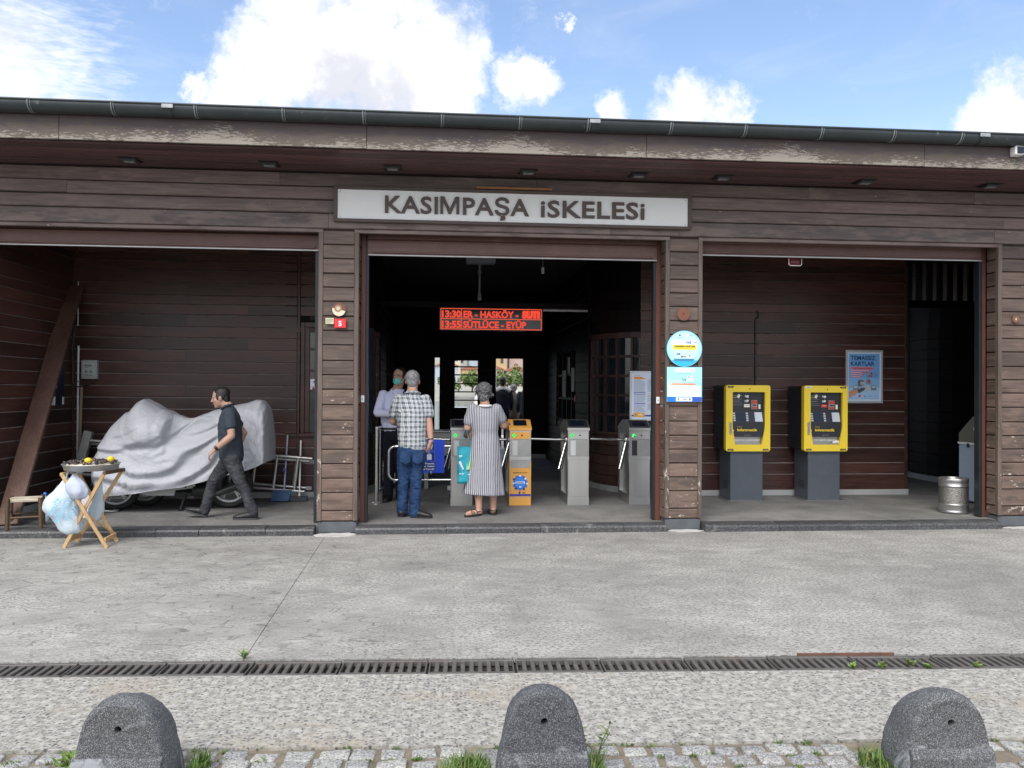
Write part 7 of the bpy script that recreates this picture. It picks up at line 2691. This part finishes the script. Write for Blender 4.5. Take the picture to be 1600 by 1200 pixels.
b.obj('white_collar', dre)
SAND = mk('sandal_black', (0.016, 0.015, 0.015), .6, 0, .2, 20)
for hx, hy, tx, ty in ((.525, 9.945, .325, 9.795), (.692, 9.93, .640, 10.165)):
    h_, e_ = W(hx, hy, .084), W(tx, ty, .084)
    rm_ = frame(e_-h_)
    L = (e_-h_).length
    def q2(x, y, z, h_=h_, rm_=rm_, L=L):
        return h_+rm_ @ Vector((x, y*L, z))
    b = MB()
    pts = [( (.034+.014*math.sin(PI*min(1, .25+.75*(.5-.5*math.cos(a_)))))*math.copysign(abs(math.sin(a_))**.6, math.sin(a_)), .5-.5*math.cos(a_)) for a_ in [2*PI*k/24 for k in range(24)]]
    vs = [tuple(q2(x, y, -.004)) for x, y in pts]+[tuple(q2(x, y, .020)) for x, y in pts]
    b.add(vs, [(i, (i+1) % 24, 24+(i+1) % 24, 24+i) for i in range(24)]+[tuple(range(24))[::-1], tuple(range(24, 48))], SAND)
    for y0, y1, hh in ((.50, .66, .048), (.66, .52, .050), (.34, .34, .062)):
        b.tube([q2(-.048, y0, .015), q2(-.038, y0, hh*.8), q2(0, (y0+y1)/2, hh+.018), q2(.038, y1, hh*.8), q2(.048, y1, .015)], [(.004, .013)]*5, SAND, 8)
    b.tube([q2(-.036, .30, .050), q2(-.034, .06, .055), q2(0, -.01, .058), q2(.034, .06, .055), q2(.036, .30, .050)], [(.004, .010)]*5, SAND, 8)
    b.obj('sandal', t)
# her shopping bag
t = thing('shopping_bag', 'turquoise shopping bag hanging from the forearm of the woman in the striped dress', 'bag', (.330, 9.93, .53))
TURQ = mk('bag_turquoise', (0.012, 0.27, 0.35), .5, 0, .06, 6, .2, 40)
vs = []
nz = 14
n_ = 28
for i in range(nz+1):
    u = i/nz
    z = .43*u-.05
    wx, wy = .092*(1-.06*math.sin(PI*u)), .062*(1-.35*u)
    for k in range(n_):
        a = 2*PI*k/n_
        x = math.copysign(abs(math.cos(a))**.55, math.cos(a))*wx
        y = math.copysign(abs(math.sin(a))**.55, math.sin(a))*wy
        nn2 = .010*noise.noise((x*14, y*14, z*11))
        vs.append((x+nn2, y+nn2+.004*math.sin(x*50), z-.012*(x/.09)**2*(1-u)))
fs = [(i*n_+k, i*n_+(k+1) % n_, (i+1)*n_+(k+1) % n_, (i+1)*n_+k) for i in range(nz) for k in range(n_)]+[tuple(range(n_))[::-1]]
MB().add(vs, fs, TURQ, True).obj('bag_body', t)
b = MB()
for y in (-.04, .04):
    b.tube(spl([(-.055, y, .375), (-.03, y*.6, .50), (.005, y*.3, .585), (.035, y*.6, .50), (.05, y, .375)]), [(.003, .013)]*33, TURQ, 6)
b.obj('handle', t)
p = Print(-.073)
p.poly([(-.080, .20), (-.055, .215), (-.012, .115), (-.028, .105)], '#b7c3d2', 1)
p.poly([(.01, .11), (.022, .20), (.034, .14), (.04, .11)], '#62c6cf', 1)
p.poly([(.024, .105), (.05, .20), (.07, .25), (.052, .115)], '#a9cf5a', 2)
p.rect(-.075, -.035, .268, .278, '#d8f0f4', 1)
p.rect(-.075, -.045, .250, .254, '#8fd2dc', 1)
p.text('her yer', -.04, .055, .014, '#d8f0f4', 1, .001)
p.text('.com', .05, .048, .011, '#d8f0f4', 1, .001)
p.obj('print', t)

# ---- masked man behind the rail ----------------------------------
t = thing('person', 'man in a pale lilac shirt and green face mask standing behind the swing gate', 'person', (-.60, 11.30, .08))
O = Vector((-.60, 11.30, .08))
g = Fig()
q, rm = add_head(g, W(-.525, 11.27, 1.765), ((-.42, -.90, -.08), (0, 0, 1)), 1.05, W(-.545, 11.31, 1.63))
g.limb([W(-.60, 11.32, .98), W(-.60, 11.31, 1.2), W(-.58, 11.31, 1.42), W(-.56, 11.31, 1.58), W(-.55, 11.31, 1.62)], [(.13, .10), (.13, .10), (.135, .10), (.07, .055), (.058, .054)], 20, side=(1, .1, 0))
sl, sr = W(-.735, 11.27, 1.53), W(-.385, 11.33, 1.53)
ell_, wrl = W(-.805, 11.16, 1.28), W(-.565, 11.03, 1.262)
elr, wrr = W(-.33, 11.24, 1.27), W(-.56, 11.09, 1.24)
for a, b_, c in ((sl, ell_, wrl), (sr, elr, wrr)):
    g.limb([a, (a+b_)/2, b_], [.040, .044, .040], 14)
    g.limb([b_, b_*.6+c*.4, c], [.042, .041, .029], 14)
add_hand(g, wrl, (1, .05, .05), (0, 1, -.1), (0, .2, 1), .6)
add_hand(g, wrr, (-1, -.05, .0), (0, 1, -.1), (0, .2, 1), .6)
hl, hr = W(-.675, 11.31, .98), W(-.515, 11.33, .98)
kl, al = W(-.655, 11.29, .58), W(-.672, 11.31, .18)
kr, ar = W(-.50, 11.32, .58), W(-.49, 11.34, .18)
for a, b_, c in ((hl, kl, al), (hr, kr, ar)):
    g.limb([a, (a+b_)/2, b_, b_*.6+c*.4, c], [.085, .078, .056, .056, .038], 14)
    g.limb([c, c+V(0, -.02, -.06), c+V(-.02, -.12, -.07)], [.033, .033, .022], 10)
solid(g, 'body', t, SKIN, .006, 4)
add_face(t, q, rm, 1.05, mouth=False)
add_hair(t, q, rm, 1.05, HAIRB, .98, .003, 9, front=-.004)
g = Fig()
def MQ(x, y, z):
    return q(x, y, z)
g.ell(q(0, .054, -.052), (.060, .062, .050), DUMMY, 20, 12, rot=rm)
g.ell(q(0, .100, -.035), (.020, .018, .022), DUMMY, 14, 8, rot=rm)
mk_ = solid(g, 'face_mask', t, MASKM, .006, 3)
b = MB()
for s_ in (-1, 1):
    b.tube([q(s_*.056, .055, -.02), q(s_*.078, .0, -.002)], .0022, ink('#e8eeee'), 5)
    b.tube([q(s_*.052, .055, -.075), q(s_*.078, .0, -.02)], .0022, ink('#e8eeee'), 5)
b.obj('ear_loop', mk_)
g = Fig()
g.limb([W(-.60, 11.32, 1.05), W(-.60, 11.31, 1.18), W(-.59, 11.305, 1.33), W(-.575, 11.305, 1.46), W(-.56, 11.31, 1.535), W(-.55, 11.31, 1.568)], [(.160, .128), (.172, .140), (.186, .142), (.190, .122), (.120, .085), (.074, .066)], 24, side=(1, .1, 0))
for a, b_, c in ((sl, ell_, wrl), (sr, elr, wrr)):
    g.limb([a, (a+b_)/2, b_], [.064, .063, .058], 16)
    g.limb([b_, b_*.5+c*.5, b_*.1+c*.9], [.058, .052, .042], 16)
sh = solid(g, 'shirt', t, SHIRTL, .007, 5, .006, (9, 9, 13), 3)
g = Fig()
g.limb([W(-.580, 11.215, 1.515), W(-.63, 11.27, 1.580), W(-.61, 11.36, 1.605), W(-.54, 11.39, 1.61), W(-.475, 11.34, 1.59), W(-.505, 11.25, 1.525)], [(.010, .022)]*6, 10)
solid(g, 'collar', sh, SHIRTL, .006, 3)
b = MB()
for z in (1.16, 1.26, 1.36, 1.46):
    b.ell(W(-.625, 11.165+.01*(z-1.3)**2, z), (.006, .003, .006), ink('#cfd2e2'), 8, 5)
b.obj('button', sh)
g = Fig()
g.limb([W(-.60, 11.32, 1.07), W(-.60, 11.32, .95)], [(.155, .125), (.165, .13)], 20, side=(1, 0, 0))
for a, b_, c in ((hl, kl, al), (hr, kr, ar)):
    g.limb([a+V(0, 0, -.02), a*.5+b_*.5, b_, b_*.5+c*.5, c+V(0, -.01, -.05)], [.098, .092, .078, .074, .076], 16)
solid(g, 'trousers', t, NAVY, .008, 5, .007, (9, 9, 18), 4)
b = MB()
b.tube([tuple(W(-.60+.162*math.cos(a), 11.32+.132*math.sin(a), 1.065)) for a in [2*PI*k/28 for k in range(28)]], [(.018, .006)]*28, BLACKP, 8, closed=True)
b.obj('belt', t)
shoe(t, W(-.665, 11.34, .084), W(-.70, 11.08, .084), mat=SHOEB, sole=SOLE, ank=al)
shoe(t, W(-.482, 11.37, .084), W(-.50, 11.11, .084), mat=SHOEB, sole=SOLE, ank=ar)

# ---- people on the quay beyond the far door ----------------------
def far_person(x, y, label, top_m, leg_m, hair_m, h=1.72, face=(0, 1, 0), extra=None):
    k = h/1.72
    t = thing('person', label, 'person', (x, y, .08))
    def P(a, b_, c):
        return Vector((a*k, b_*k, c*k))
    g = Fig()
    q, rm = add_head(g, P(0, 0, 1.60), (face, (0, 0, 1)), k*1.03, P(0, -.01, 1.48))
    g.limb([P(0, 0, .9), P(0, 0, 1.2), P(0, 0, 1.36), P(0, 0, 1.47)], [(.12*k, .09*k), (.13*k, .09*k), (.10*k, .07*k), (.055*k, .055*k)], 16, side=(1, 0, 0))
    A = []
    for s_ in (-1, 1):
        a, b_, c = P(s_*.17, 0, 1.39), P(s_*.215, .02, 1.12), P(s_*.20, .12, .90)
        A.append((a, b_, c))
        g.limb([a, b_, c], [.046*k, .04*k, .027*k], 10)
        add_hand(g, c, (0, .3, -1), (-s_, 0, 0), (0, 1, 0), .5, k)
        g.limb([P(s_*.085, 0, .88), P(s_*.09, .01, .48), P(s_*.095, 0, .08), P(s_*.10, .10, .045)], [.08*k, .055*k, .037*k, .03*k], 10)
    solid(g, 'body', t, SKIN, .012, 3)
    add_face(t, q, rm, k*1.03)
    add_hair(t, q, rm, k*1.03, hair_m, 1.0, .002, 3, front=.006)
    g = Fig()
    g.limb([P(0, 0, .86), P(0, 0, 1.1), P(0, 0, 1.32), P(0, 0, 1.43), P(0, 0, 1.49)], [(.165*k, .125*k), (.165*k, .125*k), (.178*k, .122*k), (.13*k, .09*k), (.068*k, .062*k)], 18, side=(1, 0, 0))
    for a, b_, c in A:
        g.limb([a, b_, b_*.35+c*.65], [.06*k, .056*k, .05*k], 12)
    o = solid(g, 'jacket', t, top_m, .012, 4, .006, (9, 9, 14), 2)
    if extra:
        g = Fig()
        g.limb([P(-.15, 0, 1.395), P(0, .0, 1.44), P(.15, 0, 1.395)], [.072*k, .095*k, .072*k], 12)
        solid(g, 'shoulder_yoke', o, extra, .012, 3)
    g = Fig()
    g.limb([P(0, 0, .95), P(0, 0, .86)], [(.15*k, .12*k), (.155*k, .12*k)], 16, side=(1, 0, 0))
    for s_ in (-1, 1):
        g.limb([P(s_*.085, 0, .86), P(s_*.09, .01, .48), P(s_*.095, 0, .09)], [.09*k, .072*k, .064*k], 12)
    solid(g, 'trousers', t, leg_m, .012, 4, .006, (9, 9, 18), 4)
    for s_ in (-1, 1):
        shoe(t, P(s_*.098, -.06, .004), P(s_*.11, .21, .004), mat=SHOEB, sole=SOLE, ank=P(s_*.097, 0, .11))
    return t
far_person(1.62, 20.6, 'person in a dark navy jacket with white shoulders, seen through the far door', cloth('jacket_navy', (0.012, .014, .03)), NAVY, HAIRB, 1.84, (.1, 1, 0), cloth('yoke_white', (.6, .6, .6)))
far_person(1.93, 21.0, 'person in a grey brown coat with grey hair, seen through the far door', cloth('coat_brown', (0.11, .10, .09)), cloth('trousers_grey', (.06, .06, .06)), HAIRG, 1.66, (.5, 1, 0))
far_person(2.20, 20.4, 'person in a dark grey jacket turned sideways at the far door jamb', cloth('jacket_grey', (0.055, .06, .068)), NAVY, HAIRB, 1.76, (1, .4, 0))

# ================================================================= BEYOND: quay, water, far shore
b = MB()
QM = mk('quay_stone', (0.50, 0.49, 0.47), .8, 0, .15, 1.5)
b.box(-30, 40, 25.9, 26.6, -1.6, .12, QM)
structure(b.obj('quay_edge'))
b = MB()
WAT = mk('water', (0.035, 0.06, 0.065), .12, 0, .2, .3, .6, 1.5)
b.add([(-500, 26.6, -.9), (500, 26.6, -.9), (500, 175, -.9), (-500, 175, -.9)], [(0, 1, 2, 3)], WAT)
structure(b.obj('water'))
b = MB()
HILL = mk('hill_ground', (0.30, 0.30, 0.26), .9, 0, .35, .05)
nx, ny = 40, 14
def hz_(x, y):
    u = max(0, (y-200)/260)
    return 1.2+u*38*(1+.35*math.sin(x*.011+1))+2.5*noise.noise((x*.03, y*.03, 2))*min(1, u*4)
vs = [(-420+840*i/nx, 175+(320*j/ny), hz_(-420+840*i/nx, 175+(320*j/ny)) if j else -1.5) for j in range(ny+1) for i in range(nx+1)]
fs = [(j*(nx+1)+i, j*(nx+1)+i+1, (j+1)*(nx+1)+i+1, (j+1)*(nx+1)+i) for j in range(ny) for i in range(nx)]
b.add(vs, fs, HILL, True)
structure(b.obj('hill'))
WALLC = [('light blue', (0.36, .42, .48)), ('sand coloured', (.46, .41, .31)), ('pale pink', (0.46, .34, .30)), ('cream', (.52, .47, .37)), ('white', (.58, .57, .55)), ('ochre', (.48, .33, .18)), ('grey', (.38, .38, .38)), ('rose', (.52, .38, .34))]
ROOFR = mk('roof_tile', (0.30, .11, .07), .8, 0, .2, .6)
WIN = mk('far_window', (0.05, .06, .07), .2, 0, .2, 1)
random.seed(17)
def house(x, y, w_, h_, ci, label):
    z = hz_(x, y)-.6
    t = thing('house', label, 'house', (x, y, z), random.uniform(-.15, .15), 'houses on the far hillside')
    cm = mk('wall_'+WALLC[ci][0].replace(' ', '_'), WALLC[ci][1], .85, 0, .1, .3)
    MB().box(-w_/2, w_/2, 0, w_*.9, 0, h_, cm).obj('wall', t)
    MB().prism([(-w_/2-.4, h_), (w_/2+.4, h_), (0, h_+w_*.22)], -.4, w_*.9+.4, ROOFR, 'y').obj('roof', t)
    nf, nw = max(1, int(h_/3)), max(2, int(w_/1.7))
    for i in range(nf):
        for j in range(nw):
            xx = -w_/2+w_*(j+.5)/nw
            MB().box(xx-.4, xx+.4, -.06, .05, 1.0+i*3, 2.3+i*3, WIN).obj('window', t)
    return t
k = 0
places = ['lowest behind the far trees', 'in the front row by the shore', 'half way up the slope', 'higher on the slope', 'near the hill top']
for row, (y, hh) in enumerate(((206, 6), (221, 7), (238, 8))):
    for c in range(8):
        x = -2+row*2.2+c*5.6+random.uniform(-1, 1)+y*.02
        ci = (c*5+row*3) % 8
        st = ['one', 'two', 'three'][row]
        house(x, y+random.uniform(-5, 5), random.uniform(4.2, 5.6), hh*random.uniform(.75, 1.15), ci,
              '%s house with a tiled roof %s on the far hillside' % (WALLC[ci][0], ['in the front row', 'in the middle row', 'in the back row'][row]))
LEAFM = mk('far_foliage', (0.11, 0.17, 0.045), .7, 0, .45, .9)
TRUNK = mk('far_trunk', (0.09, .07, .05), .9, 0, .2, 3)
def far_tree(x, y, h_, r_, sd, label, z=None):
    rd = random.Random(sd)
    z = hz_(x, y)-.3 if z is None else z
    t = thing('tree', label, 'tree', (x, y, z), 0, 'trees along the far shore')
    b = MB()
    b.tube([(0, 0, 0), (.1, 0, h_*.35), (.0, .1, h_*.7)], [.22, .16, .06], TRUNK, 7)
    for k in range(4):
        a = rd.uniform(0, 6.28)
        b.tube([(.05, 0, h_*.4), (math.cos(a)*r_*.5, math.sin(a)*r_*.5, h_*.68)], [.09, .03], TRUNK, 5)
    b.obj('trunk', t)
    b = MB()
    cl = [(Vector((rd.gauss(0, .42)*r_, rd.gauss(0, .42)*r_, h_*.66+rd.gauss(0, .16)*h_)), r_*rd.uniform(.28, .5)) for _ in range(16)]
    for c, cr in cl:
        for _ in range(70):
            d = Vector((rd.gauss(0, 1), rd.gauss(0, 1), rd.gauss(0, 1))).normalized()*cr*rd.uniform(.6, 1.05)
            p0 = c+d
            a1 = Vector((rd.gauss(0, 1), rd.gauss(0, 1), rd.gauss(0, 1))).normalized()*rd.uniform(.18, .34)
            a2 = a1.cross(d).normalized()*rd.uniform(.15, .30)
            b.add([p0-a1, p0+a2, p0+a1, p0-a2], [(0, 1, 2, 3)], LEAFM)
    b.obj('crown', t)
for i, x in enumerate((2, 7.5, 13, 17.5, 22, 26.5, 31, 36)):
    far_tree(x, 183+random.uniform(-2, 3), random.uniform(3.2, 4.8), random.uniform(2.2, 3.0), i, 'bushy green tree on the far shore, %s from the barred window side' % ('first', 'second', 'third', 'fourth', 'fifth', 'sixth', 'seventh', 'eighth')[i])
# quay light pole with a red and white sign, moored boat
t = thing('light_pole', 'tall white light pole on the quay beyond the far door', 'light pole', (2.75, 25.2, .08))
MB().tube([(0, 0, 0), (0, 0, 5.2)], [.06, .045], WHITEP, 10).obj('pole', t)
MB().tube([(0, 0, 5.15), (-.5, 0, 5.3)], .03, WHITEP, 8).obj('arm', t)
MB().box(-.75, -.4, -.08, .08, 5.24, 5.32, GREYM, c=.01).obj('lamp_head', t)
for bx, by, lab, c in ((14.5, 70, 'white motor boat on the water beyond the far door', (0.62, .63, .63)), (5.2, 60, 'white motor boat with an orange stripe seen through the barred window', (.62, .62, .6))):
    t = thing('boat', lab, 'boat', (bx, by, -.9))
    HL = mk('boat_white', c, .4, 0, .05, 1)
    b = MB()
    st_ = [(-4, .9, .0), (-3.9, 1.1, 0), (0, 1.3, 0), (2.5, 1.0, .15), (4.2, .08, .5)]
    vs = []
    for x_, w_, s_ in st_:
        vs += [(x_, -w_, 1.2+s_), (x_, -w_*.75, .1), (x_, 0, -.2), (x_, w_*.75, .1), (x_, w_, 1.2+s_)]
    fs = [(i*5+j, i*5+j+1, (i+1)*5+j+1, (i+1)*5+j) for i in range(4) for j in range(4)]+[(i*5+4, i*5, (i+1)*5, (i+1)*5+4) for i in range(4)]+[(0, 1, 2, 3, 4)]
    b.add(vs, fs, HL)
    b.obj('hull', t)
    MB().prism([(-2.6, 1.2), (1.2, 1.2), (.5, 2.5), (-2.4, 2.6)], -.85, .85, HL, 'y').obj('cabin', t)
    MB().box(-2.0, .3, -.88, .88, 1.7, 2.2, WIN).obj('cabin_window', t)
    MB().box(-3.8, 2.0, -1.27, -1.2, .72, .86, mk('boat_stripe', (.55, .16, .05), .5)).obj('stripe', t)
    MB().tube([(-1, 0, 2.5), (-1, 0, 4.4)], .04, HL, 6).obj('mast', t)
